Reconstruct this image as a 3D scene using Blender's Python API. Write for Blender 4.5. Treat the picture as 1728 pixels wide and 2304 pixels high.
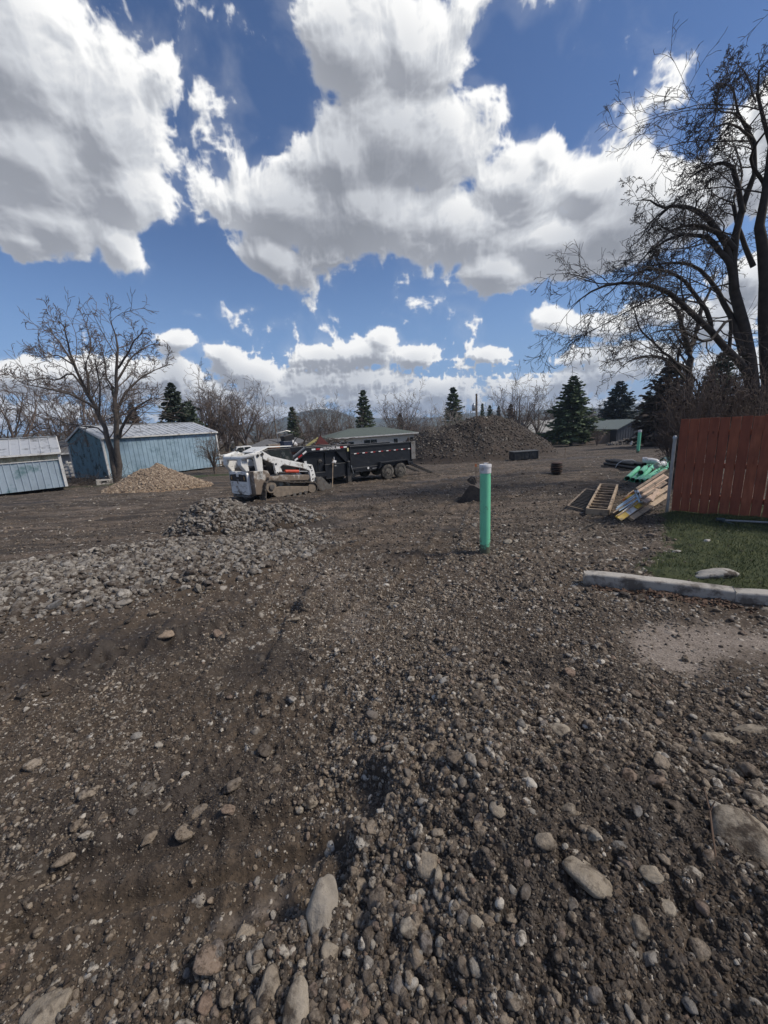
import bpy, math, random
import numpy as np
from mathutils import Vector, Matrix, Euler
for _o in list(bpy.data.objects): bpy.data.objects.remove(_o)
S = bpy.context.scene
COL = S.collection
R = math.radians
rnd = random.Random(7)
rng = np.random.default_rng(11)

# ------------------------------------------------------------------ camera
FPX, PITCH, ROLL = 850.0, R(12.9), R(3.6)
CAMP = np.array([0.0, 0.0, 2.05])
_f = np.array([0, math.cos(PITCH), -math.sin(PITCH)])
_u0 = np.array([0, math.sin(PITCH), math.cos(PITCH)])
_r0 = np.array([1.0, 0, 0])
_r = _r0*math.cos(ROLL) - _u0*math.sin(ROLL)
_u = _u0*math.cos(ROLL) + _r0*math.sin(ROLL)
cam_d = bpy.data.cameras.new('camera'); cam = bpy.data.objects.new('camera', cam_d); COL.objects.link(cam)
cam_d.sensor_fit = 'VERTICAL'; cam_d.sensor_height = 36; cam_d.lens = 36*FPX/2304
cam_d.clip_start = 0.05; cam_d.clip_end = 20000
cam.matrix_world = Matrix(((_r[0], _u[0], -_f[0], CAMP[0]), (_r[1], _u[1], -_f[1], CAMP[1]),
                           (_r[2], _u[2], -_f[2], CAMP[2]), (0, 0, 0, 1)))
S.camera = cam
S.render.resolution_x = 768; S.render.resolution_y = 1024

def ray(px, py):
    d = _f*FPX + _r*(px-864.0) + _u*(1152.0-py)
    return d/np.linalg.norm(d)
def at(px, py, Y):
    d = ray(px, py); return CAMP + d*((Y-CAMP[1])/d[1])

# ------------------------------------------------------------------ exposure, sun, sky
S.view_settings.view_transform = 'Standard'; S.view_settings.look = 'None'
S.view_settings.exposure = 0.12; S.view_settings.gamma = 1.0; S.view_settings.use_curve_mapping = False
SUN_EL, SUN_AZ = R(46), R(97)       # azimuth measured from +Y (view direction) towards +X
sun_d = bpy.data.lights.new('sun', 'SUN'); sun = bpy.data.objects.new('sun', sun_d); COL.objects.link(sun)
sun_d.energy = 3.4; sun_d.angle = R(10); sun_d.color = (1.0, 0.91, 0.79)
sdir = Vector((math.sin(SUN_AZ)*math.cos(SUN_EL), math.cos(SUN_AZ)*math.cos(SUN_EL), math.sin(SUN_EL)))
sun.rotation_euler = sdir.to_track_quat('Z', 'Y').to_euler()

world = bpy.data.worlds.new('World'); S.world = world; world.use_nodes = True
WT = world.node_tree; WT.nodes.clear()
class NB:
    """small node-tree builder"""
    def __init__(s, t): s.t = t
    def n(s, typ, ins=None, **kw):
        nd = s.t.nodes.new(typ)
        for k, v in kw.items(): setattr(nd, k, v)
        if ins:
            for k, v in ins.items():
                so = nd.inputs[k]
                if isinstance(v, bpy.types.NodeSocket): s.t.links.new(v, so)
                else: so.default_value = v
        return nd
    def m(s, op, a, b=None, c=None, clamp=False):
        ins = {0: a}
        if b is not None: ins[1] = b
        if c is not None: ins[2] = c
        return s.n('ShaderNodeMath', ins, operation=op, use_clamp=clamp).outputs[0]
    def vm(s, op, a, b=None, scale=None):
        ins = {0: a}
        if b is not None: ins[1] = b
        if scale is not None: ins[3] = scale
        nd = s.n('ShaderNodeVectorMath', ins, operation=op)
        return nd.outputs['Value'] if op in ('LENGTH', 'DOT_PRODUCT', 'DISTANCE') else nd.outputs[0]
    def noise(s, vec, scale, detail=3, rough=0.5, dist=0, out=0, ntype='FBM', lac=2.0, dim='3D'):
        nd = s.n('ShaderNodeTexNoise', {'Scale': scale, 'Detail': detail, 'Roughness': rough, 'Distortion': dist, 'Lacunarity': lac}, noise_dimensions=dim)
        if vec is not None: s.t.links.new(vec, nd.inputs['Vector'])
        return nd.outputs[out]
    def vor(s, vec, scale, out='Distance', rand=1.0, feature='F1'):
        nd = s.n('ShaderNodeTexVoronoi', {'Scale': scale, 'Randomness': rand}, feature=feature)
        if vec is not None: s.t.links.new(vec, nd.inputs['Vector'])
        return nd.outputs[out]
    def mr(s, v, a, b, c=0.0, d=1.0, smooth=False):
        return s.n('ShaderNodeMapRange', {0: v, 1: a, 2: b, 3: c, 4: d}, interpolation_type='SMOOTHSTEP' if smooth else 'LINEAR').outputs[0]
    def mix(s, f, a, b, blend='MIX'):
        nd = s.t.nodes.new('ShaderNodeMix'); nd.data_type = 'RGBA'; nd.blend_type = blend
        for k, v in ((0, f), (6, a), (7, b)):
            if isinstance(v, bpy.types.NodeSocket): s.t.links.new(v, nd.inputs[k])
            else: nd.inputs[k].default_value = v if k == 0 else (tuple(v)+(1,) if len(v) == 3 else v)
        return nd.outputs[2]
    def ramp(s, f, stops, interp='LINEAR'):
        nd = s.n('ShaderNodeValToRGB', {0: f}); cr = nd.color_ramp; cr.interpolation = interp
        while len(cr.elements) < len(stops): cr.elements.new(0.5)
        for e, (p, c) in zip(cr.elements, stops):
            e.position = p; e.color = tuple(c)+(1,) if len(c) == 3 else c
        return nd.outputs[0]

# cloud banks: (px, py, rx, ry, tilt deg) of the photograph turned into directions on the sky
BANKS = [
 (10,130,300,330,0),(70,370,330,190,20),(250,300,180,230,38),(290,430,130,110,30),(110,500,180,95,10),(275,560,95,70,30),(60,540,90,60,0),
 (800,110,175,190,0),(930,120,170,200,0),(875,300,235,225,0),(960,330,200,200,0),(775,365,150,150,0),(645,475,185,112,0),(830,485,315,150,0),(1010,510,270,140,0),
 (1180,420,190,150,0),(1330,425,150,105,0),(1450,450,130,95,0),(1250,540,220,110,0),(1380,500,230,120,-15),(1120,610,130,70,0),(1235,350,60,75,0),(600,580,120,70,20),
 (1690,380,150,150,-35),(1760,270,110,120,-35),(1580,450,150,105,0),
 (1250,718,90,42,8),(1370,735,120,40,0),(1480,700,110,50,0),(1600,720,130,70,0),(1700,620,120,90,0),
 (820,795,110,42,0),(860,765,50,36,0),(730,800,95,28,0),(930,800,75,34,0),(690,860,100,35,0),
 (400,765,65,32,0),(500,800,70,30,20),(560,840,120,42,10),(640,880,110,42,0),(400,850,80,55,0),(470,890,120,55,0),(330,850,120,50,0),(820,860,160,50,0),(900,900,260,42,0),(620,930,180,30,0),(980,880,120,40,0),
 (200,850,230,55,0),(60,850,150,60,0),(90,930,160,35,0),
 (1105,797,55,24,5),(1180,880,150,45,-3),(1290,860,110,50,0),(1400,830,150,50,-5),(1320,800,100,30,-8),(1450,790,120,35,0),(1640,830,160,60,0),(1250,915,260,28,0),
 (-250,250,260,260,0),(2050,420,260,200,0),(860,-300,380,150,0),
]

def _ph(ix, iy, px, seed):
    ix = np.mod(ix, px); h = (ix*374761393 + iy*668265263 + seed*1442695041) & 0xffffffff
    h = ((h ^ (h >> 13))*1274126177) & 0xffffffff
    return (((h ^ (h >> 16)) & 0xffff)/65535.0).astype(np.float32)
def pnoise(u, v, n, seed):
    """value noise with n cells round the whole horizon (u in 0..1)"""
    x = u*n; y = v*n
    ix = np.floor(x).astype(np.int64); iy = np.floor(y).astype(np.int64)
    fx = (x-ix).astype(np.float32); fy = (y-iy).astype(np.float32); fx = fx*fx*(3-2*fx); fy = fy*fy*(3-2*fy)
    a = _ph(ix, iy, n, seed); b_ = _ph(ix+1, iy, n, seed); c = _ph(ix, iy+1, n, seed); d = _ph(ix+1, iy+1, n, seed)
    return (a*(1-fx)+b_*fx)*(1-fy)+(c*(1-fx)+d*fx)*fy
def pfbm(u, v, n, octv, seed, gain=.5, kind='fbm'):
    s_ = 0; a = 1.; t = 0
    for o in range(octv):
        q = pnoise(u+.137*o, v+.071*o, n*2**o, seed+o)
        if kind == 'billow': q = 1-np.abs(q*2-1)*1.0
        s_ = s_+a*q; t += a; a *= gain
    return s_/t
def sky_clouds(WI=4096):
    """cloud cover and brightness over the whole sky, worked out from the banks above and noise"""
    HI = WI//4                                   # rows from the horizon to the zenith
    def sst(a, b_, x): x = np.clip((x-a)/(b_-a), 0, 1); return x*x*(3-2*x)
    def dirs(w, h):
        u = (np.arange(w)+.5)/w; v = (np.arange(h)+.5)/h
        th = (.5-u)*2*np.pi; el = v*np.pi/2
        return np.cos(el)[:, None]*np.cos(th)[None], np.cos(el)[:, None]*np.sin(th)[None], np.repeat(np.sin(el)[:, None], w, 1)
    q = 8
    dx, dy, dz = dirs(WI//q, HI//q)
    F_ = np.zeros(dx.shape)
    for (px, py, rx, ry, tilt) in BANKS:
        c = ray(px, py); t = R(tilt)
        A = (ray(px+rx*.5*math.cos(t), py+rx*.5*math.sin(t))-c)*2; B = (ray(px+ry*.5*math.sin(t), py-ry*.5*math.cos(t))-c)*2
        A -= c*(A@c); a = np.linalg.norm(A); A /= a; B -= c*(B@c); bb = np.linalg.norm(B); B -= A*(B@A); B /= np.linalg.norm(B)
        du = (dx*A[0]+dy*A[1]+dz*A[2])/a; dv = (dx*B[0]+dy*B[1]+dz*B[2])/bb; dc = dx*c[0]+dy*c[1]+dz*c[2]
        g = np.clip(1-np.sqrt(du*du+dv*dv)/1.22, 0, 1)*(dc > 0)
        k = .10; hh = np.clip(.5+.5*(g-F_)/k, 0, 1); F_ = F_*(1-hh)+g*hh+k*hh*(1-hh)
    away = sst(.42, .12, dx*0+dy*.97+dz*.22)
    u8, v8 = np.meshgrid((np.arange(WI//q)+.5)/(WI//q), (np.arange(HI//q)+.5)/(HI//q)*.25)
    F_ = np.maximum(F_, sst(.50, .72, pfbm(u8, v8, 9, 3, 5))*.8*away)
    # smooth upsampling of the broad shapes
    def up(a):
        h, w = a.shape; yy = np.clip((np.arange(HI)+.5)/q-.5, 0, h-1.001); xx = (np.arange(WI)+.5)/q-.5
        y0 = np.floor(yy).astype(int); fy = (yy-y0)[:, None]; x0 = np.floor(xx).astype(int); fx = (xx-x0)[None]
        r0 = a[y0]*(1-fy)+a[y0+1]*fy
        return (r0[:, x0 % w]*(1-fx)+r0[:, (x0+1) % w]*fx).astype(np.float32)
    F_ = up(F_)
    u, v = np.meshgrid((np.arange(WI)+.5)/WI, (np.arange(HI)+.5)/HI*.25)
    # noise is laid out on an even map of the sky centred ahead, so billows keep their shape
    fx, fy, fz = dirs(WI, HI); c0 = fy*.97+fz*.243; sx = fx; sy = fz*.97-fy*.243
    th_ = np.arccos(np.clip(c0, -1, 1)); k_ = th_/np.maximum(np.hypot(sx, sy), 1e-6)/(2*np.pi)
    us = (sx*k_+3).astype(np.float64); vs = (sy*k_+3).astype(np.float64); del fx, fy, fz, c0, sx, sy, th_, k_
    wu = (pfbm(us, vs, 60, 3, 21)-.5)*.012; wv = (pfbm(us, vs, 60, 3, 31)-.5)*.012
    nA = pfbm(us+wu, vs+wv, 52, 8, 41, .55)-.5
    nB = pfbm(us+wu*.6, vs+wv*.6, 120, 6, 61, .58, 'billow')-.62
    lowm = sst(.30, .05, v*2*np.pi)
    nL = pfbm(us, vs, 300, 4, 161, .6, 'billow')-.62
    nz = nA*(1.15-.45*lowm)+nB*(.50+.10*lowm)+nL*1.0*lowm
    edge = 1-.45*sst(.30, .60, F_)
    D = F_ + nz*.95*edge - .275
    alpha = sst(-.01, .15, D)
    wisps = sst(.08, .5, F_-.05+nA*1.3)*.17*sst(.0, .12, F_)
    alpha = np.maximum(alpha, wisps)
    Th = np.clip(D, 0, .8)
    # sunlight reaching each spot: thickness summed on the way towards the sun (up and to the right)
    def box(a, n):
        if n < 2: return a
        c = np.cumsum(np.concatenate([a[:, -n:], a, a[:, :n]], 1), 1); a = ((c[:, 2*n:]-c[:, :-2*n])/(2*n))[:, :WI]
        p = np.concatenate([np.repeat(a[:1], n, 0), a, np.repeat(a[-1:], n, 0)], 0); c = np.cumsum(p, 0); return ((c[2*n:]-c[:-2*n])/(2*n))[:HI]
    scl = .35+.65*sst(.02, .45, v*2*np.pi)
    acc = 0
    def sh(a, dxp, dyp): return np.roll(np.concatenate([a[dyp:], np.repeat(a[-1:], dyp, 0)], 0), -dxp, 1)
    T0 = Th
    near = 0
    Tb3 = box(box(Th, 3), 3); Tb6 = box(box(Th, 6), 6)
    for k, (st, wgt) in enumerate(((4, .8), (9, .8), (16, .8))): near = near+wgt*sh((T0, Tb3, Tb6)[k], int(st*.9), st)
    B1 = box(Th, 10); B2 = box(box(Th, 18), 18); B3 = box(box(Th, 34), 34)
    farr = 0
    for st in (20, 45, 75, 110, 150): farr = farr+sh(B2 if st < 50 else B3, int(st*.55), st)*.80
    farl = 0
    for st in (12, 22, 34): farl = farl+sh(box(B1, 8), int(st*.4), st)
    relief = np.clip((box(T0, 1)-near/2.4)*2.8, -.28, .36)
    m = sst(.06, .42, v*2*np.pi)
    depth = (farr*.30*m + farl*.42*(1-m)) + B1*.55
    L_ = .33+.72*np.exp(-depth*1.75) + relief*(.55+.45*np.exp(-depth*2)) + .16*(1-sst(0, .18, D))
    big = pfbm(us, vs, 30, 4, 91)-.5
    L_ = L_+big*.30
    # towards the sun the clouds are thinner-looking and brighter
    sunprox = np.clip((dirs_dot(WI, HI, u, v)), 0, 1)
    L_ = L_ + .16*sst(.55, .95, sunprox)
    L_ = np.clip(L_, .27, 1.12)
    L_ = L_ + (.80-L_)*.28*sst(.14, .0, v*2*np.pi)         # air in front of the lowest clouds
    px_ = np.zeros((WI//2, WI, 4), np.float32)
    px_[HI:, :, 0] = alpha; px_[HI:, :, 1] = L_; px_[:HI, :, 0] = 0; px_[:HI, :, 1] = L_[0][None]; px_[..., 3] = 1
    im = bpy.data.images.new('cloud_cover', WI, WI//2, float_buffer=True, is_data=True)
    im.pixels.foreach_set(px_.ravel()); im.update(); im.pack()
    return im
def dirs_dot(WI, HI, u, v):
    th = (.5-u[0])*2*np.pi; el = v[:, 0]*2*np.pi
    return (np.cos(el)[:, None]*np.cos(th)[None])*sdir.x+(np.cos(el)[:, None]*np.sin(th)[None])*sdir.y+np.sin(el)[:, None]*sdir.z
wb = NB(WT)
tc = wb.n('ShaderNodeTexCoord'); dirv = tc.outputs['Generated']
env = wb.n('ShaderNodeTexEnvironment', {0: dirv}, interpolation='Linear'); env.image = sky_clouds()
sep = wb.n('ShaderNodeSeparateColor', {0: env.outputs[0]})
ccol = wb.ramp(wb.mr(sep.outputs[1], 0.2, 1.12), [(0, (0.20, 0.215, 0.245)), (0.30, (0.33, 0.345, 0.385)), (0.65, (0.60, 0.62, 0.655)), (1, (0.98, 0.975, 0.96))])
sky = wb.n('ShaderNodeTexSky', sky_type='NISHITA', sun_disc=False)
sky.sun_elevation = SUN_EL; sky.sun_rotation = SUN_AZ; sky.altitude = 900; sky.air_density = 1.0; sky.dust_density = 0.25; sky.ozone_density = 2.0
SKY_K = 0.10
skyc = wb.mix(1.0, sky.outputs[0], (0.69, 0.81, 1.0, 1), 'MULTIPLY')
zz = wb.n('ShaderNodeSeparateXYZ', {0: dirv}).outputs[2]
skyc = wb.mix(wb.mr(zz, 0.0, 0.42, .80, 0, True), skyc, (2.15, 3.6, 6.1, 1))
cl_s = wb.mix(1.0, ccol, (1/SKY_K,)*3+(1,), 'MULTIPLY')
final = wb.mix(sep.outputs[0], skyc, cl_s)
bg = wb.n('ShaderNodeBackground', {0: final, 1: SKY_K})
wo = wb.n('ShaderNodeOutputWorld', {0: bg.outputs[0]})
world.cycles.sampling_method = 'MANUAL'; world.cycles.sample_map_resolution = 1024

# ------------------------------------------------------------------ helpers
def tag(o, label=None, cat=None, group=None, kind=None):
    if label: o['label'] = label
    if cat: o['category'] = cat
    if group: o['group'] = group
    if kind: o['kind'] = kind
    return o
def empty(name, loc=(0, 0, 0), rz=0.0, label=None, cat=None, group=None, rx=0.0, ry=0.0):
    o = bpy.data.objects.new(name, None); COL.objects.link(o); o.empty_display_size = 0.2
    o.location = loc; o.rotation_euler = (rx, ry, rz); tag(o, label, cat, group); return o
def link_mesh(name, me, mat=None, parent=None, smooth=False):
    if mat is not None:
        me.materials.clear(); me.materials.append(mat)
    if smooth: me.polygons.foreach_set('use_smooth', np.ones(len(me.polygons), dtype=bool))
    o = bpy.data.objects.new(name, me); COL.objects.link(o)
    if parent: o.parent = parent
    return o
def np_mesh(name, V, Fq, n=4):
    """fast mesh from arrays; Fq is (m, n) ints"""
    V = np.asarray(V, np.float32); Fq = np.asarray(Fq, np.int32)
    me = bpy.data.meshes.new(name)
    me.vertices.add(len(V)); me.vertices.foreach_set('co', V.ravel())
    me.loops.add(Fq.size); me.loops.foreach_set('vertex_index', Fq.ravel())
    me.polygons.add(len(Fq)); me.polygons.foreach_set('loop_start', np.arange(0, Fq.size, n, dtype=np.int32))
    me.update(calc_edges=True); return me
class MB:
    def __init__(s): s.v = []; s.f = []
    def add(s, vs, fs):
        o = len(s.v); s.v += [tuple(v) for v in vs]; s.f += [tuple(i+o for i in f) for f in fs]; return s
    def box(s, c, d, rot=None):
        hx, hy, hz = d[0]/2, d[1]/2, d[2]/2
        vs = [Vector((x, y, z)) for z in (-hz, hz) for y in (-hy, hy) for x in (-hx, hx)]
        if rot: m = Euler(rot).to_matrix(); vs = [m @ v for v in vs]
        c = Vector(c); vs = [v+c for v in vs]
        return s.add(vs, [(0, 2, 3, 1), (4, 5, 7, 6), (0, 1, 5, 4), (2, 6, 7, 3), (0, 4, 6, 2), (1, 3, 7, 5)])
    def bar(s, p, q, w, h, up=(0, 0, 1)):
        p = Vector(p); q = Vector(q); d = (q-p).normalized(); up = Vector(up)
        if abs(d.dot(up)) > 0.98: up = Vector((1, 0, 0))
        sx = d.cross(up).normalized()*(w/2); sz = sx.cross(d).normalized()*(h/2)
        vs = [a+i*sx+j*sz for a in (p, q) for j in (-1, 1) for i in (-1, 1)]
        return s.add(vs, [(0, 1, 3, 2), (4, 6, 7, 5), (0, 4, 5, 1), (2, 3, 7, 6), (0, 2, 6, 4), (1, 5, 7, 3)])
    def prism(s, poly, a, b, axis='y'):
        n = len(poly)
        def P(p, t): return (p[0], t, p[1]) if axis == 'y' else ((t, p[0], p[1]) if axis == 'x' else (p[0], p[1], t))
        vs = [P(p, a) for p in poly]+[P(p, b) for p in poly]
        fs = [tuple(range(n)), tuple(range(2*n-1, n-1, -1))]+[(i, i+n, (i+1) % n+n, (i+1) % n) for i in range(n)]
        return s.add(vs, fs)
    def tube(s, pts, rad, n=8, cap=True):
        pts = [Vector(p) for p in pts]
        if not hasattr(rad, '__len__'): rad = [rad]*len(pts)
        up = Vector((0, 0, 1)); vs = []; fs = []
        d0 = (pts[1]-pts[0]).normalized()
        x = d0.cross(up if abs(d0.z) < .9 else Vector((1, 0, 0))).normalized()
        for i, p in enumerate(pts):
            d = (pts[min(i+1, len(pts)-1)]-pts[max(i-1, 0)]).normalized()
            x = (x-d*x.dot(d)).normalized(); y = d.cross(x)
            for k in range(n):
                a = 2*math.pi*k/n; vs.append(p+(x*math.cos(a)+y*math.sin(a))*rad[i])
        for i in range(len(pts)-1):
            for k in range(n):
                fs.append((i*n+k, i*n+(k+1) % n, (i+1)*n+(k+1) % n, (i+1)*n+k))
        if cap: fs.append(tuple(range(n-1, -1, -1))); fs.append(tuple(range((len(pts)-1)*n, len(pts)*n)))
        return s.add(vs, fs)
    def cyl(s, p, q, r, n=16, cap=True): return s.tube([p, q], r, n, cap)
    def ring(s, p, q, r0, r1, n=20):
        """hollow cylinder from p to q, outer r0, inner r1"""
        p = Vector(p); q = Vector(q); d = (q-p).normalized(); up = Vector((0, 0, 1))
        x = d.cross(up if abs(d.z) < .9 else Vector((1, 0, 0))).normalized(); y = d.cross(x); vs = []
        for c, r in ((p, r0), (q, r0), (q, r1), (p, r1)):
            for k in range(n):
                a = 2*math.pi*k/n; vs.append(c+(x*math.cos(a)+y*math.sin(a))*r)
        fs = [(j*n+k, j*n+(k+1) % n, ((j+1) % 4)*n+(k+1) % n, ((j+1) % 4)*n+k) for j in range(4) for k in range(n)]
        return s.add(vs, fs)
    def build(s, name, mat, parent=None, bevel=0, smooth=False, seg=2):
        me = bpy.data.meshes.new(name); me.from_pydata(s.v, [], s.f); me.update()
        o = link_mesh(name, me, mat, parent)
        if smooth:
            me.polygons.foreach_set('use_smooth', np.ones(len(me.polygons), dtype=bool))
            try: me.set_sharp_from_angle(angle=R(40))
            except Exception: pass
        if bevel:
            m = o.modifiers.new('bevel', 'BEVEL'); m.width = bevel; m.segments = seg; m.limit_method = 'ANGLE'; m.angle_limit = R(35)
        return o

def _hash(ix, iy, seed):
    h = (ix.astype(np.int64)*374761393 + iy.astype(np.int64)*668265263 + seed*1442695041) & 0xffffffff
    h = ((h ^ (h >> 13))*1274126177) & 0xffffffff
    return ((h ^ (h >> 16)) & 0xffff)/65535.0
def vnoise(x, y, seed=0):
    x = np.asarray(x, float); y = np.asarray(y, float)
    ix = np.floor(x); iy = np.floor(y); fx = x-ix; fy = y-iy
    fx = fx*fx*fx*(fx*(fx*6-15)+10); fy = fy*fy*fy*(fy*(fy*6-15)+10)
    ix = ix.astype(np.int64); iy = iy.astype(np.int64)
    a = _hash(ix, iy, seed); b = _hash(ix+1, iy, seed); c = _hash(ix, iy+1, seed); d = _hash(ix+1, iy+1, seed)
    return (a*(1-fx)+b*fx)*(1-fy)+(c*(1-fx)+d*fx)*fy
def fbm(x, y, seed=0, octv=4, gain=.5):
    s = 0; a = 1; t = 0
    for o in range(octv):
        s = s+a*(vnoise(x*2**o+o*17.3, y*2**o-o*9.1, seed+o)-.5)*2; t += a; a *= gain
    return s/t
def sstep(a, b, x):
    t = np.clip((np.asarray(x, float)-a)/(b-a), 0, 1); return t*t*(3-2*t)
def gauss(x, y, cx, cy, rx, ry, rot=0.0):
    c, s = math.cos(rot), math.sin(rot); dx = x-cx; dy = y-cy
    return np.exp(-(((dx*c+dy*s)/rx)**2+((-dx*s+dy*c)/ry)**2))
def polydist(x, y, pts):
    """distance to a polyline, running length and signed side"""
    best = np.full(np.shape(x), 1e9); L = np.zeros(np.shape(x)); side = np.zeros(np.shape(x)); run = 0
    for (ax, ay), (bx, by) in zip(pts[:-1], pts[1:]):
        dx, dy = bx-ax, by-ay; l = math.hypot(dx, dy)
        t = np.clip(((x-ax)*dx+(y-ay)*dy)/(l*l), 0, 1)
        d = np.hypot(x-ax-t*dx, y-ay-t*dy); k = d < best
        best = np.where(k, d, best); L = np.where(k, run+t*l, L)
        side = np.where(k, np.sign((x-ax)*dy-(y-ay)*dx), side); run += l
    return best, L, side
def inpoly(x, y, poly):
    x = np.asarray(x); ins = np.zeros(x.shape, bool); n = len(poly)
    for i in range(n):
        x0, y0 = poly[i]; x1, y1 = poly[(i+1) % n]
        if y0 == y1: continue
        c = ((y0 > y) != (y1 > y)) & (x < (x1-x0)*(y-y0)/(y1-y0)+x0); ins ^= c
    return ins

# ------------------------------------------------------------------ lie of the land
def Tbase(x, y):
    x = np.asarray(x, float); y = np.asarray(y, float)
    k = 0.032+0.020*sstep(-17, -7, x)
    d = np.sqrt(np.clip(y-5, 0, None)**2+1)-1
    dd = np.where(d < 85, d, 85+25*(1-np.exp(-(np.clip(d, 85, None)-85)/25)))
    z = -k*dd
    return z
def Tmid(x, y):
    z = Tbase(x, y)
    z = z + 0.33*gauss(x, y, 1.1, 1.15, 1.7, 1.0, -.1) + 0.22*gauss(x, y, -0.6, 0.35, 2.0, .8) + 0.10*gauss(x, y, 0.9, 2.5, 1.0, .45, -.15) + 0.13*gauss(x, y, .42, 1.75, .42, 1.0, -.12) - 0.06*gauss(x, y, -.75, 1.75, .6, .6)
    near = np.exp(-(np.hypot(x, y)/30)**2)
    z = z + 0.05*fbm(x*.45, y*.45, 3, 3)*near + .10*fbm(x*.06, y*.06, 5, 2)*sstep(6, 20, np.hypot(x, y))
    return z
def ground(px, py, f=None, zoff=0.0):
    f = f or Tmid; d = ray(px, py); t0, t = 0.2, 0.2
    while t < 4000:
        p = CAMP+d*t
        if p[2] < float(f(p[0], p[1]))+zoff: break
        t0 = t; t = t*1.02+0.02
    for _ in range(30):
        m = (t0+t)/2; p = CAMP+d*m
        if p[2] < float(f(p[0], p[1]))+zoff: t = m
        else: t0 = m
    return Vector(CAMP+d*t)

# ------------------------------------------------------------------ materials
def new_mat(name):
    m = bpy.data.materials.new(name); m.use_nodes = True; t = m.node_tree; t.nodes.clear()
    b = NB(t); out = b.n('ShaderNodeOutputMaterial'); p = b.n('ShaderNodeBsdfPrincipled'); t.links.new(p.outputs[0], out.inputs[0])
    return m, b, p
def setp(b, p, **kw):
    for k, v in kw.items():
        s = p.inputs[k.replace('_', ' ')]
        if isinstance(v, bpy.types.NodeSocket): b.t.links.new(v, s)
        else: s.default_value = (tuple(v)+(1,) if hasattr(v, '__len__') and len(v) == 3 and s.type == 'RGBA' else v)
def bump(b, p, h, strength=.5, dist=.01):
    nd = b.n('ShaderNodeBump', {'Strength': strength, 'Distance': dist, 'Height': h}); b.t.links.new(nd.outputs[0], p.inputs['Normal'])
_mats = {}
def M(name, col, rough=.6, metal=0., var=.15, vscale=6., dirt=0., dirtcol=(.06, .048, .038), dscale=3., bmp=0., bscale=60., coat=0., spec=.5, low=0.):
    """plain surface with mottling, dirt splashes and fine relief, in object space"""
    if name in _mats: return _mats[name]
    m, b, p = new_mat(name); tc = b.n('ShaderNodeTexCoord').outputs['Object']
    n = b.noise(tc, vscale, 5, .6)
    c = b.mix(b.mr(n, .3, .7), tuple(x*(1-var) for x in col), tuple(min(1, x*(1+var)) for x in col))
    r = b.mr(n, .3, .7, rough*.9, min(1, rough*1.12))
    if dirt:
        dn = b.noise(tc, dscale, 8, .68)
        if low:
            z = b.n('ShaderNodeSeparateXYZ', {0: tc}).outputs[2]
            dn = b.m('ADD', dn, b.mr(z, 0, low, .28, -.06))
        dm = b.mr(dn, .62-dirt*.3, .70-dirt*.22, 0, 1)
        c = b.mix(dm, c, dirtcol); r = b.m('MAXIMUM', r, b.m('MULTIPLY', dm, .85))
    setp(b, p, Base_Color=c, Roughness=r, Metallic=metal, Specular_IOR_Level=spec, Coat_Weight=coat)
    if bmp: bump(b, p, b.noise(tc, bscale, 4, .6), bmp, .01)
    _mats[name] = m; return m

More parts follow.
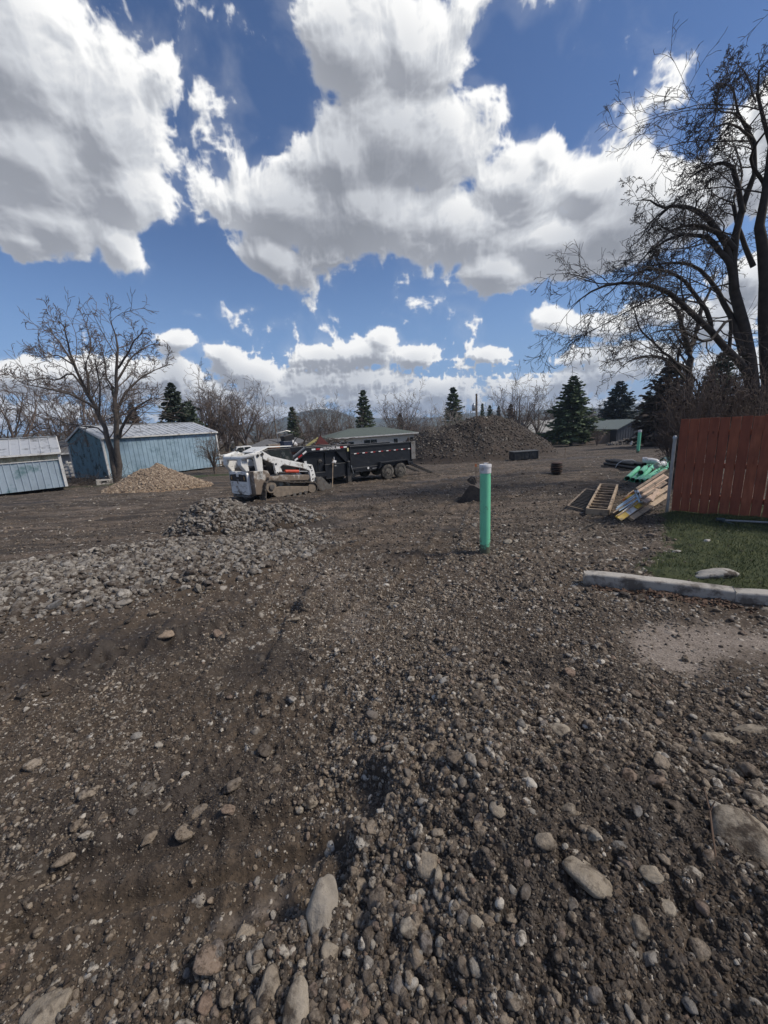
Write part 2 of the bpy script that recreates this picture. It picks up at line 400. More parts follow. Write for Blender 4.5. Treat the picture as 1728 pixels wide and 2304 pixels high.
def ground_material():
    m, b, p = new_mat('earth')
    g = b.n('ShaderNodeNewGeometry').outputs['Position']
    at_ = lambda nm: b.n('ShaderNodeAttribute', attribute_name=nm).outputs['Fac']
    pale, wet, sand, grass, far = at_('pale'), at_('wet'), at_('sand'), at_('grass'), at_('far')
    big = b.noise(g, .55, 5, .6); mid = b.noise(g, 3.5, 6, .65); fine = b.noise(g, 38, 5, .7)
    s1 = b.mix(b.mr(big, .3, .7), (.034, .0255, .019), (.078, .059, .043))
    s2 = b.mix(b.mr(mid, .35, .7), s1, (.040, .031, .0235))
    soil = b.mix(b.mr(fine, .42, .75, 0, .7), s2, (.145, .108, .077))
    # pebbles at two scales for the distance where pieces are no longer built
    def peb(scale, thr):
        wv = b.vm('ADD', g, b.vm('SCALE', b.vm('SUBTRACT', b.noise(g, scale*.5, 2, out=1), (.5, .5, .5)), scale=.7/scale))
        d = b.vor(wv, scale); cr = b.n('ShaderNodeTexVoronoi', {'Scale': scale, 'Vector': wv}).outputs['Color']
        hh = b.n('ShaderNodeSeparateColor', {0: cr})
        inside = b.mr(d, .42, .30, 0, 1)
        pres = b.m('GREATER_THAN', hh.outputs[0], thr)
        col = b.ramp(hh.outputs[1], [(0, (.11, .095, .08)), (.4, (.21, .185, .155)), (.75, (.32, .29, .25)), (1, (.48, .45, .40))])
        return b.m('MULTIPLY', inside, pres), col, b.m('MULTIPLY', b.mr(d, .42, 0), pres)
    thr = b.m('SUBTRACT', .93, b.m('MULTIPLY', b.m('ADD', pale, b.m('MULTIPLY', b.m('SUBTRACT', mid, .5), 1.2)), .55))
    m1, c1, h1 = peb(42., thr); m2, c2, h2 = peb(17., b.m('ADD', thr, .07)); m3, c3, h3 = peb(8., b.m('ADD', thr, .13))
    c = b.mix(m1, soil, c1); c = b.mix(m2, c, c2); c = b.mix(m3, c, c3)
    # sediment and puddle-dried silt
    sd = b.mix(b.mr(fine, .3, .7), (.20, .165, .138), (.37, .32, .275))
    sdm = b.m('MULTIPLY', b.mr(b.m('ADD', b.m('MULTIPLY', sand, .9), b.m('MULTIPLY', b.m('SUBTRACT', mid, .5), 1.3)), .35, .85), b.mr(b.noise(g, 90, 3, .6), .35, .6, .35, .85))
    c = b.mix(sdm, c, sd)
    wetm = b.mr(b.m('ADD', wet, b.m('MULTIPLY', b.m('SUBTRACT', mid, .5), .8)), .35, .8)
    c = b.mix(b.m('MULTIPLY', wetm, .72), c, (.026, .020, .016))
    # farther off: tyre-swept streaks of dust and clay
    st = b.n('ShaderNodeMapping', {0: g, 2: (0, 0, R(-24)), 3: (.25, 2.4, 1)}).outputs[0]
    sn = b.noise(st, 1.1, 6, .65)
    c = b.mix(b.m('MULTIPLY', b.mr(sn, .50, .64), b.m('MULTIPLY', far, .62)), c, (.16, .125, .098))
    c = b.mix(b.m('MULTIPLY', b.mr(sn, .53, .38), b.m('MULTIPLY', far, .8)), c, (.034, .028, .023))
    gr = b.mix(b.mr(b.noise(g, 6, 5, .7), .35, .65), (.022, .034, .013), (.05, .06, .022))
    c = b.mix(b.mr(b.m('ADD', grass, b.m('MULTIPLY', b.m('SUBTRACT', mid, .5), .7)), .4, .6), c, gr)
    setp(b, p, Base_Color=c, Roughness=b.mr(wetm, 0, 1, .93, .62), Specular_IOR_Level=.35)
    h = b.m('ADD', b.m('MULTIPLY', fine, .5), b.m('ADD', b.m('MULTIPLY', h1, .35), b.m('ADD', b.m('MULTIPLY', h2, .9), b.m('MULTIPLY', h3, 1.6))))
    h = b.m('ADD', h, b.m('MULTIPLY', sn, b.m('MULTIPLY', far, 2.5)))
    bump(b, p, h, .8, .02)
    return m

# ------------------------------------------------------------------ ground sheet
GP = lambda x, y: tuple(ground(x, y))[:2]
TRACKS = []      # (points, half width, depth, lug)
def track(pxs, hw=.2, depth=.035, lug=.012, pair=None):
    pts = [GP(*p) for p in pxs]; TRACKS.append((pts, hw, depth, lug))
    if pair:
        q = []
        for i, (x, y) in enumerate(pts):
            a = pts[max(i-1, 0)]; c = pts[min(i+1, len(pts)-1)]; l = math.hypot(c[0]-a[0], c[1]-a[1])
            q.append((x-(c[1]-a[1])/l*pair, y+(c[0]-a[0])/l*pair))
        TRACKS.append((q, hw, depth, lug))
track([(-150, 2200), (180, 2110), (420, 2045), (700, 1960)], .17, .045, .009)
track([(100, 2010), (420, 1940), (720, 1850), (800, 1810)], .15, .040, .009)
track([(-100, 1560), (150, 1500), (420, 1440), (640, 1380)], .22, .05, .012, 1.5)
track([(540, 1520), (610, 1390), (700, 1280), (860, 1190), (1060, 1120)], .2, .03, .014, 1.4)
track([(300, 1330), (600, 1225), (800, 1160), (1050, 1085), (1250, 1040)], .22, .05, .015, 1.6)
track([(-50, 1175), (150, 1140), (420, 1112), (560, 1100)], .22, .06, .012, 1.7)
track([(500, 1160), (700, 1120), (900, 1085), (1150, 1040), (1400, 1015)], .22, .05, .012, 1.7)
track([(760, 1420), (900, 1330), (1000, 1230), (1030, 1150), (1090, 1080)], .2, .025, .012)
track([(860, 1170), (1000, 1150), (1200, 1110), (1330, 1080)], .22, .03, .012, 1.5)
def G(px, py, rx, ry, rot=0):
    p = GP(px, py); return (p[0], p[1], rx, ry, R(rot))
PALE = [G(780, 1400, .55, 1.3, 8), G(720, 1250, .6, 1.2, 5), G(1270, 1220, 1.6, 1.6), G(760, 1330, .7, 1.3, 10), G(900, 1480, .9, .8), G(420, 1230, 2.2, 1.6), G(950, 1700, .6, .55), G(1000, 1350, 1.6, .9), G(880, 1990, .35, .3), G(300, 1120, 4, 1.2, 20)]
WET = [G(100, 1128, 5, .7, 28), G(470, 1088, 3, .7, 28), G(640, 1190, 1.2, .5, 20), G(1000, 1080, 4, .9, 10), G(1300, 1030, 5, 1.0, 0), G(300, 1460, 1.5, .7, 20), G(620, 1500, .5, .4), G(1150, 1500, .5, .3), G(1420, 1780, .45, .35), G(1250, 1500, .7, .25), G(1120, 1950, .25, .45), G(700, 1180, 1.3, .8), G(350, 1075, 5, 1.2, 25), G(760, 1120, 3, 1, 20), G(560, 1140, 1.5, .8), G(300, 1830, 1.2, .4, 10), G(1000, 1190, .5, .4)]
SAND = [G(1600, 1440, .75, .42, -10), G(1500, 1480, .25, .35), G(560, 2035, .30, .07, 17), G(740, 1885, .22, .06, 17), G(200, 1150, 4, .8, 20), G(720, 1290, .4, .7, 15), G(790, 1400, .45, 1.1, 8), G(1270, 1210, .9, .9)]
CURB = [GP(1313, 1318), GP(1500, 1340), GP(1650, 1362)]
_c0, _c1 = Vector(CURB[0]), Vector(CURB[2]); _cd = (_c1-_c0).normalized(); CURB.append(tuple(_c1+_cd*2.6)); 
LAWN = [GP(x, y) for x, y in [(1450, 1322), (1428, 1290), (1470, 1262), (1500, 1235), (1492, 1205), (1478, 1170), (1510, 1140)]]+[(9.5, 7.6), (11, 4.2)]+[(CURB[3][0], CURB[3][1]+.05), (CURB[2][0], CURB[2][1]+.1)]
def lawn_mask(x, y, soft=.22):
    ins = inpoly(x, y, LAWN); d, _, _ = polydist(x, y, LAWN+[LAWN[0]]); d = np.where(ins, d-.22*np.clip(fbm(x*2.6, y*2.6, 717, 3)+.25, 0, 1), d)
    return np.clip(.5+np.where(ins, d, -d)/soft, 0, 1)
def Tfine(x, y):
    x = np.asarray(x, float); y = np.asarray(y, float); r = np.hypot(x, y)
    z = Tmid(x, y)
    smooth = np.zeros(np.shape(x))
    for pts, hw, dep, lug in TRACKS:
        d, L, sd = polydist(x, y, pts); wob = .05*fbm(x*2, y*2, 31, 2)
        msk = 1-sstep(hw*.8, hw*1.15, d+wob); rim = np.exp(-((d+wob-hw*1.35)/(hw*.3))**2)
        z = z - msk*dep + rim*dep*.9*(.6+.6*vnoise(x*5, y*5, 8))
        z = z + msk*lug*np.sin((L+.04*fbm(x*3, y*3, 9, 2))*2*math.pi/.15)*(.4+1.5*vnoise(x*2, y*2, 12))
        smooth = np.maximum(smooth, msk*.6)
    for s in SAND[:3]: smooth = np.maximum(smooth, np.clip(gauss(x, y, *s)*1.3, 0, .85))
    lm = lawn_mask(x, y, .5)
    z = z + .10*lm
    rough = (1-smooth)*(1-.7*lm)*(.55+.75*np.clip(gauss(x, y, .6, .8, 3.2, 2.6), 0, 1)+.35*vnoise(x*.8, y*.8, 77))
    fa = np.exp(-(r/22)**2)
    z = z + rough*(.045*fbm(x*2.3, y*2.3, 41, 3) + fa*(1+.6*sstep(3.5, 7, r))*(.034*(np.abs(fbm(x*6, y*6, 51, 3)))+.020*fbm(x*17, y*17, 61, 2)) )
    nf = np.exp(-(r/7)**2)
    z = z + rough*nf*(.009*np.maximum(fbm(x*38, y*38, 71, 2), -.2)+.006*fbm(x*95, y*95, 81, 2))
    z = z + sstep(3.5, 12, r)*(.35+.65*sstep(6, 20, r))*.13*fbm(x*.5+y*.2, y*1.9-x*.7, 91, 5, .6)*np.exp(-(r/60)**2)
    return z
az = np.concatenate([np.linspace(-64, 64, 741)[:-1], np.linspace(64, 296, 81)[:-1]])*math.pi/180
rad = [.22]
while rad[-1] < 2300:
    q = rad[-1]; rad.append(q*(1.006 if q < 8 else 1.012 if q < 70 else 1.06))
rad = np.array(rad)
Ag, Rg = np.meshgrid(az, rad); X = Rg*np.sin(Ag); Y = Rg*np.cos(Ag)
Z = Tfine(X, Y)
Z[Rg > 800] = np.minimum(Z[Rg > 800], Tbase(X[Rg > 800], Y[Rg > 800]))
nr, na = X.shape
V = np.stack([X.ravel(), Y.ravel(), Z.ravel()], 1)
i = np.arange(nr-1)[:, None]*na; j = np.arange(na)[None, :]; jn = (j+1) % na
Fq = np.stack([(i+j), (i+jn), (i+na+jn), (i+na+j)], -1).reshape(-1, 4)[:, ::-1]
V = np.vstack([V, [[0, 0, float(Tmid(0., 0.))]]])
me = np_mesh('ground', V, Fq)
def fattr(me, name, arr):
    a = me.attributes.new(name, 'FLOAT', 'POINT'); a.data.foreach_set('value', np.asarray(arr, np.float32).ravel())
x_, y_ = V[:, 0], V[:, 1]; r_ = np.hypot(x_, y_)
def gsum(lst): return np.clip(sum(gauss(x_, y_, *g) for g in lst), 0, 1)
sm = np.zeros(len(V))
for pts, hw, dep, lug in TRACKS[:2]: sm = np.maximum(sm, 1-sstep(hw*.8, hw*1.1, polydist(x_, y_, pts)[0]))
fattr(me, 'pale', np.clip(.24+.55*gsum(PALE)-.25*sm, 0, 1)); fattr(me, 'wet', gsum(WET)); fattr(me, 'sand', np.clip(gsum(SAND[:2])+.55*gsum(SAND[2:]), 0, 1))
lawnf = lawn_mask(x_, y_, .35)
farg = sstep(60, 90, r_)*.9+.0
fattr(me, 'grass', np.maximum(lawnf, np.clip(farg+.75*gauss(x_, y_, -14, 28, 6, 1.6, R(40))+.5*gauss(x_, y_, -22, 25, 4, 1.5, 0), 0, 1))); fattr(me, 'far', sstep(3.5, 9, r_)*(1-sstep(60, 100, r_)*.7))
EARTH = ground_material()
go = link_mesh('ground', me, EARTH, smooth=True); tag(go, kind='structure')

# ------------------------------------------------------------------ shared finishes
WHITE = M('white_paint', (.72, .72, .70), .42, dirt=.35, dirtcol=(.16, .13, .10), dscale=3.5, var=.05)
WHITED = M('white_paint_muddy', (.68, .68, .65), .5, dirt=.34, dirtcol=(.20, .165, .13), dscale=5, var=.08, low=1.1)
MUDW = M('muddy_white_paint', (.50, .475, .43), .6, dirt=.85, dirtcol=(.165, .13, .10), dscale=5, var=.12, low=1.25)
MUD = M('dried_mud', (.19, .155, .12), .9, var=.3, vscale=7, bmp=.5, bscale=40)
RUB = M('track_rubber', (.075, .066, .057), .85, var=.3, dirt=.6, dirtcol=(.12, .10, .082), dscale=6, bmp=.3)
STEELD = M('worn_dark_steel', (.14, .132, .12), .55, metal=.35, var=.3, dirt=.5, dirtcol=(.12, .10, .085), dscale=5)
BLACK = M('black_trailer_paint', (.013, .015, .020), .36, var=.25, dirt=.26, dirtcol=(.05, .047, .044), dscale=2.2, low=.7)
BLACKP = M('black_plastic', (.012, .012, .013), .5, var=.2, dirt=.25)
TYRE = M('dusty_tyre', (.035, .033, .031), .9, var=.25, dirt=.6, dirtcol=(.13, .12, .105), dscale=5, bmp=.3)
GALV = M('galvanised', (.36, .37, .38), .42, metal=.7, var=.15, vscale=14)
RED = M('red_reflector', (.30, .02, .02), .35, var=.1)
SILV = M('white_reflector', (.70, .70, .70), .35, var=.1)
GREENP = M('green_pipe_plastic', (.17, .58, .36), .36, var=.07, vscale=4, dirt=.22, dirtcol=(.12, .17, .11), dscale=3, spec=.5)
GREENR = M('green_riser_plastic', (.17, .58, .36), .38, var=.06, vscale=4, dirt=.30, dirtcol=(.10, .11, .075), dscale=7, low=.30)
WHITEP = M('white_pvc', (.62, .62, .63), .4, var=.05, dirt=.30, dirtcol=(.32, .29, .26), dscale=6)
TIMB = M('weathered_timber', (.20, .155, .115), .82, var=.3, vscale=11, dirt=.4, dirtcol=(.07, .055, .042), bmp=.4)
TIMBP = M('pale_timber', (.36, .275, .19), .8, var=.2, vscale=9, dirt=.35, dirtcol=(.12, .09, .07), bmp=.3)
CONC = M('concrete', (.40, .375, .335), .9, var=.14, vscale=8, dirt=.50, dirtcol=(.13, .115, .10), dscale=4, bmp=.5, bscale=90)
GLASS = M('tinted_glass', (.02, .028, .03), .08, var=.2, dirt=.3, dirtcol=(.09, .09, .085), dscale=2.5, spec=.6)
DARKV = M('dark_void', (.01, .01, .01), .9)

# ------------------------------------------------------------------ red board fence with its steel post
def fence_mat():
    m, b, p = new_mat('red_stained_boards'); tc = b.n('ShaderNodeTexCoord').outputs['Object']
    oi = b.n('ShaderNodeObjectInfo').outputs['Random']
    v = b.n('ShaderNodeMapping', {0: tc, 1: b.n('ShaderNodeCombineXYZ', {0: b.m('MULTIPLY', oi, 7), 2: b.m('MULTIPLY', oi, 5)}).outputs[0], 3: (7, 7, .9)}).outputs[0]
    gr = b.noise(v, 3, 7, .65); n2 = b.noise(tc, 2.4, 5, .6)
    c = b.mix(b.mr(gr, .3, .7), (.23, .066, .034), (.44, .148, .080))
    c = b.mix(b.mr(n2, .40, .7, 0, .55), c, (.11, .037, .026))
    c = b.mix(b.mr(oi, 0, 1, 0, .65), c, (.20, .055, .034))
    peel = b.noise(b.n('ShaderNodeMapping', {0: tc, 3: (3, 3, .8)}).outputs[0], 9, 8, .75)
    c = b.mix(b.mr(peel, .69, .74, 0, .75), c, (.26, .19, .15))
    kn = b.vor(b.n('ShaderNodeMapping', {0: tc, 3: (1, 1, .6)}).outputs[0], 4.2)
    c = b.mix(b.mr(kn, .09, .045, 0, .7), c, (.05, .018, .014))
    setp(b, p, Base_Color=c, Roughness=.72, Specular_IOR_Level=.35); bump(b, p, b.m('ADD', gr, b.m('MULTIPLY', peel, .5)), .5, .008)
    return m
FM = fence_mat()
fA = ground(1507, 1160); fB = ground(1728, 1178)
fd = Vector((fB.x-fA.x, fB.y-fA.y, 0)).normalized(); fn = Vector((-fd.y, fd.x, 0))   # fn points away from the camera
fang = math.atan2(fd.y, fd.x)
fence = empty('wooden_fence', (fA.x, fA.y, 0), fang, 'tall red stained wooden fence of vertical boards at the right edge, above the lawn', 'fence')
xw = 0.012; k = 0
while xw < 4.6:
    w = .136+.006*rnd.random(); h = 1.83+rnd.uniform(-.02, .018); z0 = .02+rnd.uniform(-.02, .03)
    mb = MB(); nseg = 6; th = .017; sk = rnd.uniform(-.004, .004)
    # the board's edges wander a little, which opens and closes the gaps
    L_, R_ = [], []
    for q in range(nseg+1):
        z = z0+(h-z0)*q/nseg; L_.append((xw+rnd.uniform(0, .006)+sk*q/nseg, z)); R_.append((xw+w-rnd.uniform(0, .006)+sk*q/nseg, z))
    poly = L_+R_[::-1]
    mb.prism(poly, -th/2+rnd.uniform(-.003, .003), th/2)
    o = mb.build('board', FM, fence, bevel=.003, seg=1); xw += w+.004+(.006 if rnd.random() < .25 else 0); k += 1
for z in (.35, .95, 1.55): MB().box((2.3, .038, z), (4.55, .04, .09)).build('rail', FM, fence, bevel=.004)
for x in (1.9, 4.2): MB().box((x, .11, .9), (.09, .09, 1.8)).build('fence_post', FM, fence, bevel=.005)
pp = empty('steel_post', (fA.x-fd.x*.055, fA.y-fd.y*.055, -.05), 0, 'grey galvanised round steel post with domed cap at the left end of the red fence', 'post')
MB().cyl((0, 0, -.2), (0, 0, 1.50), .030, 18).build('tube', GALV, pp, smooth=True)
MB().tube([(0, 0, 1.495), (0, 0, 1.535), (0, 0, 1.553), (0, 0, 1.562)], [.036, .036, .025, .008], 18).build('cap', GALV, pp, smooth=True)

# ------------------------------------------------------------------ concrete kerb along the lawn, cracked
cA, cM, cB = Vector(CURB[0]), Vector(CURB[2]), Vector(CURB[3])
kd = (Vector(CURB[1])-cA).normalized(); kd2 = (cM-Vector(CURB[1])).normalized()
def kerb_piece(pts, name, jag=0):
    mb = MB(); prof = [(0, -.15), (.0, .148), (.012, .163), (.138, .166), (.148, .156), (.15, -.15)]
    vs = []; 
    for i_, (x, y) in enumerate(pts):
        a = pts[max(i_-1, 0)]; c = pts[min(i_+1, len(pts)-1)]; dx, dy = c[0]-a[0], c[1]-a[1]; l = math.hypot(dx, dy); nx, ny = -dy/l, dx/l
        for (o_, z) in prof:
            e = jag*rnd.uniform(-1, 1) if i_ in (0, len(pts)-1) else 0
            wz = .002*float(fbm(x*9+o_*7, y*9, 5, 2)) if z > 0 else 0
            vs.append((x+nx*o_+dx/l*e, y+ny*o_+dy/l*e, z+wz+float(Tmid(x, y))-.01-(.012 if i_ == 0 and z > .1 else 0)))
    n = len(prof); fs = [(i_*n+q, i_*n+(q+1) % n, (i_+1)*n+(q+1) % n, (i_+1)*n+q) for i_ in range(len(pts)-1) for q in range(n)]
    fs += [tuple(range(n)), tuple(range(len(vs)-1, len(vs)-n-1, -1))]
    mb.add(vs, [f[::-1] for f in fs]); return mb
def lerp_pts(A, B, n): return [(A[0]+(B[0]-A[0])*t/n, A[1]+(B[1]-A[1])*t/n) for t in range(n+1)]
curb = empty('concrete_curb', (0, 0, 0), 0, 'grey concrete curb with a crack, edging the lawn at right', 'curb')
P1 = lerp_pts(CURB[0], CURB[1], 8); P2 = lerp_pts(CURB[1], CURB[2], 8)[1:]
kerb_piece(P1+P2, 'curb_segment', .006).build('curb_segment', CONC, curb, bevel=.006)
st = cM+(cB-cM).normalized()*.012
kerb_piece(lerp_pts(tuple(st), CURB[3], 12), 'curb_segment', .006).build('curb_segment', CONC, curb, bevel=.006)

# ------------------------------------------------------------------ upright sewer risers
def riser(px, py, r, h, tilt, label, zb=-.3, cap=.13, name='sewer_riser'):
    g = ground(px, py); e = empty(name, (g.x, g.y, g.z), 0, label, 'pipe', rx=tilt[0], ry=tilt[1])
    MB().ring((0, 0, zb), (0, 0, h-cap*.6), r, r*.93, 40).build('pipe_wall', GREENR, e, smooth=True)
    MB().tube([(0, 0, h-cap), (0, 0, h-.045), (0, 0, h-.043), (0, 0, h-.008), (0, 0, h)], [r*1.07, r*1.07, r*1.14, r*1.14, r*1.08], 40).build('cap', WHITEP, e, smooth=True)
    MB().box((r*.15, 0, h+.011), (r*.9, .03, .022)).build('cap_grip', WHITEP, e, bevel=.005)
    return e
r1 = riser(1091, 1243, .080, 1.40, (0, R(.4)), 'near bright green upright pipe with white cap, in front of the steel bucket')
lb = MB(); g0 = ground(1435, 1018)
riser(1435, 1018, .115, 1.72, (0, R(.7)), 'distant green upright pipe with white cap between the barn and the pipe stack', cap=.16)
g1 = ground(1420, 1001); e = empty('pipe_stub', (g1.x, g1.y, g1.z), 0, 'small white pipe stub sticking out of the ground before the dark barn', 'pipe')
MB().cyl((0, 0, -.1), (0, 0, .50), .11, 16).build('pipe_wall', WHITEP, e, smooth=True); MB().cyl((0, 0, .50), (0, 0, .58), .13, 16).build('cap', WHITEP, e, smooth=True)

# ------------------------------------------------------------------ stack of loose green pipes
def px_ground_pipe(p, q, r, lift, label, hollow=True, mat=GREENP, name='plastic_pipe', L=None, bell=True, grp='green pipes stacked beside the fence end', cat='pipe'):
    a = ground(*p); b_ = ground(*q); a.z += r+lift; b_.z += r+lift
    d = (b_-a)
    if L: d = d.normalized()*L
    e = empty(name, tuple(a), 0, label, cat, grp)
    MB().ring((0, 0, 0), tuple(d), r, r*.90, 26).build('pipe_wall', mat, e, smooth=True)
    u = d.normalized()
    MB().cyl(tuple(u*(d.length*.5)), tuple(u*(d.length*.5+.004)), r*.89, 20).build('inner_shade', DARKV, e) if False else None
    if bell: MB().ring(tuple(d-u*.16), tuple(d), r*1.09, r*.9, 26).build('bell_end', mat, e, smooth=True)
    return e
g0 = ground(1425, 1090)
PL = [((1411, 1082), (1448, 1046), .085, 0, 'leftmost green pipe of the bottom row in the pipe stack'),
      ((1423, 1085), (1462, 1047), .078, 0, 'second green pipe from the left in the bottom row'),
      ((1433, 1089), (1474, 1049), .085, 0, 'third green pipe of the bottom row, with the widest open mouth'),
      ((1443, 1088), (1507, 1044), .075, .0, 'long green pipe, fourth in the bottom row, running back towards the fence'),
      ((1458, 1086), (1494, 1058), .070, 0, 'green pipe in the bottom row nearest the lumber stack'),
      ((1440, 1080), (1468, 1046), .088, .17, 'short green pipe lying on top of the others with its dark mouth open'),
      ((1470, 1087), (1512, 1052), .066, .12, 'thin green pipe lying highest at the right of the pipe stack')]
for a, b_, r, lf, lab in PL:
    px_ground_pipe(a, b_, r, lf, lab, L=2.0 if lf > .15 else None)
px_ground_pipe((1490, 1050), (1520, 1036), .13, .14, 'pale green corrugated pipe fitting behind the stack, next to the steel post', mat=M('pale_green_plastic', (.28, .40, .33), .5, dirt=.3), name='pipe_fitting', cat='pipe fitting', L=1.1, grp=None)
# white elbow fitting
g1 = ground(1470, 1052); e = empty('elbow_fitting', (g1.x, g1.y, g1.z), R(-35), 'white plastic pipe elbow lying behind the green pipes', 'pipe fitting')
MB().tube([(-.34, 0, .3), (-.10, 0, .3), (.06, 0, .27), (.16, -.05, .17), (.2, -.1, .06)], [.15, .135, .13, .13, .13], 20).build('elbow_body', WHITEP, e, smooth=True)
MB().ring((-.44, 0, .3), (-.26, 0, .3), .175, .14, 22).build('socket', WHITEP, e, smooth=True)
MB().ring((.16, -.07, .16), (.26, -.17, .03), .165, .13, 22).build('socket', WHITEP, e, smooth=True)
g1 = ground(1484, 1060); e = empty('coupling_fitting', (g1.x, g1.y, g1.z+.14), R(20), 'short white pipe coupling beside the white elbow', 'pipe fitting')
MB().ring((-.22, 0, .12), (.22, 0, .12), .14, .12, 22).build('coupling_body', WHITEP, e, smooth=True)
MB().ring((-.03, 0, .12), (.03, 0, .12), .152, .139, 22).build('centre_band', WHITEP, e, smooth=True)

# black pipes strapped on a pallet further back
g1 = ground(1425, 1049); g2 = ground(1470, 1052); dv = (g2-g1); dv.z = 0
e = empty('strapped_pallet', (g1.x-.9, g1.y+.1, g1.z), math.atan2(dv.y, dv.x), 'dark wooden pallet on the dirt behind the pipe stack', 'pallet')
for yy in (-.45, 0, .45): MB().box((1.1, yy, .05), (2.7, .1, .09)).build('bearer', TIMB, e, bevel=.006)
for i_ in range(9): MB().box((-.15+i_*.31, 0, .108), (.13, 1.05, .022)).build('deck_board', TIMB, e, bevel=.003)
for i_, (yy, zz, ll) in enumerate(((-.38, .19, 2.3), (-.22, .19, 2.5), (-.05, .19, 2.4), (.12, .19, 2.5), (.30, .19, 2.2), (-.29, .33, 2.0), (-.08, .33, 2.2), (.1, .33, 2.1))):
    q = empty('black_pipe', tuple(e.matrix_basis @ Vector((-.15, yy, zz))), e.rotation_euler.z, 'black plastic pipe strapped to the dark pallet behind the pipe stack', 'pipe', 'black pipes on the dark pallet')
    MB().ring((0, 0, 0), (ll, 0, 0), .07, .06, 16).build('pipe_wall', BLACKP, q, smooth=True)
q = empty('load_strap', e.location, e.rotation_euler.z, 'white strap tied over the black pipes on the pallet', 'strap')
mb = MB(); mb.tube([(.9, -.52, .1), (.95, -.46, .30), (1.05, -.28, .44), (1.2, .05, .46), (1.2, .35, .30), (1.2, .5, .1)], .018, 6); mb.build('strap_band', WHITEP, q, smooth=True)

# ------------------------------------------------------------------ two slatted frames on the gravel
def frame(pA, pB, pC, label, slats, mat, smat, h=.10, name='slatted_frame', along=False, pitch=0.):
    A, B, C_ = ground(*pA), ground(*pB), ground(*pC)     # near-left, near-right, far-left corners
    u = (B-A); u.z = 0; W_ = u.length; ang = math.atan2(u.y, u.x); L_ = (C_-A).length
    e = empty(name, (A.x, A.y, A.z+.01), ang, label, 'wooden frame')
    v = (C_-A); v.z = 0; loc = Matrix.Rotation(-ang, 3, 'Z') @ v; sx = loc.x
    L_ = loc.y
    def P(a, t, z): return (a*W_+sx*t, L_*t, z+pitch*t)
    for a in (0, 1): MB().bar(P(a, 0, h/2), P(a, 1, h/2), .045, h).build('side_rail', mat, e, bevel=.004)
    for t in (0.0, 1.0): MB().bar(P(0, t, h/2), P(1, t, h/2), .045, h*.95).build('end_rail', mat, e, bevel=.004)
    for i_ in range(slats):
        t = (i_+.8)/(slats+.6); MB().bar(P(.03, t, h*.72+rnd.uniform(-.004, .004)), P(.97, t+rnd.uniform(-.008, .008), h*.72), .035, .05).build('slat', smat, e, bevel=.003)
    return e
DT = M('dark_wet_timber', (.030, .025, .021), .6, var=.4, vscale=12)
e = frame((1277, 1146), (1320, 1154), (1318, 1112), 'left slatted frame on the gravel, filled with close dark slats inside a grey rim', 15, TIMB, DT, .09)
MB().box((.0, 0, 0), (.01, .01, .01)) 
frame((1320, 1158), (1368, 1160), (1350, 1112), 'right slatted wooden frame on the gravel, open like a ladder with pale rungs', 9, TIMBP, TIMB, .14, pitch=.05)

# ------------------------------------------------------------------ lumber leaning at the fence end
lf = at(1398, 1164, 7.0); 
def board_px(p, q, Yp, Yq, w, h, mat, name='timber_plank', label=None, cat='plank', grp=None):
    a = Vector(at(p[0], p[1], Yp)); b_ = Vector(at(q[0], q[1], Yq)); e = empty(name, tuple(a), 0, label, cat, grp)
    d = b_-a; MB().bar((0, 0, 0), tuple(d), w, h, up=(.0, -.55, .85)).build('plank_body' if False else 'board', mat, e, bevel=.003); return e
def lean(name, label, cat, pieces, grp=None):
    """pieces: list of (part name, (px,py,Y), (px,py,Y), width, thickness, material)"""
    o0 = Vector(at(*pieces[0][1])); e = empty(name, tuple(o0), 0, label, cat, grp)
    for (nm, p, q, w, h, mt) in pieces:
        a = Vector(at(*p))-o0; b_ = Vector(at(*q))-o0; MB().bar(tuple(a), tuple(b_), w, h, up=(.1, -.6, .8)).build(nm, mt, e, bevel=.003)
    return e
PLY = M('bare_plywood', (.42, .31, .235), .8, var=.12, vscale=5, dirt=.25, dirtcol=(.2, .14, .1))
YEL = M('yellow_board', (.55, .36, .04), .6, var=.15, dirt=.4, dirtcol=(.2, .16, .1)); ORG = M('orange_board', (.55, .17, .03), .6, var=.2, dirt=.3)
BLUW = M('blue_white_paint', (.36, .50, .60), .6, var=.12, dirt=.35, dirtcol=(.2, .19, .17))
lean('leaning_panel', 'panel of pale plywood on dark battens leaning at the fence end, uppermost of the lumber', 'panel',
     [('batten', (1430, 1102, 7.5), (1497, 1058, 8.6), .05, .06, TIMB), ('panel_sheet', (1436, 1106, 7.5), (1498, 1070, 8.6), .16, .012, PLY),
      ('batten', (1437, 1112, 7.4), (1496, 1074, 8.5), .05, .06, TIMB), ('panel_sheet', (1440, 1116, 7.4), (1494, 1082, 8.45), .16, .012, PLY),
      ('batten', (1442, 1124, 7.3), (1497, 1086, 8.4), .05, .06, TIMB), ('panel_sheet', (1446, 1127, 7.25), (1486, 1100, 8.2), .15, .012, PLY)])
lean('timber_plank', 'long pale timber lowest in the lumber stack, resting on the ground', 'plank', [('board', (1419, 1168, 6.95), (1504, 1113, 8.0), .09, .05, TIMBP)])
lean('timber_plank', 'long timber second from the bottom of the lumber stack', 'plank', [('board', (1404, 1163, 7.0), (1504, 1096, 8.3), .09, .05, TIMBP)])
lean('timber_plank', 'dark plank wedged between the two lowest timbers', 'plank', [('board', (1414, 1160, 7.1), (1490, 1112, 8.1), .12, .04, TIMB)])
lean('timber_plank', 'short pale offcut propped between the lumber and the fence', 'plank', [('board', (1465, 1127, 7.5), (1478, 1100, 7.9), .07, .03, PLY)])
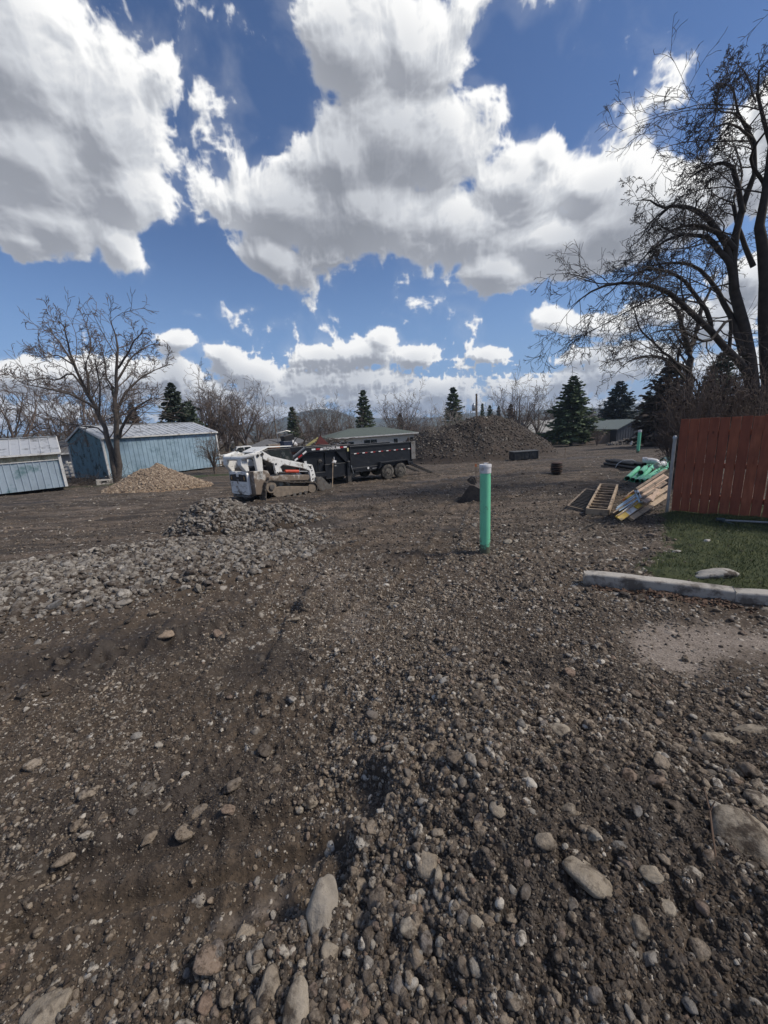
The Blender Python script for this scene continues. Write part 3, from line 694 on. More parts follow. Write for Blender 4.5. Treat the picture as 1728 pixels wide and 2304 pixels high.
lean('barricade_board', 'yellow and white board end lying under the blue stakes', 'board',
     [('board', (1393, 1166, 6.95), (1432, 1138, 7.3), .13, .02, WHITE), ('painted_end', (1391, 1167, 6.92), (1409, 1154, 7.05), .135, .024, YEL), ('painted_end', (1428, 1140, 7.22), (1438, 1133, 7.35), .135, .024, YEL)])
lean('barricade_board', 'orange striped board end at the top left of the lumber', 'board',
     [('board', (1402, 1126, 7.35), (1434, 1103, 7.7), .05, .02, ORG), ('painted_end', (1405, 1119, 7.45), (1430, 1101, 7.75), .03, .02, TIMBP)])
lean('barricade_board', 'short orange and yellow stake just below the orange board', 'board', [('board', (1408, 1122, 7.35), (1432, 1108, 7.6), .03, .018, YEL)])
for i_, (a, b_) in enumerate([((1388, 1142, 7.1), (1432, 1110, 7.5)), ((1386, 1146, 7.08), (1434, 1114, 7.45)), ((1379, 1154, 7.0), (1434, 1119, 7.4)), ((1393, 1149, 7.05), (1434, 1123, 7.35)), ((1388, 1163, 6.95), (1430, 1128, 7.3)), ((1390, 1160, 6.93), (1436, 1131, 7.28))]):
    lean('survey_stake', ['topmost thin blue painted stake', 'second thin blue painted stake', 'longest pale wooden stake', 'short grey painted stake', 'lowest bent grey stake', 'pale stake lowest over the yellow board'][i_]+' of the bundle leaning on the lumber', 'stake',
         [('stake_shaft', a, b_, .022, .014, BLUW if i_ in (0, 1, 3) else GALV if i_ == 4 else TIMBP)])
lean('metal_plate', 'light blue ribbed channel lying across the stake bundle', 'plate', [('channel', (1431, 1104, 7.5), (1443, 1131, 7.3), .07, .02, BLUW), ('rib', (1434, 1103, 7.47), (1446, 1129, 7.27), .015, .04, SILV), ('rib', (1430, 1108, 7.45), (1439, 1130, 7.25), .015, .035, BLUW)])

# grey pole with dark clamp on the lawn
g1 = ground(1612, 1189); g2 = ground(1760, 1196)
e = empty('grey_pole', (g1.x, g1.y, g1.z+.1), math.atan2(g2.y-g1.y, g2.x-g1.x), 'grey plastic pole with a dark clamp lying on the grass below the red fence', 'pole')
MB().tube([(.05, 0, .05), (.6, .005, .055), (1.6, 0, .05)], .017, 10).build('pole_shaft', M('grey_pvc', (.20, .21, .22), .5), e, smooth=True)
DG = M('dark_teal_plastic', (.035, .05, .055), .5)
MB().tube([(-.02, .0, .06), (.09, 0, .06)], .032, 10).build('clamp', DG, e, smooth=True)
MB().tube([(.03, 0, .05), (.12, -.05, .03), (.19, -.07, .01)], .016, 8).build('clamp_foot', DG, e, smooth=True); MB().tube([(.0, 0, .07), (.06, .05, .02)], .016, 8).build('clamp_foot', DG, e, smooth=True)

# ------------------------------------------------------------------ stones, gravel, clods
def stone_mat(name, stops, dirt=.5, soil=(.042, .030, .022), scale=14.):
    m, b, p = new_mat(name); tc = b.n('ShaderNodeTexCoord').outputs['Object']
    oi = b.n('ShaderNodeObjectInfo').outputs['Random']
    g = b.n('ShaderNodeNewGeometry').outputs['Position']
    c = b.ramp(oi, stops)
    n = b.noise(b.vm('ADD', g, (3, 1, 2)), scale*2.2, 7, .7)
    c = b.mix(b.mr(n, .3, .72), b.mix(.35, c, (.03, .025, .022)), b.mix(.18, c, (.5, .47, .43)))
    d = b.noise(g, scale, 8, .7); c = b.mix(b.mr(d, .62-dirt*.28, .66-dirt*.12, 0, .88), c, soil)
    ve = b.vor(g, 90); c = b.mix(b.mr(ve, .18, .05, 0, .4), c, (.035, .03, .026))
    setp(b, p, Base_Color=c, Roughness=.9, Specular_IOR_Level=.25); bump(b, p, b.m('ADD', n, b.m('MULTIPLY', d, 1.1)), .9, .012)
    return m
GRAVEL = stone_mat('river_gravel', [(0, (.09, .069, .050)), (.22, (.195, .150, .107)), (.48, (.285, .228, .166)), (.64, (.36, .295, .22)), (.70, (.22, .145, .10)), (.80, (.20, .19, .175)), (.92, (.46, .41, .335)), (1, (.62, .57, .49))], .50, scale=30)
COBBLE = stone_mat('muddy_cobble', [(0, (.12, .10, .083)), (.3, (.20, .178, .15)), (.6, (.33, .30, .255)), (.85, (.24, .23, .215)), (1, (.48, .44, .38))], .62, scale=9)
ROCK = stone_mat('foreground_rock', [(0, (.27, .22, .16)), (.5, (.32, .27, .20)), (1, (.38, .33, .26))], .50, scale=11)
CLOD = stone_mat('soil_clod', [(0, (.030, .021, .015)), (.5, (.056, .040, .028)), (1, (.115, .087, .062))], .3, scale=40)
TANG = stone_mat('tan_gravel', [(0, (.16, .11, .07)), (.35, (.25, .178, .118)), (.7, (.34, .255, .175)), (1, (.46, .37, .27))], .2, scale=12)

def gn_scatter(name, mat, kind, sub=2):
    """node group: every vertex of the base mesh carries one instance, sized and turned by its attributes"""
    ng = bpy.data.node_groups.new(name, 'GeometryNodeTree'); ng.is_modifier = True
    ng.interface.new_socket('Geometry', in_out='INPUT', socket_type='NodeSocketGeometry'); ng.interface.new_socket('Geometry', in_out='OUTPUT', socket_type='NodeSocketGeometry')
    N = ng.nodes; L = ng.links; gi = N.new('NodeGroupInput'); go_ = N.new('NodeGroupOutput')
    mp = N.new('GeometryNodeMeshToPoints'); L.new(gi.outputs[0], mp.inputs[0])
    g2i = N.new('GeometryNodeGeometryToInstance')
    for v in range(5):
        ico = N.new('GeometryNodeMeshIcoSphere'); ico.inputs['Radius'].default_value = 1; ico.inputs['Subdivisions'].default_value = sub
        sp = N.new('GeometryNodeSetPosition'); L.new(ico.outputs[0], sp.inputs[0])
        pos = N.new('GeometryNodeInputPosition')
        add = N.new('ShaderNodeVectorMath'); add.operation = 'ADD'; L.new(pos.outputs[0], add.inputs[0]); add.inputs[1].default_value = (v*7.3, v*3.1, 1.7)
        nz = N.new('ShaderNodeTexNoise'); L.new(add.outputs[0], nz.inputs['Vector'])
        nz.inputs['Scale'].default_value = {'pebble': .75, 'clod': 1.7, 'chip': 1.3}[kind]; nz.inputs['Detail'].default_value = {'pebble': .5, 'clod': 4, 'chip': 1}[kind]
        sub_ = N.new('ShaderNodeVectorMath'); sub_.operation = 'SUBTRACT'; L.new(nz.outputs['Color'], sub_.inputs[0]); sub_.inputs[1].default_value = (.5, .5, .5)
        sc_ = N.new('ShaderNodeVectorMath'); sc_.operation = 'SCALE'; L.new(sub_.outputs[0], sc_.inputs[0]); sc_.inputs[3].default_value = {'pebble': .95, 'clod': 2.1, 'chip': 1.5}[kind]
        L.new(sc_.outputs[0], sp.inputs['Offset'])
        ss = N.new('GeometryNodeSetShadeSmooth'); L.new(sp.outputs[0], ss.inputs[0]); ss.inputs['Shade Smooth'].default_value = kind != 'chip'
        sm_ = N.new('GeometryNodeSetMaterial'); L.new(ss.outputs[0], sm_.inputs[0]); sm_.inputs['Material'].default_value = mat
        L.new(sm_.outputs[0], g2i.inputs[0])
    ip = N.new('GeometryNodeInstanceOnPoints'); L.new(mp.outputs[0], ip.inputs['Points']); L.new(g2i.outputs[0], ip.inputs['Instance']); ip.inputs['Pick Instance'].default_value = True
    def named(nm, t):
        a = N.new('GeometryNodeInputNamedAttribute'); a.data_type = t; a.inputs['Name'].default_value = nm; return a.outputs[0]
    L.new(named('idx', 'INT'), ip.inputs['Instance Index']); L.new(named('scl', 'FLOAT_VECTOR'), ip.inputs['Scale'])
    er = N.new('FunctionNodeEulerToRotation'); L.new(named('rot', 'FLOAT_VECTOR'), er.inputs[0]); L.new(er.outputs[0], ip.inputs['Rotation'])
    L.new(ip.outputs[0], go_.inputs[0]); return ng
GN = {}
def scatter(name, P, scl, mat, kind='pebble', parent=None, sub=2, rot=None):
    n = len(P); me = bpy.data.meshes.new(name); me.vertices.add(n); me.vertices.foreach_set('co', np.asarray(P, np.float32).ravel())
    a = me.attributes.new('scl', 'FLOAT_VECTOR', 'POINT'); a.data.foreach_set('vector', np.asarray(scl, np.float32).ravel())
    if rot is None:
        rot = np.stack([rng.normal(0, .5, n), rng.normal(0, .5, n), rng.uniform(0, 6.28, n)], 1)
    a = me.attributes.new('rot', 'FLOAT_VECTOR', 'POINT'); a.data.foreach_set('vector', np.asarray(rot, np.float32).ravel())
    a = me.attributes.new('idx', 'INT', 'POINT'); a.data.foreach_set('value', rng.integers(0, 5, n).astype(np.int32))
    o = link_mesh(name, me, mat, parent); key = (mat.name, kind, sub)
    if key not in GN: GN[key] = gn_scatter(f'{name}_spread', mat, kind, sub)
    m = o.modifiers.new('spread', 'NODES'); m.node_group = GN[key]; tag(o, kind='stuff'); return o
def view_wedge(n, r0, r1, half=R(60), p=1.0):
    """random ground points, denser near the viewer (area density falls with distance squared for p=1)"""
    t = rng.random(n); r = r0*(r1/r0)**t if p == 1 else (r0**p+(r1**p-r0**p)*t)**(1/p)
    a = rng.uniform(-half, half, n); return r*np.sin(a), r*np.cos(a), r
def keep(mask, *arrs): return [a[mask] for a in arrs]
def off_smooth(x, y):
    m = np.ones(len(x))
    for q_, (pts, hw, dep, lug) in enumerate(TRACKS): w_ = .55 if q_ < 2 else .35; m *= 1-w_+w_*sstep(hw*.7, hw*1.2, polydist(x, y, pts)[0])
    for s_ in SAND[:2]: m *= 1-.90*np.clip(gauss(x, y, *s_)*1.3, 0, 1)
    for s_ in SAND[2:4]: m *= 1-.80*np.clip(gauss(x, y, *s_)*1.3, 0, 1)
    m *= 1-.96*lawn_mask(x, y, .3)
    dk, _, sd = polydist(x, y, CURB); m *= (dk > .16)
    return m
def patchy(x, y): return np.clip(.62+1.5*fbm(x*1.1, y*1.1, 201, 3)+.5*gsum_xy(PALE, x, y)-.35*gsum_xy(WET, x, y), .08, 1.3)
def gsum_xy(lst, x, y): return np.clip(sum(gauss(x, y, *g) for g in lst), 0, 1)
def ground_gravel(name, n, r0, r1, s0, s1, mat, kind, sub=2, pk=1.9, power=2.6, smax=1.0, flat=(.55, .85)):
    x, y, r = view_wedge(n, r0, r1, p=pk)
    pr = off_smooth(x, y)*(patchy(x, y) if kind == 'pebble' else 1)
    x, y, r = keep(rng.random(n) < pr, x, y, r)
    m = len(x); s_ = s0*(rng.pareto(power, m)+1); s_ = np.minimum(s_, s1)
    if r1 < 14: s_ = s_*(.74+.26*np.maximum(sstep(-.9, .2, x-.10*y), 1-sstep(.95, 1.35, np.hypot(x, y))))
    z = Tfine(x, y)+s_*rng.uniform(-.45, .30, m)
    sc = np.stack([s_*rng.uniform(.9, 1.35, m), s_*rng.uniform(.75, 1.05, m), s_*rng.uniform(*flat, m)], 1)
    return scatter(name, np.stack([x, y, z], 1), sc, mat, kind, sub=sub)
ground_gravel('gravel', 82000, .35, 4.6, .0040, .0185, GRAVEL, 'pebble', 2, pk=1.25, power=2.0)
ground_gravel('gravel', 6500, .35, 6.0, .0095, .030, GRAVEL, 'pebble', 3, pk=1.5, power=2.4)
ground_gravel('gravel', 42000, 4.2, 13, .0075, .036, GRAVEL, 'pebble', 1, pk=1.2, power=2.0, flat=(.35, .6))
ground_gravel('gravel', 13000, 12, 45, .018, .07, GRAVEL, 'pebble', 1, pk=1.0, flat=(.3, .5))
ground_gravel('soil_crumbs', 95000, .35, 4.5, .0042, .0135, CLOD, 'clod', 1, pk=1.2, flat=(.45, .8))
ground_gravel('soil_crumbs', 14000, 4, 14, .014, .045, CLOD, 'clod', 1, pk=1.1, flat=(.4, .7))

ground_gravel('grit', 95000, .35, 3.6, .0026, .008, CLOD, 'chip', 1, pk=1.2, power=3., flat=(.6, 1))
ground_gravel('grit', 30000, .35, 4.2, .0030, .008, GRAVEL, 'chip', 1, pk=1.2, power=3., flat=(.6, 1))
# stone meshes shared by the loose stones
def stone_mesh(name, seed, sub=3, amp=.22, freq=1.1, ang=0., e=(1, .8, .6)):
    bm = bpy.data.meshes.new(name)
    import bmesh
    b_ = bmesh.new(); bmesh.ops.create_icosphere(b_, subdivisions=sub, radius=1)
    r_ = np.random.default_rng(seed); planes = [(Vector(r_.normal(size=3)).normalized(), r_.uniform(.55, .85)) for _ in range(int(ang*10))]
    from mathutils import noise as mn
    off = Vector((seed*3.7, seed*1.3, 0))
    for v in b_.verts:
        p = v.co.copy(); d = 1+amp*mn.noise(p*freq+off)*1.6+amp*.25*mn.noise(p*freq*3+off)
        p = p*d
        for nrm, h in planes:
            t = p.dot(nrm)-h
            if t > 0: p -= nrm*t*.72
        v.co = Vector((p.x*e[0], p.y*e[1], p.z*e[2]))
    b_.to_mesh(bm); b_.free(); bm.polygons.foreach_set('use_smooth', np.ones(len(bm.polygons), dtype=bool)); return bm
RND = [stone_mesh('rounded_stone', s_, 3, .30, 1.1, .25, (1, .78+.04*s_ % .2, .58)) for s_ in range(6)]
ANG = [stone_mesh('angular_stone', 20+s_, 2, .25, 1.0, .6, (1, .8, .68)) for s_ in range(6)]
BIG = [stone_mesh('big_stone', 40+s_, 4, .22, 1.0, .25, (1, .75, .55)) for s_ in range(5)]
def put(me, name, x, y, z, s_, rot, mat, parent=None):
    o = bpy.data.objects.new(name, me); COL.objects.link(o); o.location = (x, y, z); o.scale = s_ if hasattr(s_, '__len__') else (s_,)*3; o.rotation_euler = rot
    if parent: o.parent = parent
    if not me.materials: me.materials.append(mat)
    if me.materials[0] != mat:
        o.material_slots[0].link = 'OBJECT'; o.material_slots[0].material = mat
    return o
PLACED = []
# stones of the foreground one can point at: px centre, px width, px height, tilt in picture, label
STN = [
 ((725, 2030), 66, 112, 68, 'large tan block-shaped stone standing on end at the lower centre, beside the rut', 1, (.29, .255, .205)),
 ((1322, 1964), 88, 70, -15, 'big heart-shaped brown stone right of the centre foreground', 0, 0),
 ((1665, 1865), 110, 130, 20, 'largest grey boulder half buried at the right edge', 4, 0),
 ((106, 2266), 92, 62, 25, 'flat rounded stone in the bottom left corner', 2, 0),
 ((604, 2218), 44, 70, 80, 'grey egg-shaped stone near the bottom edge, left of the tall pale one', 0, 0),
 ((665, 2270), 56, 98, 75, 'tall pale stone cut by the bottom edge, left of centre', 3, 0),
 ((1440, 2078), 50, 44, -35, 'yellowish wedge-shaped stone in the lower right foreground', 1, 0),
 ((978, 2212), 28, 62, -75, 'narrow upright stone at the bottom centre', 2, 0),
 ((1262, 1637), 44, 34, -30, 'smooth oblong tan stone in the right middle foreground', 0, 0),
 ((1615, 1655), 72, 30, -8, 'angular dark slab-like stone near the right side of the gravel mound', 3, 0),
 ((1184, 1637), 36, 20, 5, 'flat oval stone left of the smooth oblong one', 2, 0),
 ((1278, 1815), 26, 32, -50, 'pale slim stone above the heart-shaped stone, upper of two', 0, 0),
 ((1325, 1862), 24, 56, -70, 'pale pointed stone lying upright directly above the heart-shaped stone', 2, 0),
 ((1228, 1888), 40, 30, -10, 'light rounded stone left of the pale pointed stone', 0, 0),
 ((958, 1935), 50, 48, 10, 'dark mossy-topped round stone in the centre foreground', 4, 0),
 ((988, 1985), 20, 62, 70, 'narrow brown stone standing just right of the dark round one', 3, 0),
 ((918, 2080), 34, 34, 0, 'round speckled stone at the lower centre', 0, 0),
 ((1070, 2072), 36, 28, -35, 'dark oval stone right of the speckled one at the lower centre', 1, 0),
 ((1466, 1962), 40, 28, -15, 'tan oval stone right of the heart-shaped stone', 0, 0),
 ((1690, 1640), 60, 26, -5, 'pale flat stone at the right edge of the sandy patch', 2, 0),
 ((1710, 1795), 46, 44, -20, 'orange-brown stone touching the right edge', 0, 0),
 ((886, 1360), 22, 20, 10, 'pale blue-grey stone alone in the middle distance gravel', 4, 0),
 ((660, 1392), 34, 16, 4, 'oblong tan stone lying on the path left of centre', 2, 0),
 ((1298, 1370), 22, 16, 0, 'pale angular stone in front of the curb end', 3, 0),
 ((1610, 1285), 88, 42, -8, 'flat weathered pale rock embedded in the lawn behind the curb', 4, (.40, .38, .34)),
 ((1142, 1217), 18, 15, 0, 'grey stone at the foot of the green upright pipe', 4, 0),
 ((1455, 1232), 13, 11, 0, 'white round stone at the lawn edge nearest the kerb', 0, (.5, .48, .44)),
 ((1522, 1240), 18, 8, 0, 'white flat stone at the lawn corner', 2, (.5, .48, .44)),
 ((1590, 1215), 14, 9, 0, 'small white stone out on the grass', 1, (.5, .48, .44)),
 ((1120, 1815), 30, 30, 0, 'dark purple-grey stone in the centre right gravel', 0, 0),
 ((700, 1800), 30, 24, 10, 'rounded brown stone above the upper rut', 1, 0),
 ((632, 1975), 24, 18, 5, 'small pale stone lying in the smooth rut', 0, (.36, .33, .28)),
 ((376, 1425), 34, 22, 15, 'orange-tinged cobble at the front edge of the cobble spread', 2, (.30, .22, .15)),
 ((1498, 2035), 36, 30, 10, 'round stone at the lower right with a pale top', 4, 0),
 ((740, 2138), 40, 36, 20, 'pale quartz-like stone below the tan block-shaped stone', 3, 0),
 ((1080, 1540), 34, 22, -10, 'tan oblong stone on the crest of the gravel', 1, 0),
]
for (c, w, h, tilt, lab, k, col) in STN:
    g = ground(c[0], c[1]+h*.22, f=Tfine); dist = (Vector(g)-Vector(CAMP)).length
    dd = float(np.dot(np.array(g)-CAMP, _f)); a = w/2*dd/FPX; bb = h/2*dd/FPX
    me = (BIG if max(w, h) > 50 else RND)[k % 5]
    # seen size decides the half axes: across, along the ground, height
    big, sml = max(a, bb), min(a, bb)
    o = put(me, 'river_stone' if c[0] < 1580 or c[1] > 1400 else 'lawn_rock', g.x, g.y, g.z+sml*.05, (big*1.12, sml*1.35, sml*1.25), (rnd.uniform(-.2, .2), rnd.uniform(-.2, .2), R(tilt if w < h*1.0 or 1 else 0)), ROCK)
    if w < h: o.rotation_euler = (R(10), R(-25), R(90 if tilt > 0 else 80)+R(tilt-75))
    tag(o, lab, 'stone'); PLACED.append((g.x, g.y, big))
    if col:
        nm = stone_mat('stone_tint', [(0, col), (1, tuple(q*1.05 for q in col))], .3, scale=9); o.material_slots[0].link = 'OBJECT'; o.material_slots[0].material = nm
# medium loose cobbles
cnt = 0
while cnt < 250:
    t = rnd.random(); r_ = .9*(9/.9)**t; a = rnd.uniform(-R(50), R(50)); x, y = r_*math.sin(a), r_*math.cos(a)
    if float(off_smooth(np.array([x]), np.array([y]))[0]) < .5 or any((x-q[0])**2+(y-q[1])**2 < (q[2]+.03)**2 for q in PLACED): continue
    if fbm(x*1.3, y*1.3, 301, 2) < -.15 and rnd.random() < .7: continue
    s_ = (.008+.010*rnd.paretovariate(2.2)); s_ = min(s_, .040)*(1+.08*r_)
    z = float(Tfine(x, y))+s_*.22
    o = put(RND[rnd.randrange(6)], 'cobblestone', x, y, z, (s_*rnd.uniform(1, 1.35), s_*rnd.uniform(.85, 1.15), s_*rnd.uniform(.9, 1.1)), (rnd.uniform(-.5, .5), rnd.uniform(-.5, .5), rnd.uniform(0, 6.28)), COBBLE if rnd.random() < .3 else GRAVEL)
    tag(o, 'fist-sized rounded cobble lying loose in the foreground gravel', 'stone', 'loose cobbles in the foreground gravel'); PLACED.append((x, y, s_)); cnt += 1

# ------------------------------------------------------------------ cobble spread and cobble heap at left
def mound_thing(name, label, cat, cx, cy, rx, ry, rot, h, core_mat, n_ind, n_stuff, s_rng, mat, meshes, shape=None, noise_=.12, fill='chip', seed=1, sharp=1.0, edge=1.35, stone_name='cobble', flatten=1.0, grid=90, sub=2, stuffscale=None):
    z0 = float(Tmid(cx, cy)); e = empty(name, (cx, cy, z0), rot, label, cat)
    c_, s__ = math.cos(rot), math.sin(rot)
    def W2(lx, ly): return cx+lx*c_-ly*s__, cy+lx*s__+ly*c_
    def H(lx, ly):
        q = np.hypot(lx/rx, ly/ry)
        prof = shape(lx/rx, ly/ry) if shape else np.clip(1-q, 0, 1)**sharp
        X_, Y_ = W2(lx, ly); n_ = fbm(X_*1.3/max(rx, .5)*2, Y_*1.3/max(rx, .5)*2, 400+seed, 4)
        return Tmid(X_, Y_)-z0 + h*prof*(1+noise_*2*n_) + noise_*.35*h*n_*sstep(0, .15, prof) + np.where(prof <= 0.0, -.12, -.0)
    gx = np.linspace(-rx*edge, rx*edge, grid); gy = np.linspace(-ry*edge, ry*edge, grid); GX, GY = np.meshgrid(gx, gy); GZ = H(GX, GY)
    V_ = np.stack([GX.ravel(), GY.ravel(), GZ.ravel()], 1); i_ = (np.arange(grid-1)[:, None]*grid+np.arange(grid-1)[None]).ravel()
    me = np_mesh('heap_core', V_, np.stack([i_, i_+1, i_+grid+1, i_+grid], 1)); link_mesh('heap_core', me, core_mat, e, smooth=True)
    for k in range(n_ind):
        while True:
            lx, ly = rnd.uniform(-rx, rx)*1.05, rnd.uniform(-ry, ry)*1.05
            pr = float(shape(lx/rx, ly/ry)) if shape else 1-math.hypot(lx/rx, ly/ry)
            if pr > -.02+(.0 if shape else 0) and rnd.random() < .35+pr*2.: break
        s_ = s_rng[0]+(s_rng[1]-s_rng[0])*rnd.random()**1.6
        put(meshes[rnd.randrange(len(meshes))], stone_name, lx, ly, float(H(lx, ly))+s_*.25, (s_*rnd.uniform(1, 1.4), s_*rnd.uniform(.8, 1.1), s_*rnd.uniform(.7, 1.1)), (rnd.uniform(-.6, .6), rnd.uniform(-.6, .6), rnd.uniform(0, 6.28)), mat, e)
    if n_stuff:
        lx = rng.uniform(-rx, rx, n_stuff*2)*1.08; ly = rng.uniform(-ry, ry, n_stuff*2)*1.08
        pr = shape(lx/rx, ly/ry) if shape else 1-np.hypot(lx/rx, ly/ry)
        kk = (rng.random(len(lx)) < np.clip(.08+pr*3, 0, 1)) & (pr > -.06); lx, ly = lx[kk][:n_stuff], ly[kk][:n_stuff]; n_ = len(lx)
        ss = (stuffscale or s_rng[0]*.8)*np.minimum(rng.pareto(3, n_)+1, 2.8)*.75
        scatter(stone_name+'_fill', np.stack([lx, ly, H(lx, ly)+ss*.2], 1), np.stack([ss*rng.uniform(.9, 1.3, n_), ss, ss*rng.uniform(.6, .9, n_)*flatten], 1), mat, fill, e, sub=sub)
    return e
pA = ground(60, 1400); pB = ground(620, 1245)
# the low spread: an uneven carpet of cobbles with a thicker front edge
def spread_shape(u, v):
    q = 1-np.sqrt(np.asarray(u)**2*1.0+np.asarray(v)**2*1.0)
    n_ = fbm(np.asarray(u)*2.2+5, np.asarray(v)*2.2, 505, 3)
    return np.clip((q+.28*n_)*2.2, 0, 1)*(.55+.45*sstep(.5, -.6, v))
cs = ground(235, 1290)
sp = mound_thing('cobble_spread', 'low spread of grey broken cobbles over the dirt at left', 'stone pile', cs.x-.2, cs.y+.1, 4.1, 1.95, R(18), .13, EARTH, 300, 8200, (.045, .105), COBBLE, ANG+RND[:2], shape=spread_shape, noise_=.5, fill='chip', seed=3, sub=1, stuffscale=.030)
def heap_shape(u, v):
    u = np.asarray(u); v = np.asarray(v)
    a = np.clip(1-np.hypot((u+.30)/.62, v/.9), 0, 1); b_ = np.clip(1-np.hypot((u-.45)/.55, (v+.0)/.7), 0, 1)*.45; c_ = np.clip(1-np.hypot((u-.1)/.6, v/.8), 0, 1)*.6
    return np.clip(np.maximum(np.maximum(a, b_), c_)*1.2, 0, 1)**.85
ch = ground(545, 1190)
hp = mound_thing('cobble_heap', 'dark dirt heap capped with grey cobbles in front of the track loader', 'stone pile', ch.x, ch.y+.3, 2.0, 1.0, R(10), .60, EARTH, 280, 3400, (.04, .10), COBBLE, ANG+RND, shape=heap_shape, noise_=.3, fill='chip', seed=5, stuffscale=.030)
# tan gravel heap by the shed
tg = ground(345, 1100)
TANE = M('tan_heap_earth', (.24, .17, .11), .95, var=.35, vscale=9, bmp=.8, bscale=30)
th = mound_thing('gravel_heap', 'cone-shaped heap of tan gravel standing before the blue metal shed', 'gravel pile', tg.x+.05, tg.y+.6, 2.8, 2.3, R(20), 1.36, TANE, 0, 15000, (.05, .09), TANG, ANG, noise_=.10, fill='chip', seed=7, sharp=1.05, sub=1, stuffscale=.042)
# great dirt pile
dp = ground(1085, 1037)
def dirt_shape(u, v):
    u = np.asarray(u); v = np.asarray(v); q = np.hypot(u, v)
    r_ = fbm(u*3+2, v*3, 606, 4)
    b_ = np.clip(1-np.hypot((u+.02)*1.0, v)*1.0, 0, 1); b2 = np.clip(1-np.hypot((u-.22)*1.15, v*1.1), 0, 1)*.96
    return np.minimum(np.maximum(b_, b2)*1.28, .74+.08*r_)*sstep(0, .12, np.maximum(b_, b2))**.5
PILE = M('pile_earth', (.048, .036, .028), .95, var=.5, vscale=1.6, dirt=.4, dirtcol=(.040, .031, .025), dscale=1.2, bmp=1.0, bscale=9)
PILEG = stone_mat('pile_gravel', [(0, (.05, .038, .028)), (.45, (.09, .072, .055)), (.75, (.17, .145, .115)), (.93, (.33, .295, .24)), (1, (.50, .46, .39))], .62, soil=(.036, .026, .020), scale=7)
mound_thing('dirt_pile', 'huge dark pile of stony earth in the middle distance behind the black box', 'dirt pile', dp.x-.1, dp.y+5.6, 8.3, 6.8, R(8), 4.3, PILE, 0, 11000, (.1, .2), PILEG, ANG, shape=dirt_shape, noise_=.14, fill='chip', seed=9, grid=150, sub=1, stuffscale=.052)
d2 = ground(1255, 992)
mound_thing('dirt_pile', 'lower brown dirt pile behind the right flank of the huge pile, under the large spruce', 'dirt pile', d2.x-2.5, d2.y-6, 6.5, 5, R(0), 2.6, PILE, 0, 3000, (.1, .2), GRAVEL, ANG, noise_=.2, fill='chip', seed=11, sub=1, grid=70, stuffscale=.08)
d3 = ground(925, 1030)
RBR = M('reddish_earth', (.105, .072, .055), .95, var=.4, vscale=2, bmp=1., bscale=9)
mound_thing('dirt_pile', 'small reddish earth heap between the trailer tailgate and the huge pile', 'dirt pile', d3.x+.2, d3.y+5, 3.2, 2.6, 0, 1.9, RBR, 0, 1500, (.1, .2), CLOD, ANG, noise_=.25, fill='clod', seed=13, sub=1, grid=60, stuffscale=.08)
d4 = ground(1345, 1000)
mound_thing('rubble_heap', 'low heap of pale broken rubble in front of the dark barn', 'rubble pile', d4.x+1, d4.y-6, 3.4, 1.6, 0, .75, PILE, 60, 500, (.14, .32), COBBLE, ANG, noise_=.3, fill='chip', seed=15, sub=1, grid=50, stuffscale=.12)

# dry stalk in the foreground and a thin rod on the gravel
a = ground(1578, 1815, f=Tfine); b_ = ground(1613, 1953, f=Tfine); e = empty('dry_stalk', tuple(a), 0, 'thin dry reddish stalk stuck in the gravel left of the grey boulder', 'stalk')
dv = b_-a; MB().tube([(0, 0, .10), tuple(dv*.35+Vector((.006, 0, .075))), tuple(dv*.7+Vector((0, 0, .045))), tuple(dv+Vector((0, 0, .01)))], [.003, .0035, .0035, .0025], 7).build('stem', M('dry_stem', (.09, .055, .035), .8), e, smooth=True)
MB().tube([tuple(dv*.35+Vector((.006, 0, .075))), tuple(dv*.30+Vector((.025, 0, .11)))], [.0035, .002], 5).build('side_twig', M('dry_stem', (.15, .085, .05)), e)
a = ground(1309, 1194, f=Tfine); b_ = ground(1358, 1174, f=Tfine); e = empty('thin_rod', tuple(a), 0, 'thin dark rod lying on the fine gravel below the slatted frames', 'rod')
dv = b_-a; MB().tube([(0, 0, .03), tuple(dv*.5+Vector((.01, .02, .035))), tuple(dv+Vector((0, 0, .05)))], .008, 6).build('rod_shaft', DARKV, e)

# ------------------------------------------------------------------ lettering
def text_part(txt, size, mat, parent, loc, rot, ext=.004, shear=0, name='lettering', bold=0.):
    cu = bpy.data.curves.new('lettering', 'FONT'); cu.body = txt; cu.size = size; cu.extrude = ext; cu.shear = shear; cu.offset = bold; cu.space_character = 1.05
    t = bpy.data.objects.new('lettering_source', cu); COL.objects.link(t); bpy.context.view_layer.update()
    me = bpy.data.meshes.new_from_object(t.evaluated_get(bpy.context.evaluated_depsgraph_get())); bpy.data.objects.remove(t)
    o = link_mesh(name, me, mat, parent); o.location = loc; o.rotation_euler = rot; return o

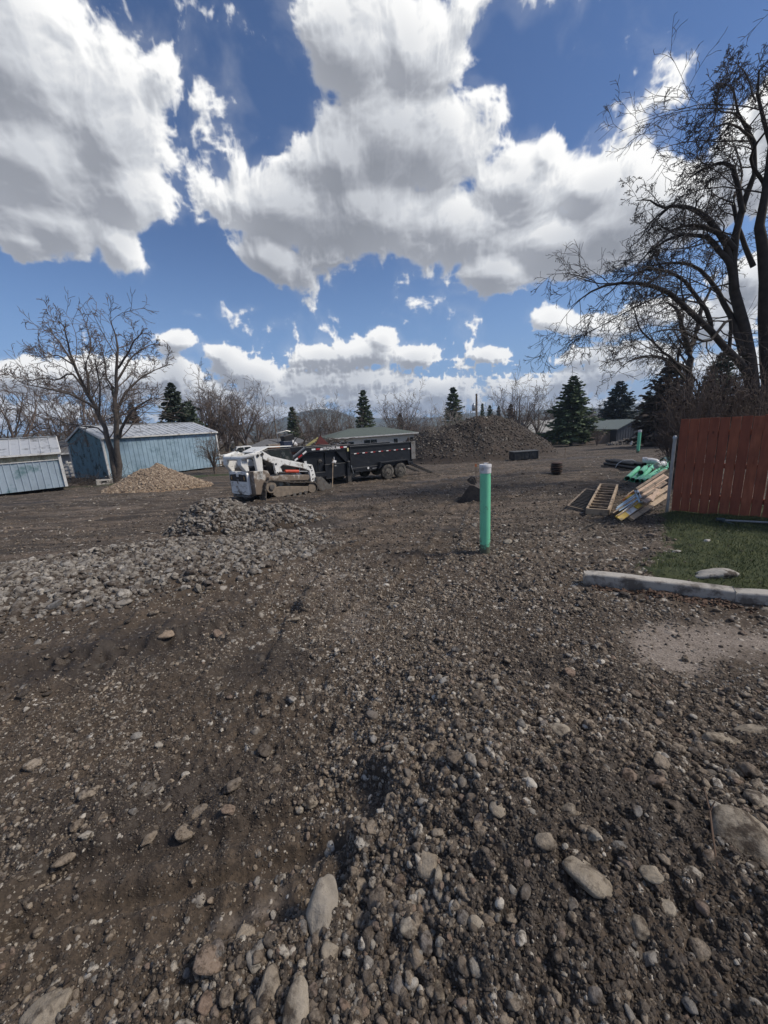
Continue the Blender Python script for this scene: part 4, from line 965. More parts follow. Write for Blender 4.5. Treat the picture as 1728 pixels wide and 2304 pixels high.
# ------------------------------------------------------------------ compact track loader
def track_loader():
    a = R(51); e = empty('track_loader', (-4.25, 14.95, float(Tmid(-4.2, 14.95))-.03), a, 'white compact track loader with muddy tracks parked behind the cobble heap', 'loader')
    e.scale = (.95, .95, .95)
    def track_side(s):
        y0, y1 = s*.60, s*1.02
        # outline of the belt, rear sprocket high, idler low in front
        pts = []
        def arc(cx, cz, r, a0, a1, n):
            for i_ in range(n+1):
                t = R(a0+(a1-a0)*i_/n); pts.append((cx+r*math.cos(t), cz+r*math.sin(t)))
        arc(-1.02, .20, .20, 270, 185, 5); arc(-.86, .62, .30, 175, 62, 8); arc(-.1, .30, .42, 78, 72, 1); arc(1.18, .26, .26, 72, -90, 9)
        # resample evenly
        P_ = [Vector((p[0], 0, p[1])) for p in pts]; P_.append(P_[0]); seg = [(P_[i_+1]-P_[i_]).length for i_ in range(len(P_)-1)]; tot = sum(seg); n = 46; out = []
        for k in range(n):
            d = tot*k/n; i_ = 0
            while d > seg[i_]: d -= seg[i_]; i_ += 1
            out.append(P_[i_].lerp(P_[i_+1], d/seg[i_]))
        mb = MB(); th = .035
        cen = Vector((.1, 0, .4)); N_ = []
        for k in range(n):
            t = (out[(k+1) % n]-out[k-1]).normalized(); nn = Vector((t.z, 0, -t.x)); nn = nn if nn.dot(out[k]-cen) > 0 else -nn; N_.append(nn)
        vs = []
        for k in range(n):
            for yy in (y0, y1):
                vs.append((out[k].x, yy, out[k].z)); q = out[k]-N_[k]*th; vs.append((q.x, yy, q.z))
        fs = []
        for k in range(n):
            a_, b_ = k*4, ((k+1) % n)*4
            for (p, q) in ((0, 2), (3, 1), (1, 0), (2, 3)): fs.append((a_+p, b_+p, b_+q, a_+q))
        mb.add(vs, fs); bt = mb.build('track_belt', RUB, e)
        for k in range(n):     # staggered lugs
            nn = N_[k]; t = (out[(k+1) % n]-out[k-1]).normalized(); ang = math.atan2(-t.z, t.x)
            for (ya, yb) in ((y0, y0+s*.17), (y1-s*.17, y1)) if k % 2 else (((y0+y1)/2-.075, (y0+y1)/2+.075),):
                c = out[k]+nn*.012; MB().box((c.x, (ya+yb)/2, c.z), (.055, abs(yb-ya), .038), (0, ang, 0)).build('lug', RUB, bt)
        ym = (y0+y1)/2
        MB().prism([(-.80, .30), (-.62, .16), (1.05, .14), (1.2, .22), (1.12, .33), (.1, .50), (-.45, .58), (-.80, .56)], ym-.13*1, ym+.17*s*s, 'y').build('track_frame', MUD, e, bevel=.02)
        MB().cyl((-.86, ym-.15, .62), (-.86, ym+.15+s*.03, .62), .235, 20).build('drive_sprocket', MUD, e, bevel=.01)
        MB().cyl((-.86, ym-.17, .62), (-.86, ym+.21*s if s > 0 else ym-.21, .62), .11, 16).build('sprocket_hub', STEELD, e, bevel=.01)
        MB().cyl((1.16, ym-.15, .26), (1.16, ym+.15, .26), .215, 20).build('idler_wheel', MUD, e, bevel=.01)
        for x in (-.72, -.42, -.12, .18, .48, .78): MB().cyl((x, ym-.17, .12), (x, ym+.17, .12), .085, 14).build('roller', STEELD, e, bevel=.008)
    track_side(-1); track_side(1)
    # lower hull and engine body
    MB().prism([(-1.45, .34), (1.15, .28), (1.15, .72), (.9, .95), (-.5, 1.02), (-1.45, .98)], -.56, .56, 'y').build('hull', WHITED, e, bevel=.03)
    MB().prism([(-1.5, .42), (-1.15, .36), (-1.0, .85), (-.75, 1.05), (-.85, 1.25), (-1.1, 1.30), (-1.5, 1.30)], -.86, -.54, 'y').build('side_panel', MUDW, e, bevel=.03)
    MB().prism([(-1.5, .42), (-1.15, .36), (-1.0, .85), (-.75, 1.05), (-.85, 1.25), (-1.1, 1.30), (-1.5, 1.30)], .54, .86, 'y').build('side_panel', MUDW, e, bevel=.03)
    MB().prism([(-.95, .86), (.95, .62), (1.05, .70), (1.02, .84), (-.2, .99), (-.95, 1.02)], -1.0, -.55, 'y').build('fender', MUDW, e, bevel=.02)
    MB().prism([(-.95, .86), (.95, .62), (1.05, .70), (1.02, .84), (-.2, .99), (-.95, 1.02)], .55, 1.0, 'y').build('fender', MUDW, e, bevel=.02)
    # rear door
    d = MB().prism([(-.56, .40), (.56, .40), (.61, .46), (.61, 1.18), (.54, 1.30), (-.54, 1.30), (-.61, 1.18), (-.61, .46)], -1.62, -1.50, 'x').build('rear_door', WHITE, e, bevel=.03)
    MB().prism([(-.56, .92), (.56, .92), (.57, 1.0), (.55, 1.17), (.10, 1.20), (.06, 1.13), (-.06, 1.13), (-.10, 1.20), (-.55, 1.17), (-.57, 1.0)], -1.632, -1.61, 'x').build('rear_grille', BLACKP, d, bevel=.005)
    for s in (-1, 1): MB().box((-1.640, s*.44, 1.05), (.02, .055, .14)).build('tail_light', M('amber_lens', (.42, .25, .10), .3), d, bevel=.006)
    text_part('T76', .085, M('grey_decal', (.35, .35, .36), .5), d, (-1.634, .10, .945), (R(90), 0, R(-90)), .002)
    MB().prism([(-.07, 1.10), (.07, 1.10), (.07, 1.28), (.0, 1.05), (-.0, 1.05)][:3]+[(.05, 1.24), (-.05, 1.24)], -1.65, -1.63, 'x').build('latch_plate', WHITE, d, bevel=.004)
    for z in (.80, .74, .50): MB().box((-1.624, 0, z), (.012, 1.0, .012)).build('crease', WHITED, d)
    MB().box((-1.5, 0, .34), (.24, 1.1, .08)).build('rear_bumper', STEELD, e, bevel=.015)
    MB().prism([(-1.48, 1.28), (-.55, 1.28), (-.55, 1.42), (-1.2, 1.46), (-1.46, 1.38)], -.50, .50, 'y').build('engine_hood', BLACKP, e, bevel=.03)
    MB().cyl((-1.2, .25, 1.4), (-1.2, .25, 1.62), .05, 12).build('exhaust', STEELD, e)
    MB().prism([(-.7, 1.3), (-1.25, 1.42), (-1.35, 1.6), (-1.1, 1.72), (-.75, 1.6)], -.1, .45, 'y').build('air_cleaner_cover', WHITED, e, bevel=.05)
    # lift arms
    for s in (-1, 1):
        ya, yb = (s*.86, s*.72)
        MB().prism([(-1.34, .98), (-1.12, .95), (-1.05, 1.30), (-1.02, 1.92), (-1.12, 2.02), (-1.30, 2.0), (-1.36, 1.85), (-1.30, 1.3)], ya, yb, 'y').build('upright', WHITED, e, bevel=.02)
        MB().prism([(-1.02, 2.02), (-1.00, 1.72), (-.72, 1.55), (-.55, 1.49), (-.52, 1.10), (-.44, 1.06), (-.38, 1.12), (-.30, 1.32), (-.12, 1.40), (.9, 1.12), (1.18, .98), (1.20, .55), (1.28, .46), (1.47, .50), (1.50, .62), (1.42, 1.05), (1.36, 1.22), (.9, 1.34), (-.1, 1.62), (-.62, 1.78)], s*.88, s*.77, 'y').build('lift_arm', WHITE, e, bevel=.015)
        MB().box((-1.12, s*.80, 1.88), (.34, .12, .16)).build('pivot_boss', WHITED, e, bevel=.03)
        for (x, z, r) in ((-1.22, 1.86, .055), (-1.02, 1.90, .06), (-.47, 1.46, .04), (-.45, 1.12, .03), (1.30, .98, .03), (1.33, .80, .03), (1.30, .62, .03)):
            MB().cyl((x, s*.89, z), (x, s*.897, z), r, 14).build('pivot_pin', BLACKP, e)
        MB().cyl((-.45, s*.82, 1.10), (.45, s*.82, 1.02), .052, 14).build('lift_cylinder', BLACKP, e, smooth=True)
        MB().cyl((-.05, s*.822, 1.12), (.62, s*.822, 1.03), .068, 14).build('cylinder_guard', M('orange_red_decal', (.50, .07, .035), .45, dirt=.2), e, smooth=True)
        MB().cyl((.6, s*.82, 1.03), (1.2, s*.82, .95), .025, 10).build('cylinder_rod', GALV, e, smooth=True)
        MB().prism([(-.30, .98), (-.10, .95), (-.22, 1.36), (-.36, 1.34)], s*.80, s*.70, 'y').build('link_arm', WHITED, e, bevel=.012)
    MB().tube([(-1.22, -.80, 1.92), (-1.62, -.72, 1.86), (-1.70, -.6, 1.80), (-1.70, .6, 1.80), (-1.62, .72, 1.86), (-1.22, .80, 1.92)], .085, 12).build('rear_cross_tube', WHITED, e, smooth=True)
    MB().prism([(-1.62, 1.30), (-1.48, 1.30), (-1.52, 1.80), (-1.78, 1.82), (-1.80, 1.55)], .38, .62, 'y').build('tube_bracket', WHITED, e, bevel=.03)
    MB().prism([(-1.62, 1.30), (-1.48, 1.30), (-1.52, 1.80), (-1.78, 1.82), (-1.80, 1.55)], -.62, -.38, 'y').build('tube_bracket', WHITED, e, bevel=.03)
    # cab
    cabp = [(-.62, 1.02), (.72, .95), (.82, 1.35), (.58, 2.02), (-.50, 2.06), (-.92, 1.94), (-.98, 1.62), (-.70, 1.50)]
    cab_ = MB().prism(cabp, -.50, .50, 'y').build('cab_frame', M('cab_black', (.014, .015, .017), .4, dirt=.35, dirtcol=(.07, .065, .06)), e, bevel=.04)
    for s in (-1, 1):
        for poly in ([(-.48, 1.52), (.04, 1.36), (.06, 1.94), (-.44, 1.96)], [(.10, 1.34), (.68, 1.16), (.70, 1.38), (.50, 1.92), (.12, 1.94)]):
            MB().prism(poly, s*.498, s*.508, 'y').build('side_window', GLASS, cab_, bevel=.004)
        MB().prism([(-.92, 1.66), (-.56, 1.58), (-.54, 1.92), (-.86, 1.90)], s*.498, s*.510, 'y').build('quarter_window', GLASS, cab_, bevel=.004)
    MB().box((-.93, 0, 1.80), (.03, .8, .26), (0, R(12), 0)).build('rear_window', GLASS, cab_)
    MB().prism([(-.98, 1.93), (-.5, 2.09), (.62, 2.05), (.66, 2.09), (-.5, 2.14), (-1.0, 1.98)], -.54, .54, 'y').build('roof', WHITED, cab_, bevel=.015)
    # bucket
    bk = MB(); prof = [(1.44, .64), (1.40, .30), (1.55, .07), (1.72, .02), (2.35, .0), (2.35, .02), (1.75, .05), (1.58, .11), (1.47, .32), (1.50, .64)]
    bk.prism(prof, -.98, .98, 'y'); b_ = bk.build('bucket', STEELD, e, bevel=.006)
    for s in (-1, 1): MB().prism([(1.46, .66), (1.42, .30), (1.56, .07), (1.72, .02), (2.33, .02), (2.30, .09), (1.80, .60), (1.70, .66)], s*.98, s*.955, 'y').build('bucket_side', STEELD, b_, bevel=.005)
    MB().box((2.34, 0, .015), (.14, 1.98, .03)).build('cutting_edge', STEELD, b_, bevel=.006); MB().box((1.5, 0, .65), (.12, 1.96, .05)).build('bucket_lip', STEELD, b_, bevel=.01)
    MB().box((1.36, 0, .40), (.10, 1.0, .42)).build('coupler_plate', STEELD, e, bevel=.02)
    # logo head on the arm
    MB().prism([(1.14, 1.20), (1.17, 1.14), (1.20, 1.12), (1.24, 1.06), (1.31, 1.06), (1.27, 1.13), (1.31, 1.16), (1.31, 1.22), (1.26, 1.18), (1.20, 1.18)], -.886, -.880, 'y').build('cat_emblem', BLACKP, e)
    return e
loader = track_loader()

# ------------------------------------------------------------------ gooseneck dump trailer
def wheel(parent, c, r, w, side, dusty=TYRE):
    wn = empty('wheel', c, 0); wn.parent = parent
    MB().tube([(0, side*y, 0) for y in (-w/2, -w/2+.03, w/2-.03, w/2)], [r*.90, r, r, r*.90], 30).build('tyre', dusty, wn, smooth=True)
    rim = MB(); rim.ring((0, side*(w/2-.03), 0), (0, side*(w/2+.008), 0), r*.62, r*.54, 26); rim.cyl((0, side*(w/2-.07), 0), (0, side*(w/2-.055), 0), r*.56, 24)
    rim.build('rim', BLACKP, wn, smooth=True)
    MB().cyl((0, side*(w/2-.055), 0), (0, side*(w/2+.02), 0), r*.17, 14).build('hub', STEELD, wn, smooth=True)
    for k in range(8):
        t = k*math.pi/4; MB().bar((r*.16*math.cos(t), side*(w/2-.045), r*.16*math.sin(t)), (r*.55*math.cos(t), side*(w/2-.045), r*.55*math.sin(t)), .028, .05, up=(0, 1, 0)).build('spoke', BLACKP, wn)
    return wn
DECK = M('trailer_red_decal', (.33, .02, .025), .4)
def trailer():
    ox, oy = .62, 19.75; back = R(38); nx, ny = math.sin(back), -math.cos(back)     # towards the camera
    cx, cy = ox-nx*1.0, oy-ny*1.0
    e = empty('dump_trailer', (cx, cy, float(Tmid(ox, oy))), R(180)+back, 'black gooseneck dump trailer with tandem wheels and white lettering on its neck', 'trailer')
    e.rotation_euler.y = R(-1.0)
    for x in (-.43, .43):
        for s in (1, -1): wheel(e, (x, s*1.0, .39), .39, .23, s)
    MB().box((0, 0, .39), (.09, 1.9, .09)).build('axle', STEELD, e)
    # bed walls: ribbed side sheets
    zb, zt, xr, xf = .74, 1.76, -1.42, 2.62
    for s in (1, -1):
        sd = MB().box(((xr+xf)/2, s*.93, (zb+zt)/2), (xf-xr, .03, zt-zb)).build('bed_side', BLACK, e)
        MB().box(((xr+xf)/2, s*.945, zt+.03), (xf-xr+.02, .10, .08)).build('top_rail', BLACK, sd, bevel=.012)
        MB().box(((xr+xf)/2, s*.95, zb-.02), (xf-xr+.02, .09, .12)).build('bottom_rail', BLACK, sd, bevel=.012)
        MB().box(((xr+xf)/2, s*.955, zt-.30), (xf-xr+.0, .03, .05)).build('mid_rib', BLACK, sd, bevel=.006)
        for x in (xr+.03, xf-.03): MB().box((x, s*.955, (zb+zt)/2), (.08, .07, zt-zb)).build('stake_post', BLACK, sd, bevel=.008)
        for k in range(8):
            x = xf-.38-k*.50; 
            MB().box((x+.08, s*.973, zt-.30), (.14, .006, .046)).build('white_reflector', SILV, sd); MB().box((x-.07, s*.973, zt-.30), (.14, .006, .046)).build('red_reflector', RED, sd)
    MB().box(((xr+xf)/2, 0, zb-.01), (xf-xr, 1.84, .03)).build('bed_floor', BLACK, e)
    MB().box((xf-.015, 0, (zb+zt)/2+.06), (.03, 1.84, zt-zb+.12)).build('front_wall', BLACK, e)
    MB().box((xr-.02, .47, (zb+zt)/2), (.05, .90, zt-zb)).build('tailgate', BLACK, e, bevel=.01); 
    MB().box((xr-.05, -.47, (zb+zt)/2), (.05, .90, zt-zb)).build('tailgate', BLACK, e, bevel=.01)
    tg_ = MB().box((xr-.05, .99, (zb+zt)/2+.12), (.30, .03, .95)).build('open_gate_edge', M('dusty_steel', (.17, .17, .17), .6, dirt=.4, dirtcol=(.10, .09, .08)), e, bevel=.006)
    # frame, fenders, step, lights
    for s in (1, -1):
        MB().box((1.5, s*.48, .58), (5.6, .09, .18)).build('frame_rail', BLACK, e, bevel=.01)
        MB().prism([(-1.05, .62), (-.92, .93), (.92, .93), (1.06, .62), (1.00, .60), (.87, .87), (-.87, .87), (-.99, .60)], s*.86, s*1.16, 'y').build('fender', BLACK, e, bevel=.006)
        MB().box((1.75, s*.95, .60), (1.3, .05, .10)).build('side_step', BLACK, e, bevel=.01)
    MB().cyl((1.62, .99, .70), (1.62, 1.015, .70), .055, 14).build('side_light', SILV, e); MB().box((1.2, .98, .66), (.30, .03, .05)).build('light_bracket', GALV, e)
    MB().box((.7, 0, .5), (.12, 1.2, .12)).build('cross_member', BLACK, e); MB().box((2.2, 0, .45), (.2, 1.0, .3)).build('hydraulic_mount', BLACK, e)
    # jack legs
    for s in (1, -1):
        j = MB().box((2.72, s*.86, .62), (.20, .20, 1.05)).build('jack_leg', BLACK, e, bevel=.012); MB().box((2.72, s*.86, .13), (.13, .13, .30)).build('jack_inner', STEELD, j, bevel=.008); MB().box((2.72, s*.86, .015), (.30, .30, .03)).build('jack_foot', STEELD, j, bevel=.006)
        MB().box((2.72, s*.98, 1.0), (.12, .06, .24)).build('jack_gearbox', BLACK, j, bevel=.01); MB().tube([(2.60, s*.98, .92), (2.60, s*1.02, .80), (2.52, s*1.03, .52)], .014, 8).build('crank_handle', GALV, j)
        MB().prism([(2.70, .62), (2.1, .62), (2.1, .42), (2.5, .36), (2.72, .42)], s*.84, s*.92, 'y').build('jack_brace', BLACK, e, bevel=.01)
    # neck: box beam, bulkhead plate, gusset and tool box
    for s in (1, -1):
        nk = MB().prism([(2.62, 1.62), (2.62, 1.92), (4.85, 1.92), (5.62, 1.44), (5.50, 1.26), (4.78, 1.68), (2.62, 1.68)], s*.90, s*.76, 'y').build('neck_beam', BLACK, e, bevel=.012)
        MB().prism([(2.60, 1.66), (3.35, 1.66), (2.78, 1.05), (2.60, 1.0)], s*.88, s*.85, 'y').build('neck_gusset', BLACK, e, bevel=.006)
        MB().box((2.66, s*.84, 1.25), (.16, .14, 1.30)).build('neck_upright', BLACK, e, bevel=.012)
        MB().box((3.65, s*.80, .64), (2.1, .10, .24)).build('lower_beam', BLACK, e, bevel=.012)
        if s == 1:
            t0 = 4.72
            for k, (xa, mt) in enumerate(((4.50, SILV), (4.27, DECK), (3.22, SILV), (3.02, DECK), (2.82, SILV))): MB().box((xa, s*.905, 1.81), (.19, .006, .07)).build('white_reflector' if mt is SILV else 'red_reflector', mt, nk)
            for k, (f_, mt) in enumerate(((.18, SILV), (.48, DECK), (.78, SILV))):
                x = 4.82+.74*f_; z = 1.78-.45*f_; MB().box((x, .905, z), (.22, .006, .07), (0, R(31), 0)).build('white_reflector' if mt is SILV else 'red_reflector', mt, nk)
            text_part('IRONBULL', .185, M('white_lettering', (.62, .62, .62), .5), nk, (4.00, .906, 1.745), (R(90), 0, R(180)), .003, bold=.004)
            MB().prism([(4.20, 1.745), (4.02, 1.745), (4.03, 1.80), (4.06, 1.87), (4.09, 1.83), (4.13, 1.85), (4.16, 1.80)], .903, .909, 'y').build('bull_emblem', M('white_lettering', (.62, .62, .62), .5), nk)
            MB().box((4.95, .906, 1.22), (.12, .006, .22)).build('warning_label', SILV, e)
            MB().box((2.70, .945, 1.68), (.10, .006, .16)).build('warning_label', M('yellow_label', (.55, .50, .25), .5), e)
    MB().box((3.85, 0, 1.24), (.05, 1.55, .95)).build('bulkhead', BLACK, e)
    MB().prism([(2.74, .50), (4.55, .50), (4.95, .80), (4.98, 1.62), (2.74, 1.62)], .68, .72, 'y').build('neck_side_plate', BLACK, e, bevel=.006)
    bx = MB().prism([(2.80, .44), (3.95, .40), (3.95, 1.05), (2.80, 1.05)], .72, .86, 'y').build('tool_box', BLACK, e, bevel=.015)
    MB().box((3.4, .80, 1.065), (1.1, .16, .03)).build('box_lid', M('scuffed_black', (.05, .052, .055), .5), bx, bevel=.006); MB().box((3.4, .865, .98), (.10, .012, .06)).build('box_latch', GALV, bx, bevel=.004)
    MB().tube([(4.3, .80, .80), (4.32, .84, 1.10), (4.18, .84, 1.28), (4.05, .82, 1.20)], .02, 8).build('hydraulic_hose', BLACKP, e, smooth=True)
    MB().cyl((4.15, .74, 1.25), (4.15, .80, 1.25), .09, 16).build('spool', STEELD, e)
    MB().box((5.45, 0, 1.30), (.30, .55, .22)).build('neck_nose', BLACK, e, bevel=.02); MB().cyl((5.45, 0, .75), (5.45, 0, 1.30), .07, 14).build('coupler_tube', BLACK, e)
    for s_ in (0, .08): MB().tube([(5.58, .5+s_, 1.35), (5.52, .62+s_, .95), (5.36, .70+s_, .80), (5.2, .74, .92), (5.15, .76, 1.15)], .017, 8).build('safety_chain', GALV, e, smooth=True)
    MB().box((5.30, .93, 1.72), (.80, .02, .03), (0, R(32), 0)).build('edge_trim', GALV, nk)
    # load bed hinge & ladder ramps out of the back
    return e
tr = trailer()
TM = lambda x, y, z: tr.matrix_basis @ Vector((x, y, z))
for (yy, lab) in ((.62, 'near ladder-like loading ramp resting on the dirt behind the dump trailer'), (-.55, 'far ladder-like loading ramp behind the dump trailer')):
    e = empty('loading_ramp', tuple(TM(-1.45, yy, .0)), tr.rotation_euler.z, lab, 'ramp')
    for o_ in (-.17, .17): MB().bar((0, o_, .66), (-1.75, o_, -.08), .05, .07).build('side_rail', BLACK, e, bevel=.005)
    for k in range(8):
        t = (k+.7)/8.2; MB().bar((-1.75*t, -.16, .66-.74*t), (-1.75*t, .16, .66-.74*t), .07, .035).build('rung', STEELD, e)
# shovel leaning on the trailer with a white cup on the handle
p0 = TM(3.95, 1.35, 0); e = empty('long_shovel', tuple(p0), tr.rotation_euler.z, 'long-handled tool leaning against the side of the black trailer', 'shovel')
MB().tube([(0, 0, .05), (-.42, -.42, 1.30)], .017, 8).build('shaft', TIMBP, e, smooth=True)
MB().prism([(.0, .0), (.12, .04), (.14, .22), (.07, .30), (0, .24)], -.03, -.01, 'y').build('blade', STEELD, e)
q = tr.matrix_basis @ Vector((3.52, .95, 1.17)); e = empty('white_bag', tuple(q), tr.rotation_euler.z, 'small white crumpled bag hanging at the trailer tool box', 'bag')
put(stone_mesh('bag_shape', 77, 2, .45, 1.3), 'bag_body', 0, 0, 0, (.13, .09, .14), (0, 0, 0), WHITEP, e); MB().tube([(-.02, 0, .1), (-.05, -.05, .22)], .012, 6).build('bag_tie', WHITEP, e)

# ------------------------------------------------------------------ second trailer behind, heaped with debris
back = R(38); c = Vector((-3.95, 20.15, 0)); c.z = float(Tmid(c.x, c.y))
t2 = empty('debris_trailer', tuple(c), R(180)+back, 'second black dump trailer heaped with scrap, standing behind the loader cab', 'trailer')
DKR = M('maroon_black_paint', (.028, .014, .017), .4, dirt=.3, dirtcol=(.06, .05, .05))
for s in (1, -1):
    sd = MB().box((0, s*.95, 1.18), (4.4, .04, 1.35)).build('bed_side', DKR, t2); MB().box((0, s*.97, 1.88), (4.45, .10, .09)).build('top_rail', DKR, sd, bevel=.01); MB().box((0, s*.97, .50), (4.45, .09, .12)).build('bottom_rail', DKR, sd, bevel=.01)
    for k in range(8): MB().box((-2.17+k*.62, s*.985, 1.18), (.07, .05, 1.3)).build('stake_post', DKR, sd)
MB().box((2.2, 0, 1.2), (.04, 1.9, 1.35)).build('front_wall', DKR, t2); MB().box((-2.2, 0, 1.2), (.04, 1.9, 1.35)).build('tailgate', DKR, t2); MB().box((0, 0, .52), (4.4, 1.86, .05)).build('bed_floor', DKR, t2)
for x in (-.4, -1.25):
    for s in (1, -1): wheel(t2, (x, s*1.05, .38), .38, .22, s)
text_part('AKEY', .24, M('white_lettering', (.62, .62, .62), .5), t2, (1.95, 1.015, 1.58), (R(90), 0, R(180)), .003, shear=.2)
MB().prism([(1.92, 1.42), (1.18, 1.46), (1.16, 1.30), (1.35, 1.36), (1.5, 1.24), (1.72, 1.34), (1.86, 1.18), (1.94, 1.26)], 1.010, 1.016, 'y').build('mountain_emblem', SILV, t2)
MB().box((1.05, 1.013, 1.60), (.24, .006, .06)).build('white_reflector', SILV, t2)
T2 = lambda x, y, z: t2.matrix_basis @ Vector((x, y, z))
def scrap(label, cat, nm, pn, fn_, x, y, z, rx=0, ry=0, rz=0, grp=None):
    o = empty(nm, tuple(T2(x, y, z)), t2.rotation_euler.z+rz, label, cat, grp, rx, ry); fn_(o); return o
def rnd_sticks(n, L_, r_, mat, pn):
    def f(o):
        mb = MB()
        for _ in range(n):
            p = Vector((rnd.uniform(-L_/2, L_/2), rnd.uniform(-.4, .4), rnd.uniform(0, .2))); d = Vector((rnd.uniform(-1, 1), rnd.uniform(-.5, .5), rnd.uniform(-.1, .5)))*L_*.4
            mb.tube([p, p+d*.5+Vector((0, 0, .05)), p+d], [r_, r_*.8, r_*.4], 5)
        mb.build(pn, mat, o)
    return f
BARKD = M('dead_bark', (.085, .07, .06), .9, var=.3)
tag(scrap('tangle of dead branches heaped on the debris trailer', 'brush', 'branch_heap', 0, rnd_sticks(55, 2.6, .028, BARKD, 'branches'), .1, 0, 1.85), kind=None)
scrap('tangle of dead branches at the rear of the debris load', 'brush', 'branch_heap', 0, rnd_sticks(35, 1.8, .025, BARKD, 'branches'), -1.4, .2, 1.88)
def seatf(o):
    MB().box((0, 0, .18), (.5, .5, .35)).build('scrap_box', M('dark_blue_plastic', (.02, .03, .06), .5), o, bevel=.03); MB().box((-.1, 0, .50), (.55, .45, .30), (0, .2, 0)).build('scrap_panel', BLACKP, o, bevel=.03)
    MB().tube([(.3, -.2, 0), (.34, -.2, .75), (-.2, -.2, .85), (-.4, -.2, .8)], .02, 7).build('bent_tube', GALV, o)
scrap('dark blue box with bent tubing on top of the debris load', 'scrap', 'scrap_machine', 0, seatf, 1.1, .2, 1.95)
scrap('orange and white striped item at the left end of the debris load', 'scrap', 'striped_barrier', 0, lambda o: (MB().box((0, 0, .1), (.55, .3, .14)).build('orange_band', ORG, o, bevel=.01), MB().box((0, 0, .22), (.6, .3, .08)).build('white_band', WHITED, o, bevel=.01), MB().box((.05, 0, .0), (.7, .35, .06)).build('red_band', M('faded_red', (.3, .06, .05), .6), o)), 1.9, .5, 1.95)
scrap('yellowish board sticking up from the debris load', 'board', 'scrap_board', 0, lambda o: MB().bar((0, 0, 0), (-.75, 0, .38), .03, .12).build('board', M('yellowish_wood', (.40, .36, .16), .7), o), .1, .4, 1.95)
scrap('dark red tilted panel at the right end of the debris load', 'panel', 'scrap_sheet', 0, lambda o: MB().prism([(-.5, 0), (.45, .0), (.05, .55)], -.02, .02).build('panel_sheet', M('dark_red_paint', (.10, .02, .018), .6), o), -.75, .5, 1.9)
scrap('pale crumpled bucket on the debris load', 'bucket', 'scrap_bucket', 0, lambda o: MB().ring((0, 0, 0), (.28, .05, .22), .15, .13, 16).build('bucket_wall', WHITEP, o), .5, .0, 2.02)

# ------------------------------------------------------------------ loose digging bucket lying behind the green riser
g = ground(1052, 1128)
e = empty('digging_bucket', (g.x+.16, g.y+.25, g.z-.02), R(-22), 'rusty dark excavator bucket lying on the dirt behind the near green riser', 'excavator bucket'); e.scale = (.8, .8, .72)
MBR = M('rusty_dark_steel', (.055, .045, .040), .7, metal=.2, var=.35, dirt=.6, dirtcol=(.10, .082, .068), dscale=5, bmp=.4)
pf = [(-.42, .0), (.18, -.0), (.42, .10), (.50, .30), (.42, .52), (.20, .66), (.02, .70)]
for y in (-.42, .42): MB().prism(pf, y-.015, y+.015, 'y').build('side_plate', MBR, e, bevel=.004)
pi_ = [(x*.95, z*.95+.015) for x, z in pf]
MB().prism(pf[1:]+pi_[1:][::-1], -.42, .42, 'y').build('shell', MBR, e)
MB().prism([(.02, .70), (.20, .66), (.12, .92), (-.02, .95), (-.12, .86)], -.20, -.16, 'y').build('ear', MBR, e, bevel=.006); MB().prism([(.02, .70), (.20, .66), (.12, .92), (-.02, .95), (-.12, .86)], .16, .20, 'y').build('ear', MBR, e, bevel=.006)
MB().cyl((.02, -.24, .86), (.02, .24, .86), .035, 12).build('pin', STEELD, e)
for y in (-.34, -.11, .11, .34): MB().prism([(-.42, -.01), (-.42, .05), (-.62, .015)], y-.035, y+.035, 'y').build('tooth', STEELD, e, bevel=.004)
# orange lath
g = ground(1071, 1082); e = empty('marker_lath', tuple(g), .3, 'thin marker stake with a faded orange top, left of the near green riser', 'stake')
MB().box((0, 0, .30), (.035, .012, .62)).build('lath', TIMB, e); MB().box((0, 0, .66), (.10, .016, .12)).build('orange_top', M('faded_orange', (.40, .14, .06), .7), e)
g = ground(1271, 1032); e = empty('marker_lath', tuple(g), .3, 'small wooden stake right of the long black box', 'stake'); MB().box((0, 0, .35), (.05, .02, .8)).build('lath', TIMB, e); MB().box((0, .01, .70), (.12, .02, .06)).build('cross_strip', TIMB, e)
# long black box
g = ground(1156, 1036); g2 = ground(1213, 1032); dv = g2-g; dv.z = 0
e = empty('black_storage_box', (g.x, g.y, g.z), math.atan2(dv.y, dv.x), 'long low black box with round panels standing before the huge dirt pile', 'box')
W_ = dv.length*.98; BB = M('faded_black_box', (.022, .024, .026), .5, dirt=.35, dirtcol=(.07, .065, .06))
MB().box((W_/2, .45, .30), (W_, .9, .60)).build('box_body', BB, e, bevel=.03)
MB().box((W_/2, .45, .625), (W_*1.03, .98, .06)).build('lid', M('dusty_lid', (.075, .078, .08), .6, dirt=.3), e, bevel=.015)
for k in range(3): MB().cyl((W_*(.2+.3*k), .0, .31), (W_*(.2+.3*k), -.02, .31), .14, 18).build('round_panel', BB, e)
for k in range(4): MB().box((W_*(.035+.31*k), -.012, .3), (.06, .03, .52)).build('corner_rib', BB, e, bevel=.006)
# wooden keg
g = ground(1252, 1066); e = empty('ribbed_barrel', tuple(g), 0, 'small dark brown ribbed barrel standing alone on the dirt right of the black box', 'barrel'); 
KB = M('brown_coil', (.075, .045, .035), .8, var=.3)
for k in range(6): MB().tube([(0, 0, .02+k*.085), (0, 0, .045+k*.085), (0, 0, .07+k*.085), (0, 0, .095+k*.085)], [.20+.02*math.sin(k*.6), .235+.03*math.sin(k*.6), .235+.03*math.sin(k*.6), .20+.02*math.sin(k*.6)], 20).build('hoop', KB if k % 2 else M('dark_coil', (.035, .025, .022), .8), e, smooth=True)

